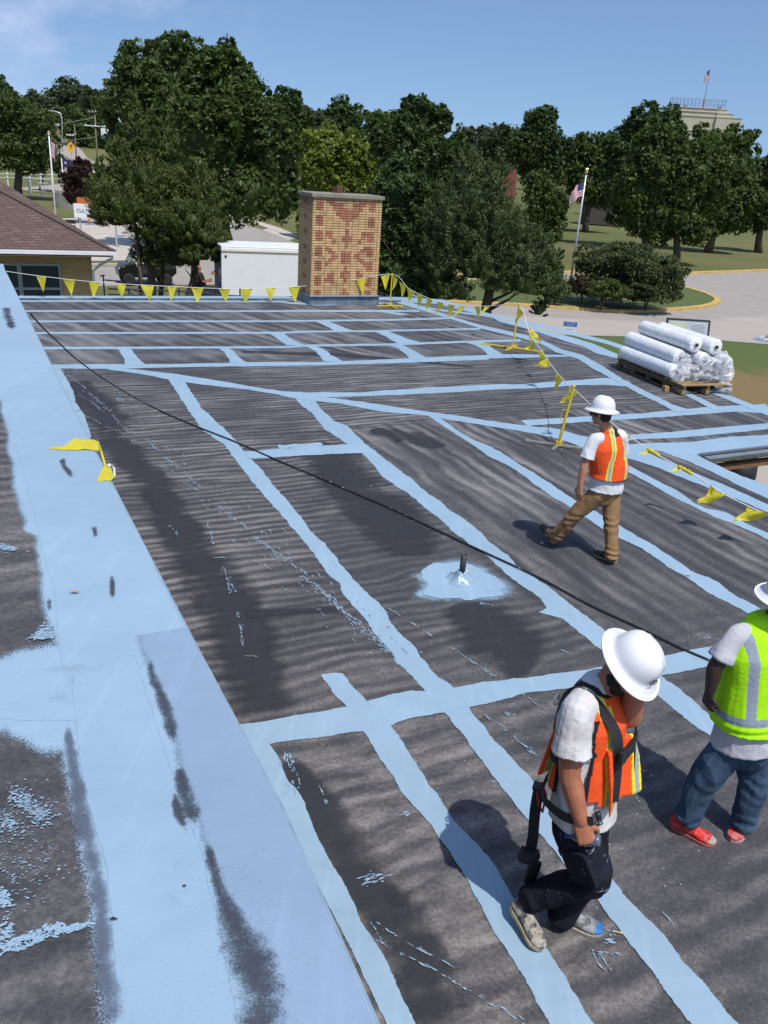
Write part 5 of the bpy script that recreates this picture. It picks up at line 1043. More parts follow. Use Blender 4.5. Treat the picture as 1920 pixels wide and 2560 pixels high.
# steel ramp railing
rl = empty('ramp_railing', (-8, 31.5, 0), 'dark purple steel pipe railing of the ramp below the truck', 'railing')
b = MB(); b.smooth = True
def rp(px, py, Y=31.5): return at(px, py, Y)
b.tube([rp(272, 722), rp(330, 724), rp(430, 727), rp(480, 730), rp(560, 738), rp(640, 742), rp(760, 746)], .028, 6); b.tube([rp(272, 736), rp(400, 741), rp(480, 745), rp(620, 755)], .024, 6); b.tube([rp(318, 726), rp(350, 745)], .024, 6); b.tube([rp(330, 722), rp(365, 742)], .024, 6)
b.build('handrail', M_NAVY, rl)
for x in (258, 322, 385, 447, 480, 530, 600, 680):
    t_ = rp(x, 720 if x > 258 else 690); mbp = MB(); mbp.tube([t_, Vector((t_.x, t_.y, 0))], .03, 6); mbp.build('post', M_NAVY, rl)
b = MB(); b.tube([rp(250, 690), rp(262, 688)], .025, 6); b.tube([rp(262, 700), rp(300, 703)], .025, 6); b.build('upper_rail', M_NAVY, rl)
# box truck
TX0 = at(553, 612, 36).x; TZ1 = 3.62; TY = 36.0; ta = Vector((TX0, TY, 0)); td = (D2 + Vector((0, -.12, 0))).normalized(); tn = Vector((-td.y, td.x, 0)); RT = Matrix((td, tn, Vector((0, 0, 1)))).transposed(); TL = 7.2
tr = empty('box_truck', ta + td * 4 + tn * 1.2, 'white box truck parked with its rear door open behind chimney', 'truck')
def tp(u, v, z_): return ta + td * u + tn * v + Vector((0, 0, z_))
b = MB(); b.box(tp(TL / 2, .02, 2.32), (TL, .05, 2.5), RT); b.box(tp(TL / 2, 2.4, 2.32), (TL, .05, 2.5), RT); b.box(tp(TL, 1.2, 2.32), (.05, 2.4, 2.5), RT); b.box(tp(TL / 2, 1.2, 3.585), (TL, 2.42, .05), RT); b.build('cargo_box', M_WHITE, tr, bevel=.02)
b = MB(); b.box(tp(TL / 2, -.02, 3.46), (TL, .04, .10), RT); b.box(tp(TL / 2, -.02, 1.05), (TL, .04, .08), RT); b.build('trim_rail', mat('cream_trim', (.78, .74, .68), .4), tr)
b = MB(); b.box(tp(TL / 2, -.004, 3.36), (TL - .02, .02, .05), RT); b.build('trim_stripe', mat('tan_trim', (.50, .36, .26), .6), tr)
b = MB(); b.box(tp(TL / 2, 1.2, 1.02), (TL, 2.3, .14), RT); b.box(tp(TL / 2, 1.2, .78), (TL, .9, .22), RT); b.build('chassis', M_BLACK, tr)
b = MB(); b.box(tp(.5, 1.2, 3.44), (.9, 2.3, .04), RT); b.box(tp(.03, 1.2, 3.46), (.08, 2.36, .22), RT); b.box(tp(.02, .08, 2.3), (.06, .1, 2.4), RT); b.build('roller_door', mat('roller_grey', (.25, .25, .26), .5), tr)
b = MB(); b.box(tp(-.75, 1.2, 1.0), (1.5, 2.2, .07), RT); b.box(tp(-.2, .1, .7), (.3, .12, .6), RT); b.box(tp(-.2, 2.2, .7), (.3, .12, .6), RT); b.build('tail_lift', M_BLACK, tr)
b = MB(); b.ball(tp(.18, -.03, 3.2), (.05, .02, .05), 8, 6, RT); b.build('marker_lamp', M_BLACK, tr)
for u in (1.6, 2.6, TL + .9):
    for v in (.15, 2.25):
        b = MB(); b.smooth = True; b.lathe(tp(u, v, .5), [(.0, -.14), (.3, -.14), (.48, -.12), (.5, -.05), (.5, .05), (.48, .12), (.3, .14), (0, .14)], 20, Matrix((td, Vector((0, 0, 1)), tn)).transposed()); wo = b.build('wheel', mat('tyre_rubber', (.02, .02, .02), .9) if 'tyre_rubber' not in bpy.data.materials else bpy.data.materials['tyre_rubber'], tr)
b = MB(); b.prism([tp(TL + .1, .2, .7), tp(TL + 2.1, .2, .7), tp(TL + 2.1, .2, 1.5), tp(TL + 1.5, .2, 1.7), tp(TL + 1.1, .2, 2.6), tp(TL + .1, .2, 2.7)], tn * 2.0); cb = b.build('cab', M_WHITE, tr, bevel=.05)
b = MB(); b.prism([tp(TL + .35, .18, 1.75), tp(TL + 1.38, .18, 1.75), tp(TL + 1.05, .18, 2.45), tp(TL + .35, .18, 2.5)], tn * 2.04); b.build('cab_window', M_GLASS, cb)
# pair of stacked crates on the lift
b = MB(); b.box(tp(-.45, .9, 1.42), (.55, .6, .76), RT); b.box(tp(-.45, .58, 1.5), (.45, .04, .3), RT); o = b.build('dark_bin', mat('charcoal_bin', (.03, .032, .035), .6, noise_amt=.4), None, bevel=.03); tag(o, 'tall charcoal bin between the two men at the truck tail', 'bin')
b = MB(); q_ = at(513, 716, 36.6); b.lathe(Vector((q_.x, q_.y, 1.04)), [(0, 0), (.15, 0), (.19, .36), (.2, .36), (.2, .33)], 14); b.tube([Vector((q_.x - .19, q_.y, 1.36)), Vector((q_.x, q_.y - .05, 1.5)), Vector((q_.x + .19, q_.y, 1.36))], .008, 5); o = b.build('bucket', mat('blue_bucket', (.02, .07, .42), .4), None); tag(o, 'bright blue plastic bucket on the truck tail lift', 'bucket')
# utility vehicle
UY = 47.; ua = at(298, 712, UY); ub = at(440, 712, UY); uv0 = Vector((ua.x, UY, 0)); UL = 3.2
ud = D2.copy(); un = D1.copy(); RU = Matrix((ud, un, Vector((0, 0, 1)))).transposed()
ut = empty('utility_vehicle', uv0 + ud * 1.6, 'dark green open utility vehicle parked under the cedar', 'utility vehicle')
def up_(u, v, z_): return uv0 + ud * u + un * v + Vector((0, 0, z_))
M_UTV = mat('dark_green_bodywork', (.007, .012, .011), .3)
b = MB(); b.prism([up_(.05, 0, .45), up_(.0, 0, .85), up_(.25, 0, 1.12), up_(.95, 0, 1.25), up_(1.15, 0, .75), up_(1.8, 0, .7), up_(1.85, 0, 1.0), up_(3.2, 0, 1.05), up_(3.2, 0, .7), up_(2.9, 0, .45)], un * 1.5); b.build('body', M_UTV, ut, bevel=.05)
b = MB()
for v in (.04, 1.46):
    b.tube([up_(.62, v, 1.15), up_(1.0, v, 1.95), up_(1.95, v, 1.98), up_(2.0, v, 1.0)], .03, 6); b.tube([up_(1.5, v, 1.95), up_(1.5, v, .8)], .025, 6)
b.box(up_(1.48, .75, 2.0), (1.15, 1.5, .05), RU); b.build('cab_frame', M_BLACK, ut)
b = MB(); b.quad(up_(.68, .06, 1.18), up_(.68, 1.44, 1.18), up_(1.0, 1.44, 1.9), up_(1.0, .06, 1.9)); b.build('windscreen', mat('tinted_windscreen', (.35, .42, .42), .1, 0, spec=.8), ut, recalc=False)
b = MB(); b.box(up_(1.45, .4, .95), (.45, .5, .15), RU); b.box(up_(1.65, .4, 1.2), (.12, .5, .5), RU); b.box(up_(1.45, 1.1, .95), (.45, .5, .15), RU); b.box(up_(1.65, 1.1, 1.2), (.12, .5, .5), RU); b.build('seat', M_BLACK, ut, bevel=.03)
b = MB(); b.box(up_(2.55, .75, 1.18), (1.25, 1.4, .28), RU); b.build('cargo_bed', M_BLACK, ut, bevel=.03)
for v in (.15, 1.35): MB().ball(up_(.1, v, .9), (.08, .12, .06), 8, 6, RU).build('headlight', mat('headlight_glass', (.6, .6, .55), .2) if v < 1 else bpy.data.materials['headlight_glass'], ut)
MB().ball(up_(.28, -.02, 1.02), (.07, .03, .03), 8, 6, RU).build('indicator', mat('amber_lens', (.6, .25, .03), .3), ut)
for u in (.55, 2.6):
    for v in (.08, 1.42):
        b = MB(); b.smooth = True; b.lathe(up_(u, v, .34), [(0, -.1), (.18, -.11), (.32, -.12), (.345, -.06), (.345, .06), (.32, .12), (.18, .11), (0, .1)], 18, Matrix((ud, Vector((0, 0, 1)), un)).transposed()); b.build('wheel', bpy.data.materials['tyre_rubber'], ut)
# flagpoles and flags
def us_flag(parent, p0, fly, drop, W_, H_, name='flag'):
    """flag hanging limp: top corner at p0, canton by the pole, cloth swung down along 'fly'"""
    b = MB(); NX, NY = 16, 26; fly = Vector(fly); drop = Vector(drop); side = fly.cross(drop).normalized()
    def P_(i, j):
        u, v = i / NX, j / NY
        return p0 + fly * (W_ * u * (1 - .12 * v)) + drop * (H_ * v + W_ * .42 * u * u + .10 * W_ * u) + side * (.10 * W_ * math.sin(u * 9 + v * 2.2) * (u ** .5))
    for i in range(NX):
        for j in range(NY):
            canton = i < NX * .42 and j < NY * 7 / 13
            stripe = int(j * 13 / NY) % 2; b.k = 2 if canton else (0 if stripe == 0 else 1); b.quad(P_(i, j), P_(i + 1, j), P_(i + 1, j + 1), P_(i, j + 1))
    b.k = 0; b2 = b.build(name, [M_RED, M_FWHITE, M_FBLUE], parent, recalc=False)
    s = MB()
    for a_ in range(5):
        for c_ in range(4): q = P_(int(NX * .42) * (a_ + .6) / 5.4, NY * 7 / 13 * (c_ + .6) / 4.4) - side * .012 * W_; s.ball(q, W_ * .014, 5, 4)
    s.build('stars', M_FWHITE, b2)
def flagpole(label, base_px, top_px, r_, Y=None, flag_=None, m=M_POLE, zb=None):
    b0 = hit(*base_px, 0) if Y is None else at(*base_px, Y); gz = height(b0.x, b0.y) if zb is None else zb; b0.z = gz; tpt = at(*top_px, b0.y); H_ = tpt.z - gz
    e = empty('flagpole', b0, label, 'flagpole'); b = MB(); b.smooth = True; b.tube([b0, b0 + Vector((0, 0, H_ * .5)), b0 + Vector((0, 0, H_ * .97))], [r_, r_ * .85, r_ * .6], 10); b.lathe(b0 + Vector((0, 0, H_ * .962)), [(0, 0), (r_ * 1.2, 0), (r_ * 1.2, .16), (0, .2)], 10); b.lathe(b0, [(r_ * 2.4, 0), (r_ * 2.2, .08), (r_, .14)], 12); b.build('pole', m, e)
    MB().ball(b0 + Vector((0, 0, H_ * .99)), r_ * 1.5, 10, 8).build('finial', M_GOLD, e); return e, b0, H_
e, b0, H_ = flagpole('tall grey aluminium flagpole with limp striped flag on the grassy island', (1420, 746), (1467, 421), .075, zb=.13)
us_flag(e, b0 + Vector((-.06, 0, H_ * .90)), (-.72, -.45, 0), (0, 0, -1), 1.10, .85)
e, b0, H_ = flagpole('slim white flagpole behind the brown shingled roof', (136, 502), (123, 328), .09, Y=84, m=M_WHITE)
us_flag(e, b0 + Vector((.08, 0, H_ * .93)), (.42, -.3, 0), (0, 0, -1), 1.3, 1.6)
for lab, bx, tx, cx_ in (('white flagpole with navy banner beside the purple tree', (158, 452), (152, 388), 0), ('short white flagpole with navy and white banner behind purple tree', (172, 450), (170, 392), 1)):
    e, b0, H_ = flagpole(lab, bx, tx, .10, Y=118, m=M_WHITE)
    b = MB(); z0 = b0 + Vector((.12, 0, H_ * .96)); b.k = 0; b.poly([z0, z0 + Vector((.9, -.2, -.35)), z0 + Vector((1.0, -.25, -.9)), z0 + Vector((.5, -.1, -1.25)), z0 + Vector((0, 0, -1.3))]); b.add([Vector(v) + Vector((0, .03, 0)) for v in b.v], [tuple(range(4, -1, -1))]); bn = b.build('banner', M_FBLUE, e)
    b = MB(); b.poly([z0 + Vector((.3, -.12, -.5)), z0 + Vector((.6, -.2, -.6)), z0 + Vector((.55, -.2, -.85)), z0 + Vector((.28, -.12, -.8))]); b.build('banner_emblem', M_FWHITE, bn)
# utility poles and wires
def upole(label, base, top_, r_, Y, arms, group=None):
    b0 = at(*base, Y); gz = height(b0.x, Y); t_ = at(*top_, Y); e = empty('utility_pole', (b0.x, Y, gz), label, 'utility pole', group)
    b = MB(); b.smooth = True; b.tube([Vector((b0.x, Y, gz)), t_], [r_, r_ * .7], 8); b.build('pole', M_WOODP, e)
    for (x0, y0, x1, y1, m) in arms: MB().bar(at(x0, y0, Y - .2), at(x1, y1, Y - .2), .16, .14).build('crossarm', m, e)
    b = MB()
    for (x0, y0, x1, y1, m) in arms:
        for t in (.05, .5, .95): q = at(lerp(x0, x1, t), lerp(y0, y1, t), Y - .2); b.lathe(q, [(.05, .05), (.09, .1), (.05, .2), (0, .22)], 6)
    b.build('insulators', M_WHITE, e) if arms else None
    return t_
w1 = upole('tall leaning utility pole with bright white crossarm', (242, 388), (237, 285), .17, 150, [(212, 313, 264, 317, M_WHITE), (222, 280, 240, 280, M_WOODP)])
w2 = upole('brown utility pole beside the yellow diamond sign', (191, 405), (186, 311), .15, 165, [(166, 337, 184, 338, M_WHITE), (184, 340, 190, 336, M_WOODP)])
w3 = upole('dark utility pole in front of the red wall', (150, 390), (143, 308), .15, 180, [(131, 312, 148, 313, M_WHITE)])
b = MB(); b.smooth = True
def wire(a, c, sag, Y0, Y1, r_=.03):
    A, C = at(*a, Y0), at(*c, Y1); b = MB(); b.smooth = True; b.tube([A.lerp(C, t) - Vector((0, 0, sag * 4 * t * (1 - t))) for t in np.linspace(0, 1, 14)], r_, 4); o = b.build('overhead_wire', mat('wire_grey', (.32, .32, .32), .6) if 'wire_grey' not in bpy.data.materials else bpy.data.materials['wire_grey'], None); return o
for a, c, s_, lab in (((-40, 349), (240, 342), .6, 'lowest of the thick wires crossing the white crossarm pole'), ((-40, 306), (237, 293), .8, 'topmost thin overhead wire left of the great maple'), ((-40, 415), (152, 400), .3, 'overhead wire running low above the white rail fence')):
    tag(wire(a, c, s_, 150, 150), lab, 'wire', 'overhead wires on the left')
e = empty('street_light', at(116, 380, 190), 'long curved street light arm reaching over the hill road', 'street light'); b = MB(); b.smooth = True; b.tube([at(156, 380, 190), at(155, 300, 190), at(152, 284, 190), at(140, 279, 190), at(128, 277, 190), at(118, 277, 190)], .12, 6); b.build('arm', M_POLE, e); MB().ball(at(116, 278, 190), (.6, .25, .15), 8, 6).build('lamp_head', M_WHITE, e)
# yellow diamond warning sign
q = at(177, 366, 185); e = empty('road_sign', (q.x, q.y, height(q.x, 185)), 'yellow diamond warning sign with plate beneath on the hill', 'road sign')
MB().tube([Vector((q.x, 185.1, height(q.x, 185))), q + Vector((0, .1, 0))], .08, 6).build('post', M_POLE, e); M_YS = mat('sign_yellow', (.75, .42, .03), .5)
b = MB(); s_ = .95; b.prism([q + Vector((0, 0, s_)), q + Vector((s_, 0, 0)), q + Vector((0, 0, -s_)), q + Vector((-s_, 0, 0))], (0, .06, 0)); b.build('diamond_plate', M_YS, e); q2 = at(177, 377, 185); b = MB(); b.box(q2, (1.0, .06, .7)); b.build('lower_plate', M_YS, e)
b = MB(); b.box(q + Vector((0, -.04, 0)), (.18, .02, .8)); b.box(q + Vector((.2, -.04, .2)), (.4, .02, .14)); b.build('arrow_symbol', M_BLACK, e)
# red brick wall and pale ramp far up the road, white trailer behind the cedar
q = at(146, 350, 300); b = MB(); b.box(q, (3.8, 2, 1.6)); b.box(q + Vector((0, -.05, -1.3)), (4.4, 2.4, 1.0)); o = b.build('red_brick_wall', mat('red_brick', (.30, .10, .06), .9, noise_amt=.3), None); tag(o, 'low red brick wall at the top of the hill road', 'wall')
q = at(155, 362, 270); o = MB().box(q, (5.5, 2, .9)).box(q + Vector((1.2, -.1, .7)), (3.2, 1.8, .5)).build('retaining_wall', M_WHITE, None); tag(o, 'pale retaining wall below the red brick wall', 'wall')
q = at(275, 335, 170); e = empty('box_trailer', (q.x, 170, height(q.x, 170)), 'small white trailer with blue lower half beyond the cedar', 'trailer'); MB().box(Vector((q.x, 170, q.z + .3)), (2.2, 3.5, 1.2)).build('body', M_WHITE, e); MB().box(Vector((q.x, 169.95, q.z - .6)), (2.1, 3.4, .6)).build('lower_body', mat('trailer_blue', (.10, .20, .42), .5), e)
b = MB(); b.lathe(Vector((q.x, 169, q.z - 1.1)), [(0, -.2), (.35, -.2), (.35, .2), (0, .2)], 12, Matrix.Rotation(math.radians(90), 3, 'X')); b.build('wheel', bpy.data.materials['tyre_rubber'], e)
# parked car glimpsed up the road
q = at(126, 362, 240); gz = q.z - .7; e = empty('parked_car', (q.x, 240, gz), 'blue car glimpsed under the left tree up the road', 'car')
def cc(x, y, z_): return Vector((q.x + x, 240 + y, gz + z_))
b = MB(); b.prism([cc(-1.9, 0, .35), cc(-1.95, 0, .8), cc(-1.2, 0, .95), cc(1.2, 0, .98), cc(1.95, 0, .85), cc(1.9, 0, .35)], (0, 1.8, 0)); b.build('body', mat('car_blue', (.03, .08, .20), .25, coat=.6), e, bevel=.08)
b = MB(); b.prism([cc(-1.1, .12, .95), cc(-.6, .12, 1.45), cc(.7, .12, 1.45), cc(1.2, .12, .97)], (0, 1.56, 0)); b.build('cabin_glass', M_GLASS, e, bevel=.05)
for x in (-1.2, 1.2):
    for y in (.05, 1.75): b = MB(); b.lathe(cc(x, y, .33), [(0, -.1), (.33, -.1), (.33, .1), (0, .1)], 14, Matrix.Rotation(math.radians(90), 3, 'X')); b.build('wheel', bpy.data.materials['tyre_rubber'], e)
# white rail fences
def rail_fence(label, px, Y, n, group):
    a_, c_ = at(*px[0], Y), at(*px[1], Y); e = empty('rail_fence', ((a_.x + c_.x) / 2, Y, height((a_.x + c_.x) / 2, Y)), label, 'fence', group)
    for k_ in (0, 1, 2):
        d_ = Vector((0, 0, -.48 * k_)); 
        if k_ < 2: MB().bar(a_ + d_, c_ + d_, .22, .07).build('rail', M_WHITE, e)
    for i in range(n):
        q = a_.lerp(c_, i / (n - 1)); g = min(q.z - .8, height(q.x, Y)); MB().box(Vector((q.x, Y + .05, (q.z + .2 + g) / 2)), (.16, .16, q.z + .2 - g)).build('post', M_WHITE, e)
rail_fence('upper long white rail fence on the slope behind the tree', ((-10, 434), (156, 437)), 124, 7, 'white rail fences on the left slope')
rail_fence('lower white rail fence nearer to the driveway', ((40, 446), (132, 449)), 118, 4, 'white rail fences on the left slope')
q = at(70, 422, 122); b = MB(); b.smooth = True; b.lathe(q, [(0, -.02), (.3, .02), (.42, .12), (.43, .14), (.3, .05), (0, .02)], 16, Matrix.Rotation(math.radians(-65), 3, 'X').inverted()); b.tube([q, Vector((q.x, q.y + .3, height(q.x, 122)))], .04, 6); tag(b.build('satellite_dish', M_WHITE, None), 'round white satellite dish beyond the rail fence', 'satellite dish')
# curved concrete wall
cw0 = hit(165, 522, 0); b = MB(); b.smooth = False; cc0 = Vector((cw0.x + 1.2, cw0.y + 3.4, 0)); N = 26
inn = [cc0 + Vector((math.cos(a) * 3.4, math.sin(a) * 3.4, 0)) for a in np.linspace(math.radians(150), math.radians(390), N)]; outr = [cc0 + (p - cc0) * 1.1 for p in inn]
for i in range(N - 1):
    for (p_, q_) in ((inn, outr),):
        h3 = Vector((0, 0, 1.7)); b.quad(outr[i], outr[i + 1], outr[i + 1] + h3, outr[i] + h3); b.quad(inn[i + 1], inn[i], inn[i] + h3, inn[i + 1] + h3); b.quad(outr[i] + h3, outr[i + 1] + h3, inn[i + 1] + h3, inn[i] + h3)
o = b.build('curved_wall', mat('stained_concrete', (.34, .32, .26), .9, noise_amt=.3, noise_scale=1.5), None, recalc=False); tag(o, 'curved stained concrete wall at the foot of the slim white flagpole', 'wall')
q = at(170, 511, 76); b = MB(); b.box(Vector((q.x, 76, .45)), (.9, .5, .07)); b.box(Vector((q.x, 76.25, .75)), (.9, .06, .3)); [b.box(Vector((q.x + s_, 76, .22)), (.06, .4, .44)) for s_ in (-.4, .4)]; tag(b.build('park_bench', M_BLACK, None), 'small dark bench in front of the curved concrete wall', 'bench')
# white sign board
SY = 66.; s0 = at(184, 508, SY); s1 = at(184, 543, SY); sw = 3.4; sh_ = s0.z - s1.z; e = empty('sign_board', (s0.x + sw / 2, SY, 0), 'big white sign board with black lettering half hidden by the cedar', 'sign')
cS = Vector((s0.x + sw / 2, SY, (s0.z + s1.z) / 2)); MB().box(cS, (sw, .12, sh_)).build('board', M_WHITE, e)
RSg = Matrix(((1, 0, 0), (0, 0, -1), (0, 1, 0)))
for i, tx_ in enumerate(('HASKELL', 'CULTURAL CENTER', '& MUSEUM')): text(tx_, .36, cS + Vector((.1, -.075, sh_ * (.30 - .31 * i))), RSg, M_BLACK, 'lettering', e)
for s_ in (-.4, .4): MB().box(Vector((cS.x + sw * s_, SY + .12, s1.z / 2)), (.12, .1, s1.z + .2)).build('post', M_POLE, e)
b = MB(); p_ = at(218, 503, SY + 1.5); b.box(p_, (1.5, .3, .45)); b.box(p_ + Vector((0, .05, -.9)), (.1, .1, 1.5)); o = b.build('orange_sign', mat('orange_board', (.55, .15, .03), .6), None); tag(o, 'orange board showing above the white sign', 'sign')
# limestone tower
TYY = 250.; t0, t1 = at(1697, 268, TYY), at(1805, 268, TYY); tw = empty('stone_tower', ((t0.x + t1.x) / 2, TYY + 8, 3), 'pale stepped limestone tower block with roof railing and flag above the trees', 'tower')
M_LIME = mat('limestone', (.52, .47, .36), .9, noise_amt=.12, noise_scale=.3)
cR = at(1803, 300, TYY); cL = at(1694, 300, TYY); fu = (at(1803, 268, TYY) - at(1694, 268, TYY)); fu.z = 0
# rotated so that its shaded face looks left toward us and its sunlit face right
ang = math.radians(8); tu = Vector((math.cos(ang), -math.sin(ang), 0)); tv = Vector((math.sin(ang) * 1.0, math.cos(ang), 0)); RTw = Matrix((tu, tv, Vector((0, 0, 1)))).transposed()
corner = at(1793, 280, TYY); topz = at(1797, 272, TYY).z; W_ = 12.3
def tier(z1, h_, dr, dl): 
    x0, x1 = -W_ - dl, dr; MBt = MB(); c_ = corner + tu * ((x0 + x1) / 2) + tv * (7); c_.z = z1 - h_ / 2; return c_, (x1 - x0, 14 + dr, h_)
b = MB(); zt = topz
for k_, (h_, dr, dl) in enumerate(((.9, .0, 0), (1.1, .0, .2), (3.6, .0, .5), (25, .0, .9))):
    x0, x1 = -W_ - dl, 0 + (.0); y1 = 7 + k_ * 4.2; c_ = corner + tu * ((x0 + x1) / 2) + tv * (y1 / 2); c_.z = zt - h_ / 2; b.box(c_, (x1 - x0, y1, h_), RTw)
    b.box(c_ + Vector((0, 0, h_ / 2 - .06)), (x1 - x0 + .35, y1 + .35, .16), RTw); zt -= h_
b2 = b
# right hand wing steps
zt = topz
for k_, (h_, ww) in enumerate(((1.0, 2.6), (1.0, 4.4), (26, 6.6))):
    c_ = corner + tu * (ww / 2) + tv * 5; c_.z = zt - .05 - h_ / 2; b.box(c_, (ww, 9.4 + k_, h_), RTw); b.box(c_ + Vector((0, 0, h_ / 2 - .06)), (ww + .2, 9.6 + k_, .14), RTw); zt -= h_
b.build('wall', M_LIME, tw)
b = MB(); b.smooth = False; rz = topz + .05; A_ = corner + tu * (-W_ + .3) + tv * .6; A_.z = rz; B_ = corner + tu * 2.0 + tv * .6; B_.z = rz
for dd in (0, 6): 
    for hh in (1.0, 2.1): b.bar(A_ + tv * dd + Vector((0, 0, hh)), B_ + tv * dd + Vector((0, 0, hh)), .09)
    for i in range(15): q = A_.lerp(B_, i / 14) + tv * dd; b.bar(q, q + Vector((0, 0, 2.1)), .07)
for hh in (1.0, 2.1): b.bar(A_ + Vector((0, 0, hh)), A_ + tv * 6 + Vector((0, 0, hh)), .09); b.bar(B_ + Vector((0, 0, hh)), B_ + tv * 6 + Vector((0, 0, hh)), .09)
b.build('roof_railing', mat('blue_grey_rail', (.16, .19, .27), .5), tw)
fb = at(1757, 270, TYY + 3); ft = at(1772, 170, TYY + 3); fbase = Vector((fb.x, TYY + 3, topz)); ftop = Vector((fb.x, TYY + 3, at(1770, 172, TYY + 3).z))
b = MB(); b.tube([fbase, fbase.lerp(ftop, .22)], .28, 6); b.tube([fbase.lerp(ftop, .22), ftop], [.10, .05], 6); fp = b.build('roof_flagpole', mat('rusty_mast', (.25, .15, .12), .7), tw)
us_flag(fp, ftop + Vector((-.1, 0, -.3)), (-.55, -.5, 0), (0, 0, -1), 2.4, 2.2)
b = MB(); q = at(1800, 268, TYY + 2); b.box(Vector((q.x, q.y, topz + .35)), (.5, .5, .7)); q = at(1712, 268, TYY + 2); b.ball(Vector((q.x, q.y, topz + .35)), (.4, .3, .3), 8, 6); b.build('roof_vents', mat('vent_brown', (.28, .17, .13), .8), tw)
# lattice mast at the right edge
mb0 = at(1918, 400, 300); e = empty('lattice_mast', (mb0.x + .5, 300, 3), 'thin steel lattice mast at the right edge of the sky', 'mast'); b = MB(); mt = at(1920, 322, 300).z; xx = mb0.x + .8
for s_ in (-1.1, 1.1): b.bar((xx + s_ * 1.5, 300, 3), (xx + s_ * .7, 300, mt), .14)
for i in range(16): z_ = lerp(8, mt, i / 15); w_ = lerp(1.6, .8, i / 15); b.bar((xx - w_, 300, z_), (xx + w_, 300, z_), .1); b.bar((xx - w_, 300, z_), (xx + w_ * .9, 300, z_ + 2.2), .08)
b.build('lattice', M_POLE, e); b = MB(); [b.bar((xx - 2.2, 300, mt + z_), (xx + 2.2, 300, mt + z_), .25) for z_ in (-.5, -1.6)]; [b.ball((xx + s_, 299.6, mt - 1), (.25, .3, .7), 6, 5) for s_ in (-1.8, -.6, .6, 1.8)]; b.build('antennas', M_BLACK, e)
# red-roofed barn glimpsed between the trees, small dark hut by the park path
q = at(1270, 385, 190); e = empty('red_barn', (q.x, 192, 3), 'dull red barn glimpsed between the trees', 'barn'); b = MB(); b.box(Vector((q.x, 195, (q.z - 1) / 2)), (5, 8, q.z - 1)); b.build('wall', mat('barn_red', (.24, .07, .06), .8, noise_amt=.25, noise_scale=1), e); b = MB(); b.prism([Vector((q.x - 3, 190.6, q.z - 1)), Vector((q.x + 3, 190.6, q.z - 1)), Vector((q.x, 190.6, q.z + 1.2))], (0, 9, 0)); b.build('roof', mat('barn_roof_red', (.20, .07, .06), .7), e)
q = at(1512, 480, 145); e = empty('park_hut', (q.x, 146, height(q.x, 146)), 'dark park hut in the shade beyond the long lawn', 'hut'); MB().box(Vector((q.x, 147, 2)), (5, 4, 3.6)).build('wall', mat('hut_brown', (.06, .05, .045), .9), e); MB().prism([Vector((q.x - 3.2, 144.6, 3.6)), Vector((q.x + 3.2, 144.6, 3.6)), Vector((q.x + 1, 144.6, 5)), Vector((q.x - 1, 144.6, 5))], (0, 5, 0)).build('roof', mat('hut_roof', (.35, .33, .30), .8), e)
# yard sign and framed display at the drive
yp = at(1425, 817, 37.); e = empty('yard_sign', (yp.x, 37, 0), 'small blue and white polling sign stuck beside the drive', 'sign'); RY = Matrix.Rotation(math.radians(-8), 3, 'Z')
MB().box(yp, (.60, .012, .46), RY).build('sign_panel', M_WHITE, e); MB().box(yp + Vector((0, -.009, .12)), (.585, .008, .20), RY).build('blue_band', mat('sign_blue', (.05, .14, .52), .5), e)
RSg2 = RY @ RSg
text('POLLING PLACE', .062, yp + Vector((0, -.018, .17)), RSg2, M_WHITE, 'lettering', e, .001); text('VOTE HERE', .062, yp + Vector((0, -.018, .08)), RSg2, M_WHITE, 'lettering', e, .001); text('POLLS OPEN 6 - 7', .045, yp + Vector((0, -.012, -.10)), RSg2, bpy.data.materials['sign_blue'], 'lettering', e, .001)
b = MB(); [b.bar((yp.x + s_, yp.y + .02, 0), (yp.x + s_, yp.y + .02, yp.z), .012) for s_ in (-.12, .12)]; b.build('wire_stake', M_POLE, e)
DY = 31.; d0, d1, d2 = at(1673, 796, DY), at(1770, 802, DY), at(1662, 905, DY); e = empty('display_board', ((d0.x + d1.x) / 2, DY, 0), 'black framed outdoor display with yellow green map panel and text', 'display board')
dc = (d0 + d1) / 2; dw = 1.62; dh = 1.12; RD = Matrix.Rotation(math.radians(2), 3, 'Z') @ Matrix.Rotation(math.radians(-14), 3, 'X'); up3 = RD @ Vector((0, 0, 1)); rt3 = RD @ Vector((1, 0, 0)); fr3 = RD @ Vector((0, -1, 0)); dc = dc - up3 * (dh / 2 - .02)
def dq(u, v, w__=0): return dc + rt3 * u + up3 * v + fr3 * w__
b = MB(); [b.box(dq(0, s_ * (dh / 2 - .03)), (dw, .07, .06), RD) for s_ in (-1, 1)]; [b.box(dq(s_ * (dw / 2 - .03), 0), (.06, .07, dh - .12), RD) for s_ in (-1, 1)]; b.build('frame', M_BLACK, e)
MB().box(dq(0, 0), (dw - .1, .03, dh - .1), RD).build('panel', mat('panel_grey', (.42, .47, .50), .3), e)
b = MB(); b.box(dq(-.36, 0, .022), (.70, .008, .86), RD); mpn = b.build('map_sheet', mat('map_green', (.45, .50, .36), .5, noise_amt=.12, noise_scale=3), e)
b = MB(); [b.box(dq(-.36 + x_, y_, .03), (w_, .004, h_), RD) for x_, y_, w_, h_ in ((.12, -.1, .16, .14), (.2, -.22, .12, .10), (.05, -.22, .10, .08), (-.2, -.1, .04, .03), (-.1, .2, .03, .03), (.1, .25, .04, .02), (.0, .05, .03, .03))]; b.build('map_marks', mat('map_orange', (.60, .42, .12), .6), mpn)
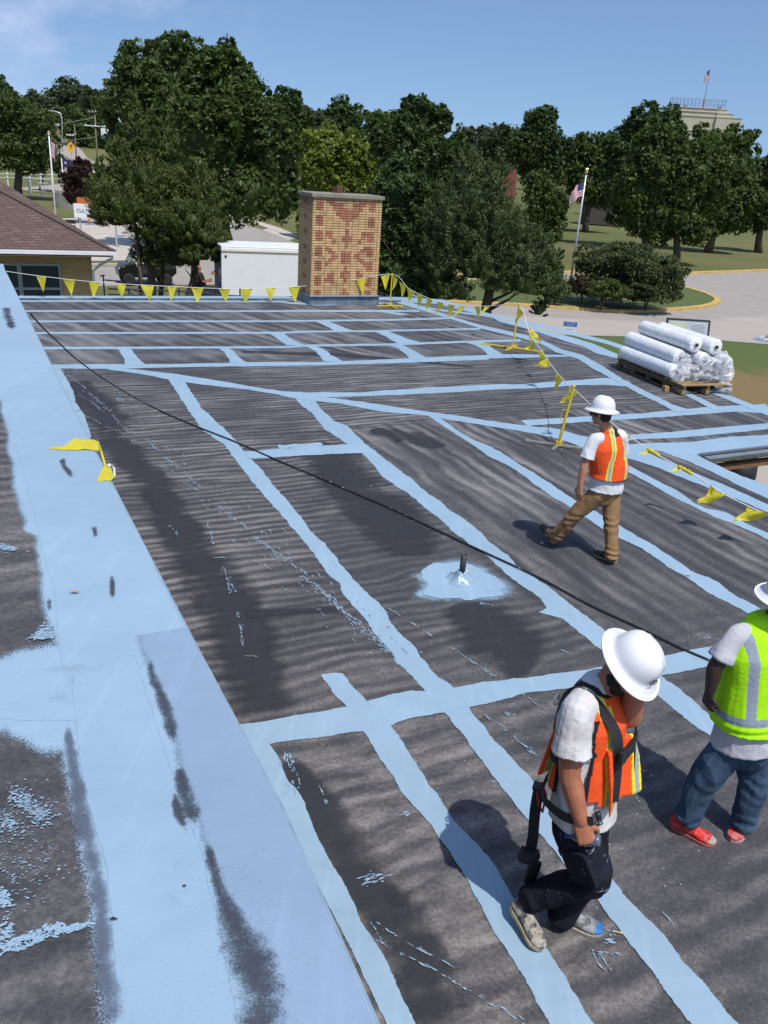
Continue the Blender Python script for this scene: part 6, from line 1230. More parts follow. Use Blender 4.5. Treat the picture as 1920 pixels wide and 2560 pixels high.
b = MB(); b.box(dq(-.005, 0, .024), (.012, .01, .9), RD); [b.box(dq(.36, .36 - .055 * i, .02), (.56 - .12 * ((i * 7) % 3 == 0), .006, .012), RD) for i in range(13)]; b.build('printed_text', mat('print_grey', (.22, .24, .30), .6), e)
for s_ in (-.6, .6): MB().bar(dq(s_, -dh / 2 + .05, -.04), Vector((dq(s_, 0).x, dq(s_, 0).y + .15, 0)), .08).build('post', M_BLACK, e)
# canopy truck wheel under the notch
q = hit(1848, 1180, 1.5); b = MB(); b.smooth = True; b.lathe(Vector((q.x, q.y, .5)), [(0, -.15), (.3, -.15), (.47, -.13), (.5, 0), (.47, .13), (.3, .15), (0, .15)], 20, Matrix.Rotation(math.radians(90), 3, 'X') @ Matrix.Rotation(.4, 3, 'Y')); b.lathe(Vector((q.x, q.y, 1.45)), [(0, -.4), (.33, -.4), (.36, 0), (.33, .4), (0, .42)], 16); o = b.build('trash_drum', M_BLACK, None); tag(o, 'black round drum standing below the gutter notch', 'drum')
# ------------------------------------------------------------------ things on the roof
M_FLAGY = mat('yellow_pennant_vinyl', (.80, .70, .05), .45, noise_amt=.15, noise_scale=6)
_n = M_FLAGY.node_tree; _b = _n.nodes['Principled BSDF']; _t = _n.nodes.new('ShaderNodeBsdfTranslucent'); _t.inputs[0].default_value = (.85, .76, .06, 1); _m2 = _n.nodes.new('ShaderNodeMixShader'); _m2.inputs[0].default_value = .3
_n.links.new(_b.outputs[0], _m2.inputs[1]); _n.links.new(_t.outputs[0], _m2.inputs[2]); _n.links.new(_m2.outputs[0], _n.nodes['Material Output'].inputs[0])
M_ROPE = mat('white_cord', (.72, .72, .70), .8)
M_STAND = mat('yellow_stand_paint', (.68, .50, .03), .45, noise_amt=.15, noise_scale=8); M_GALV = mat('worn_steel_foot', (.48, .46, .38), .4, .5, noise_amt=.4, noise_scale=9)
def stand(label, base, topz_, lean, legs_, m_leg, foot, handle=None, grp='warning line stands'):
    e = empty('warning_line_stand', base, label, 'stand', grp); tp_ = Vector((base.x + lean[0], base.y + lean[1], topz_))
    MB().bar(base + Vector((0, 0, .03)), tp_, .045, .035).build('post', M_STAND, e, bevel=.003); b = MB()
    for d in legs_:
        MB().bar(base + Vector((0, 0, .03)), base + Vector((d[0], d[1], .025)), .05, .035).build('foot_bar', m_leg, e, bevel=.003)
    MB().box(base + Vector((0, 0, .06)), (.08, .08, .07)).build('socket', M_STAND, e)
    b = MB(); b.ball(tp_, .028, 8, 6); b.build('post_hook', M_STAND, e)
    if handle:
        h_ = base.lerp(tp_, handle); s_ = Vector((-.09, -.02, 0)); b = MB(); b.tube([h_, h_ + s_, h_ + s_ - Vector((0, 0, .16)), h_ - Vector((0, 0, .16))], .006, 5, ref=(0, 1, 0)); b.build('handle', M_STAND, e)
    return tp_
pA = hit(975, 767); tA = stand('farthest yellow warning line stand beside the chimney', pA, at(975, 685, pA.y).z, (0, 0), [(D2 * .42)[:2], (D2 * -.42)[:2], (D1 * .4)[:2], (D1 * -.45)[:2]], M_STAND, .4)
pB = hit(1281, 872); tB = stand('yellow warning line stand with yellow feet left of the plastic rolls', pB, at(1295, 760, pB.y).z, (.03, 0), [(-.75, .25), (.62, -.22), (.14, .30), (-.20, -.38)], M_STAND, .4)
pC = hit(1395, 1117); tC = stand('nearest warning line stand with bare steel feet behind walking man', pC, at(1434, 966, pC.y).z, (.10, 0), [(-.50, .13), (.55, -.14), (.10, .22), (-.13, -.26)], M_GALV, .4, handle=.62)
# the pennant line: one cord through every stand
cord = [at(-60, 668, 21.6), at(0, 676, 21.7), at(100, 690, 22.2), at(250, 706, 22.6), at(450, 717, 23.2), at(600, 722, 23.8), at(750, 716, 24.3), at(870, 702, 24.6), tA]
seg2 = [tA, at(1020, 720, 24.2), at(1060, 741, 23.4), at(1110, 758, 22.4), at(1170, 766, 21.6), at(1240, 764, 20.6), tB]
seg3 = [tB, at(1322, 828, 18.2), at(1350, 872, 16.9), at(1385, 922, 15.3), at(1420, 962, 13.5), at(1437, 975, 12.6)]
seg4 = [Vector(seg3[-1]), at(1475, 1010, 11.6), at(1520, 1050, 10.9), at(1580, 1095, 10.4), at(1635, 1132, 10.1), at(1740, 1190, 9.6), at(1815, 1238, 9.2), at(1925, 1290, 8.8), at(2060, 1350, 8.4)]
pl = empty('pennant_line', (0, 16, ROOF), 'white cord with yellow triangular pennants strung from stand to stand', 'warning line')
full = spline([tuple(p) for p in cord + seg2[1:] + seg3[1:] + seg4[1:]], 4); b = MB(); b.smooth = True; b.tube(full, .007, 5); b.build('cord', M_ROPE, pl, recalc=False)
def pennant(a, c, tipv, bend=0., W_=.30, H_=.44, parent=None, mf=None, crumple=0., seed=0):
    """triangular flag between cord points a and c, its tip at the offset tipv from the middle"""
    a, c = Vector(a), Vector(c); mid = (a + c) / 2; N = 7; vs = []; fs = []; t = Vector(tipv); nrm = (c - a).cross(t).normalized(); rr = random.Random(seed)
    for i in range(N + 1):
        u = i / N; k = N - i
        for j in range(k + 1):
            v = j / k if k else .5; p = (a.lerp(c, v)) * (1 - u) + (mid + t) * u
            p += nrm * (bend * math.sin(u * 3.1) * .5 + crumple * .05 * math.sin(u * 6 + v * 5 + seed) + .018 * math.sin(v * 6.3 + seed) * (1 - u)); vs.append(p)
    idx = lambda i, j: sum(N - q + 1 for q in range(i)) + j
    for i in range(N):
        k = N - i
        for j in range(k):
            fs.append((idx(i, j), idx(i, j + 1), idx(i + 1, j)))
            if j < k - 1: fs.append((idx(i, j + 1), idx(i + 1, j + 1), idx(i + 1, j)))
    b = MB(); b.smooth = True; b.add(vs, fs); o = b.build('pennant', mf or M_FLAGY, parent, recalc=False); return o
def W2(px, py, seg):      # a point at the cord's distance under a photo pixel
    q = oncord(px, seg); return q
def oncord(px, seg):      # cord point at photo column px
    best = None
    sp = [Vector(q) for q in spline([tuple(p) for p in seg], 12)]
    for p, q in zip(sp, sp[1:]):
        for t in (0, .5):
            r = p.lerp(q, t); d = r - Vector((0, 0, CAMZ)); c_ = Vector((d.x * _rt[0] + d.y * _fw[0] + d.z * _up[0], 0, d.x * _rt[2] + d.y * _fw[2] + d.z * _up[2])); x = CX + FPX * c_.x / c_.z
            if best is None or abs(x - px) < best[0]: best = (abs(x - px), r)
    return best[1]
for i, x in enumerate((103, 173, 236, 303, 369, 430, 496, 559, 617, 676, 733)):
    a, c = oncord(x - 15, cord), oncord(x + 15, cord); pennant(a, c, (.05 * math.sin(i * 2.1), .05 * math.cos(i * 1.7), -.42 + .035 * math.sin(i * 3)), .06 * math.sin(i * 1.3), parent=pl, seed=i)
for i, x in enumerate((791, 848, 903)):
    a, c = oncord(x - 14, cord), oncord(x + 14, cord); pennant(a, c, (.05, 0, -.42), .02, parent=pl, seed=20 + i)
pennant(oncord(950, cord), oncord(974, cord), (.03, 0, -.42), .03, parent=pl, seed=30)
for i, (x, tx) in enumerate(((986, -.05), (1006, 0), (1027, -.05), (1050, -.06), (1073, -.1), (1100, -.12), (1128, -.08), (1157, -.25), (1194, .04), (1222, -.28))):
    a, c = oncord(x - 8, seg2), oncord(x + 8, seg2); pennant(a, c, (tx, 0, -.42 + abs(tx) * .5), .06, parent=pl, seed=40 + i)
for i, (x0, tpx, tpy) in enumerate(((1303, 1283, 810), (1321, 1352, 858), (1325, 1330, 858), (1338, 1312, 877), (1352, 1352, 890), (1372, 1335, 912), (1398, 1390, 958), (1440, 1400, 1003))):
    m0 = oncord(x0, seg3); k = 0
    sp_ = [Vector(q) for q in spline([tuple(p) for p in seg3 + seg4[1:3]], 12)]; j = min(range(len(sp_)), key=lambda q: (sp_[q] - m0).length); j = max(1, min(len(sp_) - 2, j)); t_ = (sp_[j + 1] - sp_[j - 1]).normalized()
    tip = (at(tpx, tpy, m0.y) - m0); tip = tip.normalized() * min(.42, max(.30, tip.length)); pennant(m0 - t_ * .13, m0 + t_ * .13, tip, .05, parent=pl, crumple=1, seed=60 + i)
for i, (x0, x1, tpx, tpy) in enumerate(((1556, 1578, 1552, 1105), (1783, 1815, 1740, 1258), (1870, 1922, 1832, 1305))):
    a, c = oncord(x0, seg4), oncord(x1, seg4); m0 = (a + c) / 2; d_ = (c - a).normalized(); pennant(m0 - d_ * .13, m0 + d_ * .13, at(tpx, tpy, m0.y + .02) - m0, .05, parent=pl, crumple=.8, seed=80 + i)
for (x0, x1) in ((1618, 1650), (1696, 1730)):        # pennants wound round the cord
    A, B_ = oncord(x0, seg4), oncord(x1, seg4); b = MB(); b.smooth = True; n = 9; b.tube([A.lerp(B_, t / n) + Vector((0, 0, .004 * math.sin(t * 2.3))) for t in range(n + 1)], [.012, .022, .026, .022, .027, .021, .026, .023, .024, .014], 8); b.build('wound_pennant', M_FLAGY, pl, recalc=False)
    pennant(A, A.lerp(B_, .45), (-.16, -.02, -.05), .03, parent=pl, seed=int(x0))
# loose pennants of another line caught on the step
e = empty('loose_pennants', hit(262, 1150, UPPER), 'two loose yellow pennants lying over the edge of the upper roof', 'pennants')
def up3p(x, y, dz=.0): p = hit(x, y, UPPER); return p + Vector((0, 0, dz))
def ribbonflag(A, B_, name):
    b = MB(); n = len(A); b.add(A + B_, [(i, i + 1, n + i + 1, n + i) for i in range(n - 1)]); o = b.build(name, M_FLAGY, e, recalc=False); md = o.modifiers.new('s', 'SOLIDIFY'); md.thickness = .002; return o
ribbonflag([up3p(124, 1121, .006), up3p(158, 1121, .012), up3p(176, 1112, .02), up3p(190, 1106, .03), up3p(210, 1107, .02), up3p(232, 1108, .026), up3p(246, 1111, .02)], [up3p(125, 1124, .004), up3p(158, 1127, .005), up3p(176, 1127, .006), up3p(192, 1128, .006), up3p(212, 1126, .010), up3p(234, 1128, .006), up3p(248, 1130, .008)], 'pennant')
ribbonflag([up3p(246, 1111, .03), up3p(257, 1135, .0), up3p(268, 1158, -.04)], [up3p(250, 1131, .015), up3p(258, 1150, -.02), up3p(271, 1170, -.12)], 'pennant')
ribbonflag([up3p(243, 1204, .004), up3p(252, 1186, .015), up3p(262, 1176, .03), up3p(277, 1176, .015)], [up3p(246, 1206, .003), up3p(262, 1203, .005), up3p(276, 1204, .005), up3p(286, 1194, .0)], 'pennant')
b = MB(); b.smooth = True; b.tube([up3p(268, 1158, -.02) + D2 * .03, up3p(277, 1166, -.015) + D2 * .02, up3p(281, 1180, -.03) + D2 * .012], .006, 5); b.ball(up3p(273, 1164, 0), .014, 7, 5); b.build('cord', M_ROPE, e, recalc=False)
# the black cable
cpx = [(76, 784, UPPER + .01), (110, 822, 5.0), (150, 860, 4.62), (190, 897, 4.30), (236, 931, 3.98), (287, 965, 3.70), (335, 993, 3.48), (372, 1012, ROOF + .02)] + [(x, y, ROOF + .02) for x, y in ((422, 1036), (502, 1070), (591, 1105), (700, 1153), (811, 1199), (900, 1238), (980, 1272), (1106, 1331), (1191, 1371), (1300, 1421), (1368, 1454), (1473, 1511), (1600, 1570), (1705, 1621), (1790, 1658), (1900, 1712))]
cpts = spline([tuple(hit(x, y, z_)) for x, y, z_ in cpx], 5); b = MB(); b.smooth = True; b.tube(cpts, .0105, 8); 
M_CABLE = mat('paint_specked_cable', (.02, .02, .022), .5)
_n = M_CABLE.node_tree; _b = _n.nodes['Principled BSDF']; _tc = _n.nodes.new('ShaderNodeTexCoord'); _z = _n.nodes.new('ShaderNodeTexNoise'); _z.inputs['Scale'].default_value = 9; _z.inputs['Detail'].default_value = 6; _z.inputs['Roughness'].default_value = .8
_r = _n.nodes.new('ShaderNodeMapRange'); _r.inputs[1].default_value = .585; _r.inputs[2].default_value = .64; _x = _n.nodes.new('ShaderNodeMix'); _x.data_type = 'RGBA'; _x.inputs['A'].default_value = (.018, .018, .02, 1); _x.inputs['B'].default_value = (.38, .36, .33, 1)
_n.links.new(_tc.outputs['Object'], _z.inputs['Vector']); _n.links.new(_z.outputs[0], _r.inputs[0]); _n.links.new(_r.outputs[0], _x.inputs['Factor']); _n.links.new(_x.outputs['Result'], _b.inputs['Base Color'])
tag(b.build('power_cable', M_CABLE, None, recalc=False), 'long black paint specked cable lying diagonally across the roof', 'cable')
# pallet with rolls of clear film
M_PAL = mat('pallet_pine', (.40, .27, .13), .85, noise_amt=.45, noise_scale=6, bump=.3); M_PALD = mat('pallet_pine_grey', (.17, .11, .06), .9, noise_amt=.5, noise_scale=6, bump=.3)
pa = hit(1541, 920); pb = hit(1690, 984); pu = (pb - pa); pu.z = 0; PL = 2.35; pu.normalize(); pv = Vector((-pu.y, pu.x, 0)); PW = 1.2
if pv.y < 0: pv = -pv
RP = Matrix((pu, pv, Vector((0, 0, 1)))).transposed()
def pp(u, v, z_): return pa + pu * u + pv * v + Vector((0, 0, z_))
pal = empty('pallet', pp(1.1, .6, 0), 'long weathered wooden pallet under the plastic rolls', 'pallet')
for v in (.04, .6, 1.16): MB().box(pp(PL / 2, v, .02), (PL, .11, .022), RP).build('runner', M_PALD, pal)
for v in (.04, .6, 1.16):
    MB().box(pp(PL / 2, v, .155), (PL, .05, .075), RP).build('stringer', M_PALD, pal)
    for u in (.06, .6, 1.17, 1.75, 2.28): MB().box(pp(u, v, .075), (.13, .09, .085), RP).build('block', M_PAL if u > 2 else M_PALD, pal)
for i in range(14):
    u = .06 + i * (PL - .12) / 13; MB().box(pp(u, .6, .205), (.105, 1.22 + .02 * math.sin(i * 5), .022), RP).build('deck_board', M_PAL if i > 9 else M_PALD, pal)
MB().box(pp(1.95, -.10, .05), (.10, .10, .10), RP).build('packing_block', M_PAL, pal)
def film_mat():
    m = bpy.data.materials.new('plastic_film_roll'); m.use_nodes = True; n = m.node_tree.nodes; l = m.node_tree.links; b = n['Principled BSDF']
    b.inputs['Base Color'].default_value = (.66, .69, .73, 1); b.inputs['Roughness'].default_value = .42; b.inputs['Specular IOR Level'].default_value = .4; b.inputs['Coat Weight'].default_value = .3; b.inputs['Coat Roughness'].default_value = .12
    t = n.new('ShaderNodeTexCoord'); z = n.new('ShaderNodeTexNoise'); z.inputs['Scale'].default_value = 9; z.inputs['Detail'].default_value = 5; z.inputs['Distortion'].default_value = 1.2; l.new(t.outputs['Object'], z.inputs['Vector'])
    r_ = n.new('ShaderNodeMapRange'); r_.inputs[1].default_value = .35; r_.inputs[2].default_value = .7; l.new(z.outputs[0], r_.inputs[0]); x = n.new('ShaderNodeMix'); x.data_type = 'RGBA'; x.inputs['A'].default_value = (.70, .72, .75, 1); x.inputs['B'].default_value = (.84, .85, .87, 1); l.new(r_.outputs[0], x.inputs['Factor']); l.new(x.outputs['Result'], b.inputs['Base Color'])
    bb = n.new('ShaderNodeBump'); bb.inputs['Strength'].default_value = .8; bb.inputs['Distance'].default_value = .02; l.new(z.outputs[0], bb.inputs['Height']); l.new(bb.outputs[0], b.inputs['Normal']); l.new(bb.outputs[0], b.inputs['Coat Normal']); return m
M_FILM = film_mat(); M_CORE = mat('cardboard_core', (.30, .17, .09), .9)
M_WRAP = bpy.data.materials.new('crumpled_clear_wrap'); M_WRAP.use_nodes = True; _b = M_WRAP.node_tree.nodes['Principled BSDF']; _b.inputs['Base Color'].default_value = (.86, .88, .9, 1); _b.inputs['Roughness'].default_value = .15; _b.inputs['Alpha'].default_value = .42; _b.inputs['Specular IOR Level'].default_value = 1.0; _b.inputs['Coat Weight'].default_value = 1
roll_labels = {0: 'film roll lying lowest at the front edge of the pallet', 1: 'film roll second from the front in the bottom layer', 2: 'film roll third from the front in the bottom layer', 3: 'film roll at the back of the bottom layer',
               4: 'long film roll at the front of the middle layer with taped end', 5: 'film roll in the middle of the middle layer under the top pair', 6: 'film roll at the back of the middle layer, its core showing',
               7: 'front roll of the top pair, bound with one white band', 8: 'back roll of the top pair, tallest in the stack'}
def roll(i, u0, v, z_, r_, L_, band=None, tilt=0.):
    e = empty('plastic_roll', pp(u0 + L_ / 2, v, z_ - r_), roll_labels[i], 'plastic roll', 'rolls of clear plastic film on the pallet'); N = 28; b = MB(); b.smooth = True; prof = [(.04, 0), (.04, .0), (r_ * .86, 0), (r_ * .98, .012), (r_, .03)]; K = 16
    for k in range(1, K): prof.append((r_ * (1 + .012 * math.sin(k * 2.7 + i)), .03 + (L_ - .06) * k / K))
    prof += [(r_, L_ - .03), (r_ * .97, L_ - .012), (r_ * .85, L_), (.04, L_)]
    Rr = Matrix((pv, Vector((0, 0, 1)), pu)).transposed(); Rr = Matrix((pv, Vector((0, 0, 1)), pu + Vector((0, 0, tilt)))).transposed()
    b.lathe(pp(u0, v, z_), prof, N, Rr); b.build('film', M_FILM, e)
    b = MB(); b.lathe(pp(u0, v, z_), [(.042, -.03), (.042, L_ + .03), (.032, L_ + .03), (.032, L_ - .15), (0, L_ - .15)], 14, Rr); b.build('core', M_CORE, e)
    if band: b = MB(); b.lathe(pp(u0, v, z_), [(r_ * 1.0, band - .025), (r_ * 1.035, band - .015), (r_ * 1.035, band + .015), (r_ * 1.0, band + .025)], N, Rr); b.build('band', M_WHITE, e)
r_ = .155; zb_ = .216 + r_
roll(0, .05, .10, zb_, r_, 1.86); roll(1, .05, .44, zb_, .150, 1.86); roll(2, .08, .77, zb_, .150, 1.92); roll(3, .1, 1.08, zb_, .150, 1.95)
roll(4, .0, .22, zb_ + .275, .165, 1.80, tilt=-.01); roll(5, .12, .60, zb_ + .275, .150, 1.96); roll(6, .16, .93, zb_ + .27, .150, 2.06)
roll(7, .14, .42, zb_ + .55, .155, 1.80, band=.86); roll(8, .30, .76, zb_ + .545, .160, 1.82)
def wrap(u, v, z_, s, seed):
    b = MB(); b.smooth = False; b.ball(pp(u, v, z_), 1, 14, 10); c_ = pp(u, v, z_)
    nv = []
    for q in b.v:
        d = Vector(q) - c_; k = 1 + .55 * noise.noise(d * 2.2 + Vector((seed, 0, 0))) + .25 * noise.noise(d * 6 + Vector((0, seed, 0))); w_ = RP @ Vector((d.dot(pu) * s[0] * k, d.dot(pv) * s[1] * k, d.z * s[2] * k)); nv.append(tuple(c_ + w_))
    b.v = nv; return b
e = empty('plastic_wrap', pp(2.1, .6, .2), 'crumpled clear plastic wrap bunched at the near ends of the rolls', 'plastic wrap')
for i, (u, v, z_, s) in enumerate(((1.98, .14, .36, (.20, .17, .16)), (1.98, .45, .36, (.22, .18, .17)), (2.04, .78, .36, (.22, .18, .17)), (2.08, 1.08, .38, (.24, .18, .2)), (1.88, .24, .62, (.14, .14, .14)), (2.16, .92, .64, (.22, .17, .2)), (2.12, .62, .62, (.14, .15, .15)))): wrap(u, v, z_, s, i * 3.1).build('wrap_bunch', M_WRAP, e, recalc=True)
b = MB(); b.smooth = False; A = []; B_ = []
for i in range(9):
    t = i / 8; A.append(pp(2.1 + .10 * t + .06 * math.sin(i * 2.1), .98 - .1 * t, lerp(.42, .02, t))); B_.append(pp(2.30 + .20 * t + .05 * math.sin(i * 3.3), 1.1 - .05 * math.cos(i * 2), lerp(.40, .03, t)))
mid_ = [(a + c) / 2 + pv * .06 * math.sin(i * 2.6) for i, (a, c) in enumerate(zip(A, B_))]; b.add(A + mid_ + B_, [(i, i + 1, 9 + i + 1, 9 + i) for i in range(8)] + [(9 + i, 9 + i + 1, 18 + i + 1, 18 + i) for i in range(8)]); b.build('trailing_sheet', M_WRAP, e, recalc=False)
# twig and leaves
b = MB(); b.tube([hit(1532, 2327, ROOF + .01), hit(1548, 2331, ROOF + .012), hit(1562, 2334, ROOF + .01)], .004, 5); tag(b.build('wood_splinter', mat('bare_wood', (.62, .45, .22), .7), None), 'pale wood splinter lying near the worn grey shoe', 'splinter')
M_LEAF = mat('dry_leaf', (.45, .24, .07), .8)
def leaf(x, y, z_, s, lab, m=None):
    p = hit(x, y, z_ + .01); b = MB(); b.add([p + Vector((-s, 0, .002)), p + Vector((-s * .2, s * .35, .006)), p + Vector((s, .1 * s, .003)), p + Vector((0, -s * .35, .008)), p + Vector((0, 0, .0))], [(0, 3, 4), (3, 2, 4), (2, 1, 4), (1, 0, 4)]); tag(b.build('fallen_leaf', m or M_LEAF, None, recalc=False), lab, 'leaf')
leaf(187, 1481, UPPER, .028, 'dry orange leaf lying on the blue upper roof band'); leaf(682, 1471, ROOF, .02, 'pale dry leaf on the dark roof left of the vent pipe'); leaf(284, 2299, UPPER, .013, 'dark leaf on the lower left blue band', mat('dark_leaf', (.03, .03, .035), .8)); leaf(1722, 1439, ROOF, .04, 'flat olive leaf on the blue seam right of the walking man', mat('olive_leaf', (.30, .33, .22), .8))
leaf(461, 2216, UPPER, .007, 'small dark scrap on the blue band below the worn streak', bpy.data.materials['dark_leaf'])
# ------------------------------------------------------------------ the men
def V3(*a): return Vector(a)
def unit(v): v = Vector(v); return v.normalized()
def organic(name, b, voxel, m, parent, smooth=2, fold=None, color=None, cut=None):
    """fuse overlapping closed shapes into ONE continuous skin, then fold and dye it"""
    me = b.mesh('tmp'); o = bpy.data.objects.new('tmp', me); COL.objects.link(o)
    r = o.modifiers.new('r', 'REMESH'); r.mode = 'VOXEL'; r.voxel_size = voxel; r.use_smooth_shade = True
    if smooth: s = o.modifiers.new('s', 'SMOOTH'); s.factor = .5; s.iterations = smooth
    dg = bpy.context.evaluated_depsgraph_get(); ne = bpy.data.meshes.new_from_object(o.evaluated_get(dg)); bpy.data.objects.remove(o); bpy.data.meshes.remove(me)
    n = len(ne.vertices); co = np.empty(n * 3, np.float32); ne.vertices.foreach_get('co', co); co = co.reshape(-1, 3); no = np.empty(n * 3, np.float32); ne.vertices.foreach_get('normal', no); no = no.reshape(-1, 3)
    if fold is not None:
        d = np.array([fold(Vector(p), Vector(q)) for p, q in zip(co, no)], np.float32); co = co + no * d[:, None]; ne.vertices.foreach_set('co', co.ravel())
    if color is not None:
        c = np.array([(*color(Vector(p), Vector(q)), 1.) for p, q in zip(co, no)], np.float32); a = ne.color_attributes.new('col', 'FLOAT_COLOR', 'POINT'); a.data.foreach_set('color', c.ravel())
    if cut is not None:
        bm = bmesh.new(); bm.from_mesh(ne); bmesh.ops.delete(bm, geom=[v for v in bm.verts if cut(v.co)], context='VERTS'); bm.to_mesh(ne); bm.free()
    ne.materials.clear(); ne.name = name
    ne.polygons.foreach_set('use_smooth', np.ones(len(ne.polygons), dtype=bool)); ne.update()
    return link(name, ne, m, parent)
def limb(b, pts, rs, ref=None, n=14, open_=False, open0=False):
    """tapered limb with rounded ends"""
    pts = [Vector(p) for p in pts]; sp = spline([tuple(p) for p in pts], 4); k = len(sp); R_ = []
    for i in range(k):
        t = i / (k - 1) * (len(pts) - 1); j = min(int(t), len(pts) - 2); f = t - j; a, c = rs[j], rs[j + 1]
        a = a if isinstance(a, tuple) else (a, a); c = c if isinstance(c, tuple) else (c, c); R_.append((lerp(a[0], c[0], f), lerp(a[1], c[1], f)))
    sp = [Vector(p) for p in sp]; t0 = (sp[0] - sp[1]).normalized(); t1 = (sp[-1] - sp[-2]).normalized(); r0 = min(R_[0]); r1 = min(R_[-1])
    P0 = [sp[0] + t0 * r0 * .75, sp[0] + t0 * r0 * .45]; P1 = [sp[-1] + t1 * r1 * .45, sp[-1] + t1 * r1 * .75]
    q = lambda r, k_: (r[0] * k_, r[1] * k_)
    A0, A1 = [q(R_[0], .5), q(R_[0], .86)], [q(R_[-1], .86), q(R_[-1], .5)]
    if open_: P1, A1 = [], []            # a cut edge: cuff or hem
    if open0: P0, A0 = [], []
    b.tube(P0 + sp + P1, A0 + R_ + A1, n, ref=ref)
def hand(b, wrist, d, nrm, side, curl=.5, L=.19, spread=.12, thumb=.5):
    """palm, four fingers of different lengths bent at the knuckles, thumb from the side of the palm; nrm = back of the hand, side = towards the thumb"""
    d = unit(d); nrm = unit(Vector(nrm) - d * Vector(nrm).dot(d)); ac = d.cross(nrm).normalized(); ac = ac if ac.dot(Vector(side)) > 0 else -ac; k = L / .19
    kn = wrist + d * .095 * k; limb(b, [wrist - d * .02, wrist + d * .03 * k, kn], [(.029 * k, .019 * k), (.038 * k, .017 * k), (.041 * k, .014 * k)], ref=ac)
    for i, (off, l1, cu) in enumerate(((.030, .044, 1.), (.010, .049, .97), (-.010, .046, 1.03), (-.029, .036, 1.12))):
        p = kn + ac * off * k - d * abs(i - 1.2) * .003; dd = (d + ac * spread * (off / .03)).normalized(); pts = [p - d * .012, p]
        an = 0
        for s_, f in ((l1, .75), (l1 * .62, 1.05), (l1 * .5, .8)):
            an += curl * cu * f; v = dd * math.cos(an) - nrm * math.sin(an); pts.append(pts[-1] + v * s_ * k)
        limb(b, pts, [.0095 * k, .0098 * k, .0088 * k, .0082 * k, .0068 * k], n=8)
    p = wrist + d * .030 * k + ac * .026 * k; v1 = (d * .62 + ac * .70 - nrm * .25).normalized(); q = p + v1 * .042 * k; v2 = (d * .9 + ac * (.35 - thumb * .5) - nrm * (.3 + curl * .3)).normalized(); limb(b, [p - v1 * .01, q, q + v2 * .030 * k, q + v2 * .052 * k], [.0125 * k, .0115 * k, .010 * k, .0075 * k], n=8)
def head(b, c, f, up, s=1.):
    """skull with jaw, nose, brows, ears and lips; f = where the face looks"""
    f = unit(f); up = unit(Vector(up) - f * Vector(up).dot(f)); r = f.cross(up).normalized(); Rm = Matrix((r, f, up)).transposed(); P_ = lambda x, y, z_: c + (r * x + f * y + up * z_) * s
    b.ball(P_(0, -.008, .03), (.077 * s, .098 * s, .095 * s), 18, 14, Rm); b.ball(P_(0, .018, -.03), (.064 * s, .074 * s, .078 * s), 16, 12, Rm); b.ball(P_(0, .052, -.088), (.034 * s, .03 * s, .024 * s), 12, 8, Rm)
    b.ball(P_(0, .088, -.062), (.024 * s, .012 * s, .010 * s), 10, 8, Rm); limb(b, [P_(0, .088, .028), P_(0, .104, -.012), P_(0, .106, -.026)], [.010 * s, .013 * s, .015 * s], n=8)
    b.ball(P_(0, .085, .042), (.052 * s, .014 * s, .012 * s), 12, 8, Rm)
    for x in (-1, 1): b.ball(P_(.078 * x, -.006, -.002), (.011 * s, .018 * s, .031 * s), 10, 8, Rm); b.ball(P_(.045 * x, .062, -.018), (.024 * s, .022 * s, .022 * s), 10, 8, Rm)
    return Rm
def hard_hat(parent, c, up, f, s=1., decal=False):
    up = unit(up); f = unit(Vector(f) - up * Vector(f).dot(up)); r = f.cross(up).normalized(); Rm = Matrix((r, f, up)).transposed(); b = MB(); b.smooth = True; N = 48
    prof = [(.172, -.012), (.170, -.017), (.150, -.003), (.128, .004), (.121, .012), (.119, .03), (.115, .055), (.105, .083), (.087, .108), (.060, .126), (.030, .134), (0, .136)]
    inn = [(.172, -.012), (.168, -.020), (.148, -.010), (.118, -.004), (.112, .03), (.10, .08), (.06, .118), (0, .128)]; vs = []; fs = []
    for prof_, sgn in ((prof, 1), (inn, -1)):
        base = len(vs)
        for (rr, z_) in prof_:
            for j in range(N):
                a = 2 * math.pi * j / N; x, y = math.cos(a), math.sin(a); br = 1 if rr > .13 else 0; ry = rr * (1.06 if not br else 1.03) + br * (.010 * max(0, y) ** 2); dz = -.010 * br * (y * y) * (1 if y > 0 else .5)
                rid = .010 * math.exp(-(x / .30) ** 2) * (z_ > .045) * (sgn > 0) * (1 if rr > .02 else .6) ; rid += .006 * math.exp(-((abs(x) - .62) / .10) ** 2) * (.03 < z_ < .12) * (sgn > 0)
                vs.append(c + Rm @ Vector((x * rr * s, y * ry * s, (z_ + dz + rid) * s)))
        for i in range(len(prof_) - 1):
            for j in range(N): j2 = (j + 1) % N; fs.append((base + i * N + j, base + i * N + j2, base + (i + 1) * N + j2, base + (i + 1) * N + j))
    b.add(vs, fs); o = b.build('hard_hat', M_HAT, parent, recalc=False)
    b = MB(); b.smooth = True
    if decal:
        n_ = (Rm @ Vector((0, 1.0, .20))).normalized(); p = c + Rm @ Vector((0, .1300, .044)) * s; x = r; y = n_.cross(x).normalized()
        for rad, mm, off, nm in ((.022, bpy.data.materials['flag_blue'], .000, 'emblem_ring'), (.0195, M_RED, .0008, 'emblem_red'), (.0160, M_WHITE, .0016, 'emblem_disc'), (.008, bpy.data.materials['flag_blue'], .0024, 'emblem_mark')):
            q = MB(); q.poly([p + n_ * (off + .0015) + x * math.cos(a) * rad + y * math.sin(a) * rad * (1 if nm != 'emblem_mark' else .7) for a in np.linspace(0, 6.283, 25)[:-1]]); q.build(nm, mm, o, recalc=False)
    return o
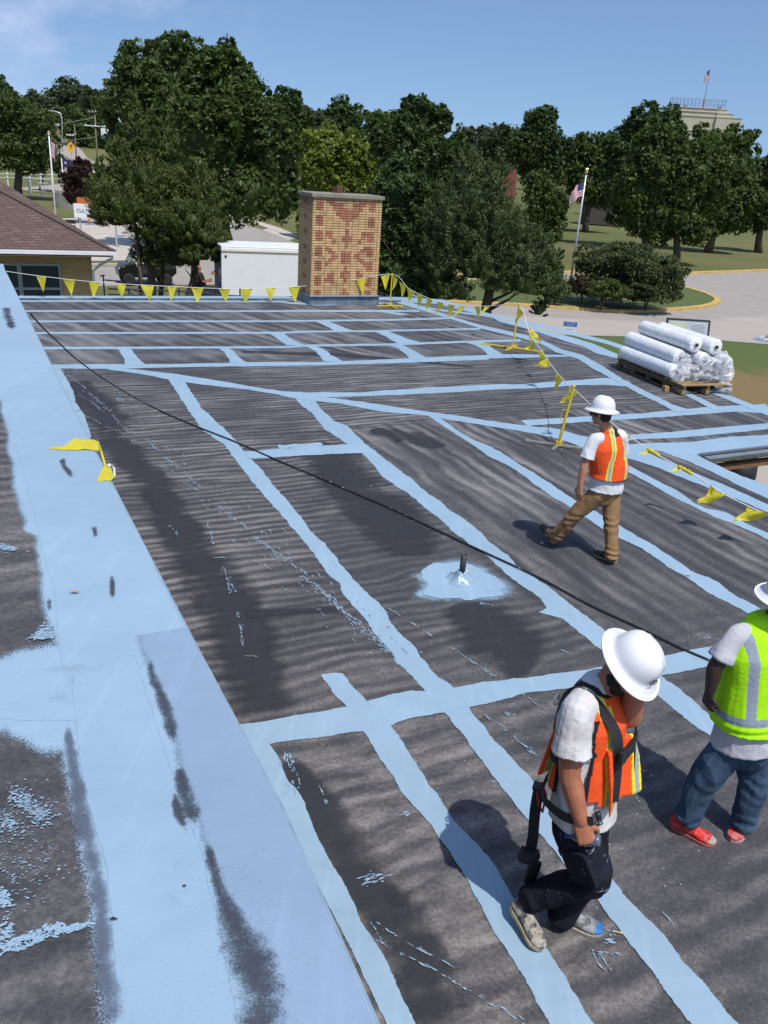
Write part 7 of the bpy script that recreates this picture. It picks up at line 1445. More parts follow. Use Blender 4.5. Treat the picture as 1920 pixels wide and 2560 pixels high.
M_HAT = mat('white_hard_hat_shell', (.74, .75, .78), .28, coat=.35, spec=.5, noise_amt=.05, noise_scale=9)
def skin_mat(name, c, c2):
    m = mat(name, c, .55, noise_amt=.1, noise_scale=14, color2=c2, bump=.12, bump_scale=180); b = m.node_tree.nodes['Principled BSDF']; b.inputs['Subsurface Weight'].default_value = .12; b.inputs['Subsurface Radius'].default_value = (.02, .008, .004); b.inputs['Subsurface Scale'].default_value = .3; return m
SK1 = skin_mat('tanned_skin', (.40, .175, .10), (.46, .215, .135)); SK2 = skin_mat('sunburnt_skin', (.46, .18, .095), (.36, .135, .075)); SK3 = skin_mat('dark_brown_skin', (.050, .028, .020), (.035, .020, .015))
M_TEE = mat('white_cotton', (.66, .66, .70), .95, noise_amt=.08, noise_scale=9, bump=.35, bump_scale=30, spec=.1)
M_TEED = mat('paint_stained_cotton', (.66, .65, .67), .95, noise_amt=.2, noise_scale=5, color2=(.52, .49, .46), bump=.35, bump_scale=30, spec=.1)
M_CHINO = mat('tan_work_trousers', (.30, .185, .092), .95, noise_amt=.2, noise_scale=7, color2=(.22, .135, .068), bump=.3, bump_scale=40, spec=.1)
def spatter_mat(name, c, c2, sp, thr=.055, sc=26, rough=.9):
    m = mat(name, c, rough, noise_amt=.3, noise_scale=5, color2=c2, bump=.3, bump_scale=40, spec=.1); n = m.node_tree.nodes; l = m.node_tree.links; b = n['Principled BSDF']; src = b.inputs['Base Color'].links[0].from_socket
    t = n.new('ShaderNodeTexCoord'); z = n.new('ShaderNodeTexNoise'); z.inputs['Scale'].default_value = sc; z.inputs['Detail'].default_value = 6; z.inputs['Roughness'].default_value = .75; z.inputs['Distortion'].default_value = .6; l.new(t.outputs['Object'], z.inputs['Vector'])
    r_ = n.new('ShaderNodeMapRange'); r_.inputs[1].default_value = .5 + thr * 2; r_.inputs[2].default_value = .5 + thr * 2 + .03; l.new(z.outputs[0], r_.inputs[0]); x = n.new('ShaderNodeMix'); x.data_type = 'RGBA'; l.new(r_.outputs[0], x.inputs['Factor']); l.new(src, x.inputs['A']); x.inputs['B'].default_value = (*sp, 1); l.new(x.outputs['Result'], b.inputs['Base Color']); return m
M_NAVYT = spatter_mat('paint_splashed_navy_trousers', (.018, .021, .032), (.010, .011, .018), (.40, .47, .54), .062, 18)
M_DENIM = spatter_mat('blue_denim', (.060, .105, .165), (.030, .052, .090), (.25, .34, .42), .085, 15)
M_HAIR = mat('dark_brown_hair', (.022, .014, .010), .8, noise_amt=.5, noise_scale=60, bump=.8, bump_scale=120)
M_HARN = mat('black_webbing', (.018, .017, .022), .7, noise_amt=.3, noise_scale=20, bump=.3, bump_scale=200)
M_VEST = attr_mat('hi_vis_vest', .75, .06, 10, .35, 45, spec=.2)
ORANGE = (.86, .10, .022); YEL = (.78, .74, .04); SILV = (.34, .40, .36); BLK = (.02, .016, .02); LIME = (.42, .86, .01); GREYR = (.30, .34, .42)
def cloth_fold(amp, sc, vert=.35, seed=0., extra=None):
    def f(p, n):
        v = noise.noise(Vector((p.x * sc, p.y * sc, p.z * sc * vert)) + Vector((seed, seed, 0))); w_ = noise.noise(Vector((p.x * sc * 2.3, p.y * sc * 2.3, p.z * sc * 1.2)) + Vector((0, seed, 9)))
        a = amp * (1 - 2.2 * abs(v)) * .7 + amp * .35 * w_
        return a + (extra(p) if extra else 0)
    return f
def shoe(parent, name, heel, toe, ankle, w=.052, h=.085, upper=(.05, .045, .04), sole=(.02, .02, .02), patch=None, up=(0, 0, 1), laces=None, blot=None):
    heel, toe, ankle = Vector(heel), Vector(toe), Vector(ankle); d = (toe - heel); L = d.length; d.normalize(); up = unit(Vector(up) - d * Vector(up).dot(d)); r = d.cross(up).normalized()
    Pn = lambda t, x, z_: heel + d * (t * L) + r * x + up * z_
    prof = [(.02, .62, .050), (.12, .80, .062), (.3, .76, .066), (.5, .84, .058), (.7, 1., .044), (.85, .95, .036), (.96, .62, .028), (1.0, .3, .022)]
    b = MB(); b.tube([Pn(t, 0, .018 + hh * .5) for t, ww, hh in prof], [(w * ww, hh * .62) for t, ww, hh in prof], 16, ref=r); limb(b, [Pn(.16, 0, .05), Pn(.18, 0, .085), ankle + up * .03], [.040, .041, .040], n=12); limb(b, [Pn(.30, 0, .075), Pn(.55, 0, .060)], [.034, .026], n=10)
    def colf(p, n):
        t = (p - heel).dot(d) / L; z_ = (p - heel).dot(up)
        c = upper
        if blot: 
            v = noise.noise(p * 26 + Vector((3, 1, 0))); c = blot if v > .06 else upper
            if noise.noise(p * 60) > .35: c = tuple(x * .5 for x in c)
        if patch and t > patch[1] and noise.noise(p * 30) > -.3: c = patch[0]
        return c
    up_o = organic(name, b, .0055, M_SHOE, parent, 2, None, colf)
    b = MB(); b.smooth = False; N = 28; ring = []
    for j in range(N):
        a = 2 * math.pi * j / N; t = .5 - .515 * math.cos(a); ww = np.interp(t, [0, .03, .15, .3, .5, .7, .85, .95, 1], [.2, .62, .84, .78, .86, 1.05, 1., .7, .25]); ring.append((t, w * ww * (1 if math.sin(a) > 0 else -1) * min(1, abs(math.sin(a)) * 2.2)))
    lo = [Pn(t, x, .0) for t, x in ring]; hi = [Pn(t, x * 1.04, .024 + .006 * (t < .25)) for t, x in ring]; b.add(lo + hi, [tuple(range(N)), tuple(range(2 * N - 1, N - 1, -1))] + [(j, (j + 1) % N, N + (j + 1) % N, N + j) for j in range(N)])
    sm = 'sole_%s' % name; m_ = bpy.data.materials.get(sm + str(sole)) or mat(sm + str(sole), sole, .8, noise_amt=.4, noise_scale=25); b.build('sole', m_, up_o, bevel=.004)
    if laces: 
        b = MB(); b.smooth = True
        for i in range(4): t = .36 + .07 * i; zz = .092 - .011 * i; b.tube([Pn(t, -.024, zz - .012), Pn(t + .01, 0, zz + .002), Pn(t, .024, zz - .012)], .0028, 5)
        for s_ in (-1, 1): b.tube([Pn(.38, 0, .094), Pn(.36, s_ * .02, .104), Pn(.42, s_ * .042, .085), Pn(.42, s_ * .02, .088), Pn(.38, 0, .094)], .0025, 5)
        b.build('laces', laces, up_o)
    return up_o
M_SHOE = attr_mat('worn_shoe_leather', .75, .25, 40, .4, 90)
def torso_frame(P, C, side):
    up = unit(C - P); s = unit(Vector(side) - up * Vector(side).dot(up)); f = s.cross(up) * -1
    return up, s, up.cross(s)
G3 = ROOF
# ======================================================= man walking away
def walking_man():
    P = at(1512, 1228, 8.34); Cs = at(1520, 1092, 8.32); N0 = at(1515, 1066, 8.31); H = at(1504, 1036, 8.30)
    e = empty('person', (P.x, P.y, G3), 'man in orange vest and tan trousers striding away across the roof', 'person')
    f = unit((-.50, .87, 0)); s = Vector((-f.y, f.x, 0)); up = Vector((0, 0, 1))      # s = his left
    Lsh = Cs + s * .195 - up * .01; Rsh = Cs - s * .195 - up * .01
    Lel = at(1461, 1163, 8.16); Lwr = at(1450, 1214, 8.14); Rel = Rsh + Vector((.02, .03, -.27)) - s * .05; Rwr = Rel + Vector((-.02, .05, -.22)) + f * .05
    Lh = P + s * .095 - up * .02; Rh = P - s * .095 - up * .02; Lk = at(1432, 1292, 8.36); La = hit(1384, 1352, G3 + .09); Rk = at(1528, 1312, 8.26); Ra = hit(1530, 1392, G3 + .09)
    b = MB(); hf = unit((-.80, .60, -.05)); head(b, H, hf, up, 1.03); limb(b, [Cs + up * .0, N0, H - up * .05 - hf * .01], [.062, .058, .056]); limb(b, [P, Cs - up * .08], [(.13, .09), (.15, .10)], ref=s)
    for sh, el, wr in ((Lsh, Lel, Lwr), (Rsh, Rel, Rwr)): limb(b, [sh, sh.lerp(el, .5), el, el.lerp(wr, .35), wr], [.052, .050, .042, .043, .029]); 
    hand(b, Lwr, Lwr - Lel + Vector((.02, .0, 0)), unit(-f * .2 + s * .9), f * .9 + Vector((.2, 0, 0)), .38, .19, .05); hand(b, Rwr, Rwr - Rel, -s, f, .5)
    limb(b, [Lh, Lk, La], [.07, .05, .04]); limb(b, [Rh, Rk, Ra], [.07, .05, .04])
    organic('body', b, .0050, SK1, e, 2)
    b = MB(); limb(b, [P + up * .02, P + up * .10, P.lerp(Cs, .55), Cs - up * .09, Cs - up * .01, Cs + up * .035], [(.208, .158), (.195, .150), (.182, .138), (.192, .132), (.160, .092), (.085, .062)], ref=s, n=26, open0=True)
    for sh, el in ((Lsh, Lel), (Rsh, Rel)): limb(b, [sh - (sh - Cs) * .35, sh - (sh - Cs) * .06 - up * .012, sh.lerp(el, .38), sh.lerp(el, .74)], [.070, .068, .064, .076], open_=True)
    organic('t_shirt', b, .0065, M_TEE, e, 1, cloth_fold(.010, 9, .4, 2.))
    b = MB(); limb(b, [P + up * .08, P + up * .0, P - up * .06], [(.165, .125), (.185, .14), (.15, .12)], ref=s, n=22)
    limb(b, [Lh - up * .0, Lh.lerp(Lk, .5), Lk, Lk.lerp(La, .45), La + up * .04], [.100, .092, .074, .070, .074], open_=True); limb(b, [Rh, Rh.lerp(Rk, .5), Rk, Rk.lerp(Ra, .45), Ra - up * .03], [.100, .092, .074, .070, .072], open_=True)
    def wr(p): z_ = p.z - G3; return .007 * math.sin(z_ * 95 + 3 * noise.noise(p * 6)) * max(0, 1 - abs(z_ - .14) / .12) + .006 * math.sin(z_ * 60 + 5 * noise.noise(p * 5)) * max(0, 1 - abs(z_ - .42) / .14)
    organic('trousers', b, .0065, M_CHINO, e, 2, cloth_fold(.012, 7, .4, 5., wr))
    b = MB(); VB = lambda z_: P + up * z_; hv = (Cs - P).length; top_ = Cs + up * .052
    limb(b, [P + up * .17, P + up * .26, P.lerp(Cs, .62), Cs - up * .10, Cs - up * .01, Cs + up * .045], [(.222, .178), (.218, .172), (.206, .160), (.208, .155), (.168, .118), (.098, .082)], ref=s, n=28, open0=True)
    def vc(p, n):
        q = p - P; h_ = q.dot(up); x = q.dot(s); y = q.dot(f); back = y < 0
        if h_ < .178: return BLK
        for x0 in (.132, -.110):
            xx = x0 * (.80 if h_ > .40 else .92); dx = abs(x - xx + (.02 * (h_ - .3) * (1 if x0 > 0 else -1)))
            if dx < .013: return SILV if noise.noise(Vector((0, 0, h_ * 5))) > -.9 else YEL
            if dx < .027: return YEL
        if back and .26 < h_ < .40 and abs(x + .0) < .085 and (int(h_ * 220) % 7 in (0, 1, 2)) and noise.noise(Vector((x * 90, h_ * 60, 2))) > .0: return (.62, .055, .015)
        rr = math.hypot(x, y)
        if h_ > hv + .02 and rr < .105: return BLK
        return ORANGE
    organic('safety_vest', b, .0060, M_VEST, e, 1, cloth_fold(.005, 6, .4, 8.), vc)
    b = MB(); upn = unit(up + hf * .02); r_ = hf.cross(up); Rm = Matrix((r_, unit(hf), up)).transposed(); b.ball(H + up * .015 - hf * .012, (.082, .100, .072), 18, 12, Rm); b.ball(H - up * .03 - hf * .05, (.064, .055, .045), 14, 10, Rm); organic('hair', b, .006, M_HAIR, e, 1)
    hard_hat(e, H + up * .058 - hf * .004, up + Vector((.02, .05, 0)), hf, .98)
    b = MB(); b.smooth = True; [b.tube([H + r_ * .083 * x_ + hf * .0 + up * .012, H + r_ * .078 * x_ + hf * .075 + up * .012], .004, 5) for x_ in (-1, 1)]; b.box(H + hf * .098 + up * .008, (.13, .012, .035), Rm); b.build('glasses', M_BLACK, e)
    d = unit(hit(1484, 1386, G3) - hit(1542, 1411, G3)); hl = hit(1541, 1409, G3); shoe(e, 'shoe', hl, hl + d * .295, Ra, .052, upper=(.05, .042, .035), sole=(.30, .27, .20), blot=None)
    hl2 = hit(1392, 1362, G3 + .012); d2 = unit(unit((-.60, .42, 0)) * 1 + Vector((0, 0, .62))); shoe(e, 'shoe', hl2, hl2 + d2 * .29, La, .052, upper=(.055, .047, .038), sole=(.10, .09, .07), up=unit(Vector((0, 0, 1)) - d2 * d2.z))
    # hem bindings and neck binding of the vest
    return e
# ======================================================= bearded man with harness
def harness_man():
    P = Vector((1.13, 3.40, G3 + .86)); P = at(1456, 2030, 3.34); Cs = at(1490, 1730, 3.40); N0 = at(1530, 1696, 3.38); H = at(1570, 1676, 3.34)
    e = empty('person', (P.x, P.y, G3), 'bearded man in orange vest and black harness, head bowed, hand at mouth', 'person')
    f = unit((.80, -.60, 0)); l_ = Vector((-f.y, f.x, 0)); r = -l_; Z = Vector((0, 0, 1)); up = unit(Cs - P); s = unit(l_ - up * l_.dot(up)); ff = s.cross(up) if s.cross(up).dot(f) > 0 else up.cross(s)
    Rsh = Cs - s * .185 - up * .035 - ff * .01; Lsh = Cs + s * .195 - up * .03 + ff * .02
    Rel = at(1424, 1935, 3.20); Rwr = at(1452, 2052, 3.15); Lel = at(1572, 1792, 3.40); Lwr = at(1592, 1712, 3.30)
    Rh = P - s * .095 - Z * .03; Lh = P + s * .095 - Z * .03; Rk = at(1486, 2192, 3.24); Ra = at(1318, 2248, 3.40); La = hit(1402, 2282, G3 + .09); Lk = (Lh + La) / 2 + f * .10
    fd = unit(unit((.80, -.55, 0)) * .62 - Z * .78)       # face looks down
    b = MB(); hup = unit(Z * .62 + f * .78); head(b, H, fd, hup, 1.06); limb(b, [Cs - up * .03, N0, H - fd * .02 - hup * .04], [.072, .066, .064]); limb(b, [P, Cs - up * .1], [(.14, .1), (.16, .11)], ref=s)
    limb(b, [Rsh, Rsh.lerp(Rel, .55), Rel, Rel.lerp(Rwr, .35), Rwr], [.062, .062, .053, .053, .034]); limb(b, [Lsh, Lsh.lerp(Lel, .5), Lel, Lel.lerp(Lwr, .35), Lwr], [.064, .062, .060, .058, .040])
    hand(b, Rwr, at(1466, 2100, 3.12) - Rwr, unit(Vector((-.15, -.85, .5))), f, .95, .215, .02, thumb=.9); hand(b, Lwr, unit(H + fd * .07 - Lwr), unit(f * .8 + Z * .2), s, .7, .20, .03)
    limb(b, [Rh, Rk, Ra], [.08, .055, .045]); limb(b, [Lh, Lk, La], [.08, .055, .045])
    organic('body', b, .0048, SK2, e, 2)
    b = MB(); limb(b, [P + up * .0, P + up * .10, P.lerp(Cs, .5), Cs - up * .13, Cs - up * .03, Cs + up * .03], [(.190, .165), (.182, .152), (.172, .138), (.188, .136), (.155, .095), (.085, .065)], ref=s, n=28, open0=True)
    limb(b, [Rsh + s * .09 + up * .01, Rsh + s * .02, Rsh.lerp(Rel, .35), Rsh.lerp(Rel, .62)], [.078, .080, .082, .100], open_=True); limb(b, [Lsh - s * .05, Lsh, Lsh.lerp(Lel, .3), Lsh.lerp(Lel, .60)], [.076, .078, .080, .088], open_=True)
    organic('t_shirt', b, .0062, M_TEED, e, 1, cloth_fold(.010, 9, .4, 3.))
    b = MB(); limb(b, [P + Z * .06, P - Z * .0, P - Z * .09], [(.160, .135), (.175, .145), (.15, .13)], ref=s, n=22); limb(b, [Rh, Rh.lerp(Rk, .5), Rk, Rk.lerp(Ra, .5), Ra.lerp(Rk, .0)], [.108, .104, .088, .078, .074], open_=True); limb(b, [Lh, Lh.lerp(Lk, .5), Lk, Lk.lerp(La, .5), La - Z * .02], [.105, .096, .082, .076, .080], open_=True)
    def wr(p): q = (p - Rk).length; q2 = (p - Ra).length; return .008 * math.sin(q * 70 + 4 * noise.noise(p * 5)) * max(0, 1 - q / .2) + .007 * math.sin(q2 * 80 + 3 * noise.noise(p * 6)) * max(0, 1 - q2 / .18)
    tr_ = organic('trousers', b, .0062, M_NAVYT, e, 2, cloth_fold(.013, 7, .5, 4., wr))
    # cargo pocket with the bottle's dark cap
    kp = Rh.lerp(Rk, .62) + unit(-s * .96 + ff * .1) * .098; b = MB(); ax = unit(Rk - Rh); pf = unit(ff - ax * ff.dot(ax)); RmP = Matrix((pf, -s, ax)).transposed(); b.box(kp, (.15, .035, .20), RmP); b.box(kp - ax * .10 - s * .012, (.155, .02, .05), RmP); b.build('cargo_pocket', M_NAVYT, tr_, bevel=.012)
    # vest: open panels either side, back panel
    b = MB(); limb(b, [P + up * .17, P + up * .26, P.lerp(Cs, .6), Cs - up * .13, Cs - up * .02, Cs + up * .04], [(.206, .184), (.200, .174), (.188, .158), (.198, .156), (.162, .112), (.112, .078)], ref=s, n=28, open0=True)
    limb(b, [Cs - up * .22 + ff * .13 - s * .06, P + up * .25 + ff * .160 - s * .055, P + up * .14 + ff * .165 - s * .060], [(.085, .016), (.092, .014), (.092, .012)], ref=unit(s * .92 - ff * .3)); limb(b, [Cs - up * .22 + ff * .15 + s * .05, P + up * .28 + ff * .185 + s * .08, P + up * .17 + ff * .205 + s * .085], [(.06, .014), (.066, .012), (.058, .012)], ref=unit(s * .8 + ff * .5))
    limb(b, [Cs - up * .2 - ff * .13, P + up * .22 - ff * .19], [(.14, .02), (.16, .02)], ref=s)
    hv = (Cs - P).length
    def vc(p, n):
        q = p - P; h_ = q.dot(up); x = q.dot(s); y = q.dot(ff)
        if h_ > hv + .02 and y > -.2:
            rr_ = math.hypot(x, y)
            if rr_ < .088: return (.62, .62, .65)
            if rr_ < .104: return BLK
        # side gap where the white shirt sleeve comes through gets black binding
        if y > .10:
            for x0 in (-.085, .10):
                dx = abs(x - x0 - .04 * (y - .2));
                if dx < .013: return SILV
                if dx < .026: return YEL
            if h_ < .055 or (abs(x + .20) < .012): return BLK
        elif h_ > hv - .06:
            dx = abs(abs(x) - .105)
            if dx < .012: return SILV
            if dx < .025: return YEL
        elif y < -.06:
            dx = abs(abs(x) - .10)
            if dx < .013: return SILV
            if dx < .027: return YEL
            if h_ < .10: return BLK
        if x < -.08 and h_ < hv - .06 and (-.10 < y < -.08 or .07 < y < .09): return BLK
        return ORANGE
    def vcut(p):         # the open side of the vest, under the arm
        q = p - P; h_ = q.dot(up); x = q.dot(s); y = q.dot(ff); return abs(x) > .09 and -.085 < y < .075 + .05 * (h_ < .2) and h_ < hv - .075 and x < 0
    organic('safety_vest', b, .0058, M_VEST, e, 1, cloth_fold(.008, 6, .4, 1.), vc, vcut)
    # shirt body showing at the right side between vest panels
    b = MB(); limb(b, [P + up * .02 - s * .05, P + up * .30 - s * .055, Cs - up * .16 - s * .06], [(.155, .085), (.160, .088), (.165, .10)], ref=s, n=20); organic('shirt_side', b, .0065, M_TEED, e, 2, cloth_fold(.010, 8, .5, 6.))
    # harness
    def strap(pts, w_=.045, th=.004, name='strap', mm=None):
        b = MB(); P_ = [Vector(p) for p in spline([tuple(p) for p in pts], 6)]; cen = P.lerp(Cs, .6); vs = []; k = len(P_)
        for i, p in enumerate(P_):
            t = (P_[min(i + 1, k - 1)] - P_[max(i - 1, 0)]).normalized(); axp = P + up * (p - P).dot(up); o_ = unit(p - axp); o_ = unit(o_ - t * o_.dot(t)); x = t.cross(o_).normalized(); vs += [p - x * w_ / 2, p + x * w_ / 2, p + x * w_ / 2 + o_ * th, p - x * w_ / 2 + o_ * th]
        b.add(vs, [(i * 4 + j, i * 4 + (j + 1) % 4, (i + 1) * 4 + (j + 1) % 4, (i + 1) * 4 + j) for i in range(k - 1) for j in range(4)] + [(0, 1, 2, 3), tuple(4 * (k - 1) + j for j in (3, 2, 1, 0))]); return b.build(name, mm or M_HARN, hn)
    hn = bpy.data.objects.new('safety_harness', None); COL.objects.link(hn); hn.parent = e
    T_ = lambda x, y, h_: P + s * x + ff * y + up * h_
    hv2 = hv
    for sg in (-1, 1):
        strap([T_(sg * .05, -.17, .30), T_(sg * .06, -.165, hv2 - .16), T_(sg * .09, -.10, hv2 - .01), T_(sg * .105, -.01, hv2 + .035), T_(sg * .115, .08, hv2 - .01), T_(sg * .105, .165, hv2 - .12), T_(sg * .10, .185, hv2 - .26), T_(sg * .11, .195, .22)], .048)
    strap([T_(-.12, .185, hv2 - .22), T_(0, .195, hv2 - .225), T_(.12, .185, hv2 - .22)], .045); strap([T_(-.185, .10, hv2 - .20), T_(-.205, .0, hv2 - .28), T_(-.17, -.11, hv2 - .33), T_(-.04, -.185, hv2 - .34)], .05)
    strap([T_(.0, -.19, .16), T_(-.17, -.15, .13), T_(-.215, .0, .10), T_(-.18, .13, .12)], .05)
    b = MB(); RmT = Matrix((s, ff, up)).transposed(); b.box(T_(-.10, .205, hv2 - .225), (.065, .02, .075), RmT); b.box(T_(-.02, .208, hv2 - .225), (.10, .018, .05), RmT); b.build('buckle', M_BLACK, hn, bevel=.004)
    b = MB(); b.lathe(T_(0, -.20, hv2 - .12), [(.022, -.004), (.030, -.004), (.030, .004), (.022, .004), (.022, -.004)], 16, Matrix((s, up, -ff)).transposed()); b.build('dorsal_ring', M_METAL, hn)
    # hanging lanyard strap behind
    a0 = T_(-.12, -.20, .10); pts = [a0, at(1350, 1960, 3.52), at(1338, 2030, 3.50), at(1332, 2100, 3.48), at(1322, 2140, 3.46)]; b = MB(); v_ = [(q - f * 0, q) for q in pts]; sp = [Vector(q) for q in spline([tuple(q) for q in pts], 4)]; xx = unit((.9, -.3, 0))
    vs = []
    for q in sp: vs += [q - xx * .028, q + xx * .028, q + xx * .028 + Vector((0, .012, 0)), q - xx * .028 + Vector((0, .012, 0))]
    k = len(sp); b.add(vs, [(i * 4 + j, i * 4 + (j + 1) % 4, (i + 1) * 4 + (j + 1) % 4, (i + 1) * 4 + j) for i in range(k - 1) for j in range(4)]); e0 = pts[-1]; b.box(e0 + Vector((.0, 0, .0)), (.10, .05, .075), Matrix.Rotation(.2, 3, 'Y')); b.box(at(1331, 2180, 3.45), (.062, .022, .15), Matrix.Rotation(.12, 3, 'Y')); b.build('hanging_strap', M_HARN, hn)
    b = MB(); b.smooth = True; kk = at(1351, 1975, 3.48); b.tube([kk + Vector((0, 0, .05)), kk + Vector((-.02, -.02, 0)), kk + Vector((0, -.02, -.08)), kk + Vector((.025, -.02, -.13)), kk + Vector((.03, -.02, -.02)), kk + Vector((0, 0, .05))], .007, 6); b.build('red_carabiner', mat('anodised_red', (.45, .03, .04), .3, .6), hn)
    b = MB(); b.smooth = True; kk = at(1494, 2030, 3.17); b.tube([kk, kk + Vector((.01, -.01, -.035))], .014, 6); [b.tube([kk + Vector((.01, -.01, -.03)), kk + Vector((.02 * math.cos(a) + .012, -.015, -.055 - .012 * math.sin(a))), kk + Vector((.012, -.012, -.075))], .003, 5) for a in (0, 1.6, 3.1)]; b.build('key_bunch', M_BLACK, hn)
    # bottle held in the hand
    # beard and hair
    b = MB(); rr = fd.cross(hup).normalized(); Rm = Matrix((rr, fd, hup)).transposed(); Q = lambda x, y, z_: H + rr * x + fd * y + hup * z_
    b.ball(Q(0, .045, -.088), (.068, .064, .056), 16, 12, Rm); b.ball(Q(0, .02, -.062), (.085, .062, .055), 16, 12, Rm); b.ball(Q(0, .06, -.125), (.05, .045, .04), 12, 10, Rm); b.ball(Q(0, .078, -.048), (.034, .018, .010), 12, 8, Rm); [b.ball(Q(x * .070, .0, -.03), (.014, .028, .045), 10, 8, Rm) for x in (-1, 1)]
    organic('beard', b, .006, M_HAIR, e, 1, lambda p, n: .006 * noise.noise(p * 60))
    b = MB(); b.ball(Q(0, -.012, .035), (.084, .104, .092), 18, 12, Rm); b.ball(Q(0, -.055, -.01), (.07, .045, .055), 14, 10, Rm); organic('hair', b, .006, M_HAIR, e, 1)
    hc = at(1583, 1652, 3.34); hax = unit(Z * .80 + unit((.80, -.60, 0)) * .60); hard_hat(e, hc, hax, unit((.46, -.80, -.4)), 1.03, True)
    # shoes
    hl = at(1278, 2262, 3.44); toe = hit(1352, 2380, G3 + .01); d = unit(toe - hl); upv = unit(Vector((.35, -.15, 1)) - d * Vector((.35, -.15, 1)).dot(d)); shoe(e, 'shoe', hl, toe, Ra, .056, upper=(.34, .31, .26), sole=(.40, .34, .25), up=upv, laces=M_HARN, blot=(.12, .12, .13))
    hl2 = hit(1376, 2292, G3); d2 = unit(hit(1476, 2326, G3) - hl2); shoe(e, 'shoe', hl2, hl2 + d2 * .29, La, .055, upper=(.26, .27, .28), sole=(.40, .36, .30), patch=((.03, .17, .46), .86), laces=M_HARN, blot=(.13, .13, .14))
    # bottle, held: a thing of its own
    bc = Rwr + unit(at(1466, 2100, 3.12) - Rwr) * .10 + unit(Vector((-.15, -.85, .5))) * -.032; ax = unit(Vector((-.75, .35, -.22))); 
    tmpv = ax.orthogonal().normalized(); Rb = Matrix((tmpv, ax.cross(tmpv), ax)).transposed(); ob = MB(); ob.smooth = True; ob.lathe(bc - ax * .07, [(0, 0), (.026, 0), (.028, .01), (.028, .10), (.022, .125), (.0125, .14), (.0125, .155)], 18, Rb)
    mb_ = mat('clear_drink_bottle', (.10, .13, .20), .12, spec=.8, coat=.5); eb = empty('drink_bottle', bc, 'small blue capped bottle held in the lowered fist of the bearded man', 'bottle'); ob.build('bottle_body', mb_, eb); ob = MB(); ob.smooth = True; ob.lathe(bc - ax * .07, [(.0145, .150), (.0145, .172), (0, .173)], 14, Rb); ob.build('bottle_cap', mat('cap_blue', (.01, .04, .30), .4), eb)
    return e
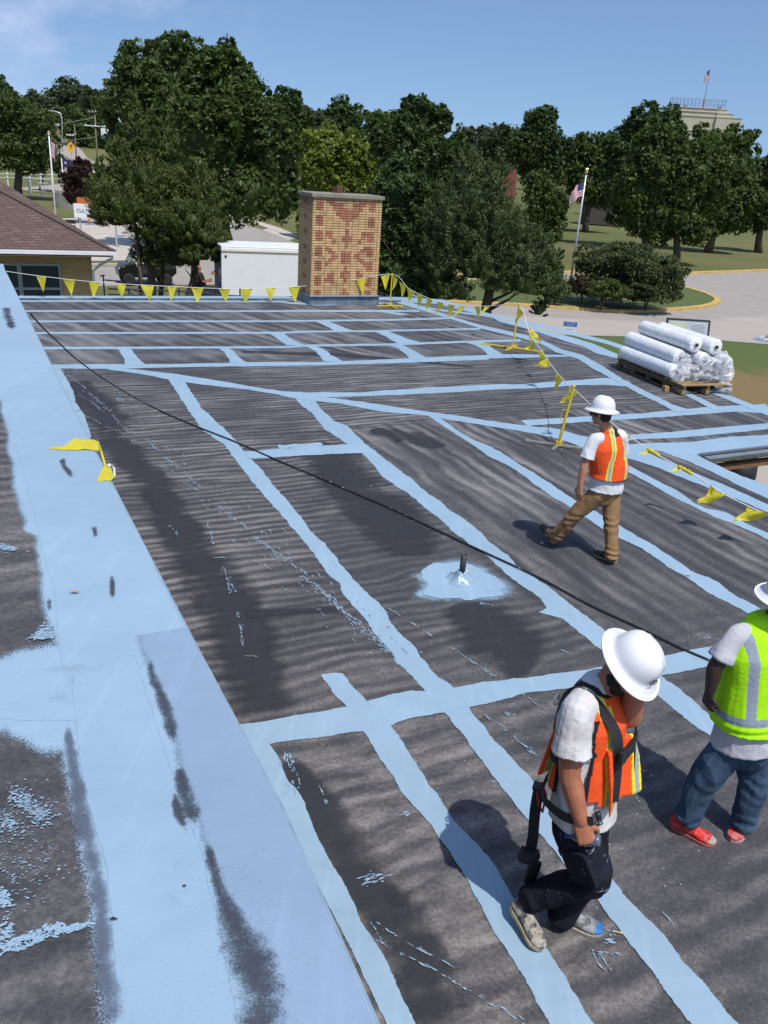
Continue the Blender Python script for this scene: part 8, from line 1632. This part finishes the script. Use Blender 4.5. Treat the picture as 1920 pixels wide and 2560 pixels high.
# ======================================================= man in lime vest at the right edge
def lime_man():
    P = at(1868, 1838, 4.22); Cs = at(1902, 1572, 4.26); N0 = at(1935, 1545, 4.26); H = at(1962, 1512, 4.24)
    e = empty('person', (P.x, P.y, G3), 'man in lime green vest, blue jeans and red shoes cut off by the right edge', 'person')
    f = unit((.40, -.92, 0)); s = Vector((-f.y, f.x, 0)); Z = Vector((0, 0, 1)); up = unit(Cs - P); s = unit(s - up * s.dot(up)); ff = up.cross(s); ff = ff if ff.dot(f) > 0 else -ff
    Rsh = at(1840, 1588, 4.20); Lsh = Cs + (Cs - Rsh) * .95; Rel = at(1788, 1668, 4.16); Rwr = at(1775, 1728, 4.16); Lel = Lsh + Vector((.10, -.04, -.28)); Lwr = Lel + f * .2 + Vector((-.05, 0, -.06))
    Rh = P - s * .10 - Z * .03; Lh = P + s * .10 - Z * .03; Rk = at(1756, 1955, 4.18); Ra = hit(1716, 2052, G3 + .09); Lk = at(1880, 1965, 4.22); La = hit(1858, 2058, G3 + .09)
    b = MB(); hf = unit((.35, -.9, -.15)); head(b, H, hf, Z, 1.03); limb(b, [Cs, N0, H - Z * .05], [.065, .062, .06]); limb(b, [P, Cs - up * .1], [(.15, .1), (.17, .11)], ref=s)
    limb(b, [Rsh.lerp(Rel, .1), Rsh.lerp(Rel, .5), Rel, Rel.lerp(Rwr, .35), Rwr], [.036, .046, .045, .045, .030]); limb(b, [Lsh, Lsh.lerp(Lel, .5), Lel, Lel.lerp(Lwr, .35), Lwr], [.055, .053, .045, .045, .030])
    hand(b, Rwr, Vector((.02, .05, -1)), unit(-s), f, .75, .19, .03); hand(b, Lwr, f, unit((.8, 0, .3)), Z, .5)
    limb(b, [Rh, Rk, Ra], [.08, .055, .045]); limb(b, [Lh, Lk, La], [.08, .055, .045]); organic('body', b, .0050, SK3, e, 2)
    b = MB(); limb(b, [P - up * .04, P + up * .08, P.lerp(Cs, .5), Cs - up * .13, Cs - up * .03, Cs + up * .03], [(.225, .185), (.215, .175), (.200, .160), (.200, .142), (.165, .098), (.085, .065)], ref=s, n=28, open0=True)
    for sh, el in ((Rsh, Rel), (Lsh, Lel)): limb(b, [sh.lerp(Cs, .38), sh.lerp(Cs, .05) - up * .01, sh.lerp(el, .4), sh.lerp(el, .74)], [.058, .060, .060, .072], open_=True)
    organic('t_shirt', b, .0065, mat('grey_white_cotton', (.52, .52, .56), .95, noise_amt=.15, noise_scale=6, bump=.35, bump_scale=30), e, 2, cloth_fold(.013, 7, .5, 12.))
    b = MB(); limb(b, [P + Z * .05, P, P - Z * .10], [(.18, .15), (.20, .165), (.17, .15)], ref=s, n=22); limb(b, [Rh, Rh.lerp(Rk, .5), Rk, Rk.lerp(Ra, .5), Ra + Z * .02], [.112, .102, .086, .080, .080], open_=True); limb(b, [Lh, Lh.lerp(Lk, .5), Lk, Lk.lerp(La, .5), La - Z * .02], [.112, .102, .086, .080, .078], open_=True)
    def wr(p): z_ = p.z - G3; return .006 * math.sin(z_ * 80 + 7 * noise.noise(p * 7)) * max(0, 1 - abs(z_ - .13) / .12) + .004 * math.sin(z_ * 45 + 9 * noise.noise(p * 4)) * max(0, 1 - abs(z_ - .42) / .2)
    organic('jeans', b, .0065, M_DENIM, e, 2, cloth_fold(.014, 6, .45, 7., wr))
    b = MB(); limb(b, [P + up * .115, P + up * .22, P.lerp(Cs, .6), Cs - up * .13, Cs - up * .01, Cs + up * .045], [(.238, .208), (.230, .195), (.214, .178), (.212, .165), (.172, .122), (.108, .082)], ref=s, n=30, open0=True); hv = (Cs - P).length
    def vc(p, n):
        q = p - P; h_ = q.dot(up); x = q.dot(s); y = q.dot(ff)
        if y > -.02 or True:
            if abs(h_ - .215) < .026: return GREYR
            if abs(abs(x) - .150) < .025 and h_ > .215 and not (h_ > hv - .03 and abs(x) < .09): return GREYR
            if y > .1 and h_ < .21 and abs(x - .10 - (h_ - .21) * .9) < .022: return GREYR
            if y > 0 and abs(x) < .005 and h_ < hv - .05: return (.16, .34, .01)
            if y > .1 and abs(x + .045) < .030 and abs(h_ - (hv - .085)) < .022: return (.10, .05, .04) if noise.noise(p * 90) > -.1 else (.5, .35, .2)
        return LIME
    organic('safety_vest', b, .0060, M_VEST, e, 1, cloth_fold(.012, 6, .4, 3., lambda p: .006 * math.sin((p - P).dot(up) * 90 + 6 * noise.noise(p * 3)) * max(0, 1 - abs((p - P).dot(up) - .12) / .10)), vc)
    hard_hat(e, H + Z * .062, Z + Vector((-.03, -.06, 0)), hf, 1.0)
    RED = (.62, .035, .030); hl = hit(1672, 2062, G3); d = unit(hit(1778, 2112, G3) - hl); shoe(e, 'shoe', hl, hl + d * .295, Ra, .053, upper=RED, sole=(.42, .12, .10), laces=bpy.data.materials['white_cord'], patch=((.36, .30, .28), .88), blot=(.55, .10, .085)); hl = hit(1871, 2052, G3); d = unit(hit(1828, 2104, G3) - hl); shoe(e, 'shoe', hl, hl + d * .285, La, .053, upper=(.60, .05, .045), sole=(.45, .28, .27), blot=(.52, .16, .15), laces=bpy.data.materials['white_cord'])
    return e
# ======================================================= three men at the truck
def far_man(label, P0, f, lean, shirt, legs, skin, pose, scale=1., hat=None):
    Z = Vector((0, 0, 1)); f = unit(f); s = Vector((-f.y, f.x, 0)); e = empty('person', P0, label, 'person'); k = scale; P = P0 + Z * .92 * k * pose.get('squat', 1.); up = unit(Z + f * lean); Cs = P + up * .50 * k; H = Cs + unit(up + f * pose.get('nod', .1)) * .24 * k
    La, Ra = P0 + s * .12 + Z * .08 + f * pose.get('stepL', .0), P0 - s * .12 + Z * .08 + f * pose.get('stepR', 0.); Lk = (La + P) / 2 + f * pose.get('knee', .06) + s * .05; Rk = (Ra + P) / 2 + f * pose.get('knee', .06) - s * .05
    hd = pose.get('hand', (.35, .15)); b = MB(); head(b, H, unit(f - Z * pose.get('look', .1)), Z, 1.0); limb(b, [Cs, H - up * .06], [.06, .055]); limb(b, [P, Cs - up * .1], [(.13, .09), (.15, .1)], ref=s)
    for sg in (1, -1):
        sh = Cs + s * .19 * sg * k - up * .02; el = sh - up * .26 + f * .06 + s * .04 * sg; wr = el + f * hd[0] * .7 + Z * hd[1]; limb(b, [sh, el, wr], [.052, .042, .030], n=10); hand(b, wr, f, s * sg, Z, .5)
    limb(b, [P + s * .09, Lk, La], [.07, .05, .04]); limb(b, [P - s * .09, Rk, Ra], [.07, .05, .04]); organic('body', b, .008, skin, e, 1)
    b = MB(); limb(b, [P, P.lerp(Cs, .5), Cs - up * .08, Cs, Cs + up * .03], [(.19, .14), (.18, .135), (.20, .14), (.17, .1), (.08, .07)], ref=s, n=18)
    for sg in (1, -1): sh = Cs + s * .19 * sg * k - up * .02; el = sh - up * .26 + f * .06 + s * .04 * sg; limb(b, [sh, sh.lerp(el, .7)], [.082, .08])
    organic('t_shirt', b, .011, shirt, e, 1, cloth_fold(.01, 7, .5, 1.))
    b = MB(); limb(b, [P + Z * .05, P - Z * .06], [(.165, .13), (.16, .13)], ref=s); limb(b, [P + s * .09, Lk, La + Z * .03], [.10, .08, .075]); limb(b, [P - s * .09, Rk, Ra + Z * .03], [.10, .08, .075]); organic('trousers', b, .011, legs, e, 1, cloth_fold(.01, 7, .5, 1.))
    for A in (La, Ra): q = A - Z * .08; shoe(e, 'shoe', q - f * .08, q + f * .20, A)
    b = MB(); b.ball(H + Z * .03 - f * .015, (.084, .1, .085), 12, 8, Matrix((s, f, Z)).transposed()); organic('hair', b, .01, M_HAIR, e, 1)
    if hat: b = MB(); b.smooth = True; b.ball(H + Z * .06, (.09, .1, .07), 12, 8); b.box(H + f * .12 + Z * .045, (.02, .14, .015), Matrix((f, s, Z)).transposed()); b.build('cap', hat, e)
    return e
walking_man(); harness_man(); lime_man()
M_OLIVE = mat('dark_green_overalls', (.02, .045, .05), .9, noise_amt=.2, noise_scale=8)
M_BLKT = mat('black_cotton', (.02, .02, .024), .9, noise_amt=.3, noise_scale=8)
_p = at(548, 700, 36.5); far_man('man in white t-shirt standing inside the open tail of the truck', Vector((_p.x, 37.2, 1.10)), (-1, -.1, 0), .05, M_TEE, mat('grey_shorts', (.14, .15, .18), .9), SK2, dict(hand=(.34, .10)), 1.)
_p = at(508, 700, 36.5); far_man('man in dark overalls leaning back on the tail lift of the truck', Vector((_p.x - .1, 36.9, 1.04)), (1, .1, 0), -.28, M_BLKT, M_OLIVE, SK2, dict(hand=(.30, .02), knee=.16, stepL=.32, stepR=.25, squat=.86), .98)
_p = at(462, 700, 33.2); far_man('man in white shirt bending over behind the purple railing', Vector((_p.x + .15, 33.2, .55)), (.85, -.5, 0), 1.4, M_TEE, M_BLKT, SK2, dict(hand=(.15, -.25), nod=.5, look=.8, knee=.2, squat=.9), 1.)
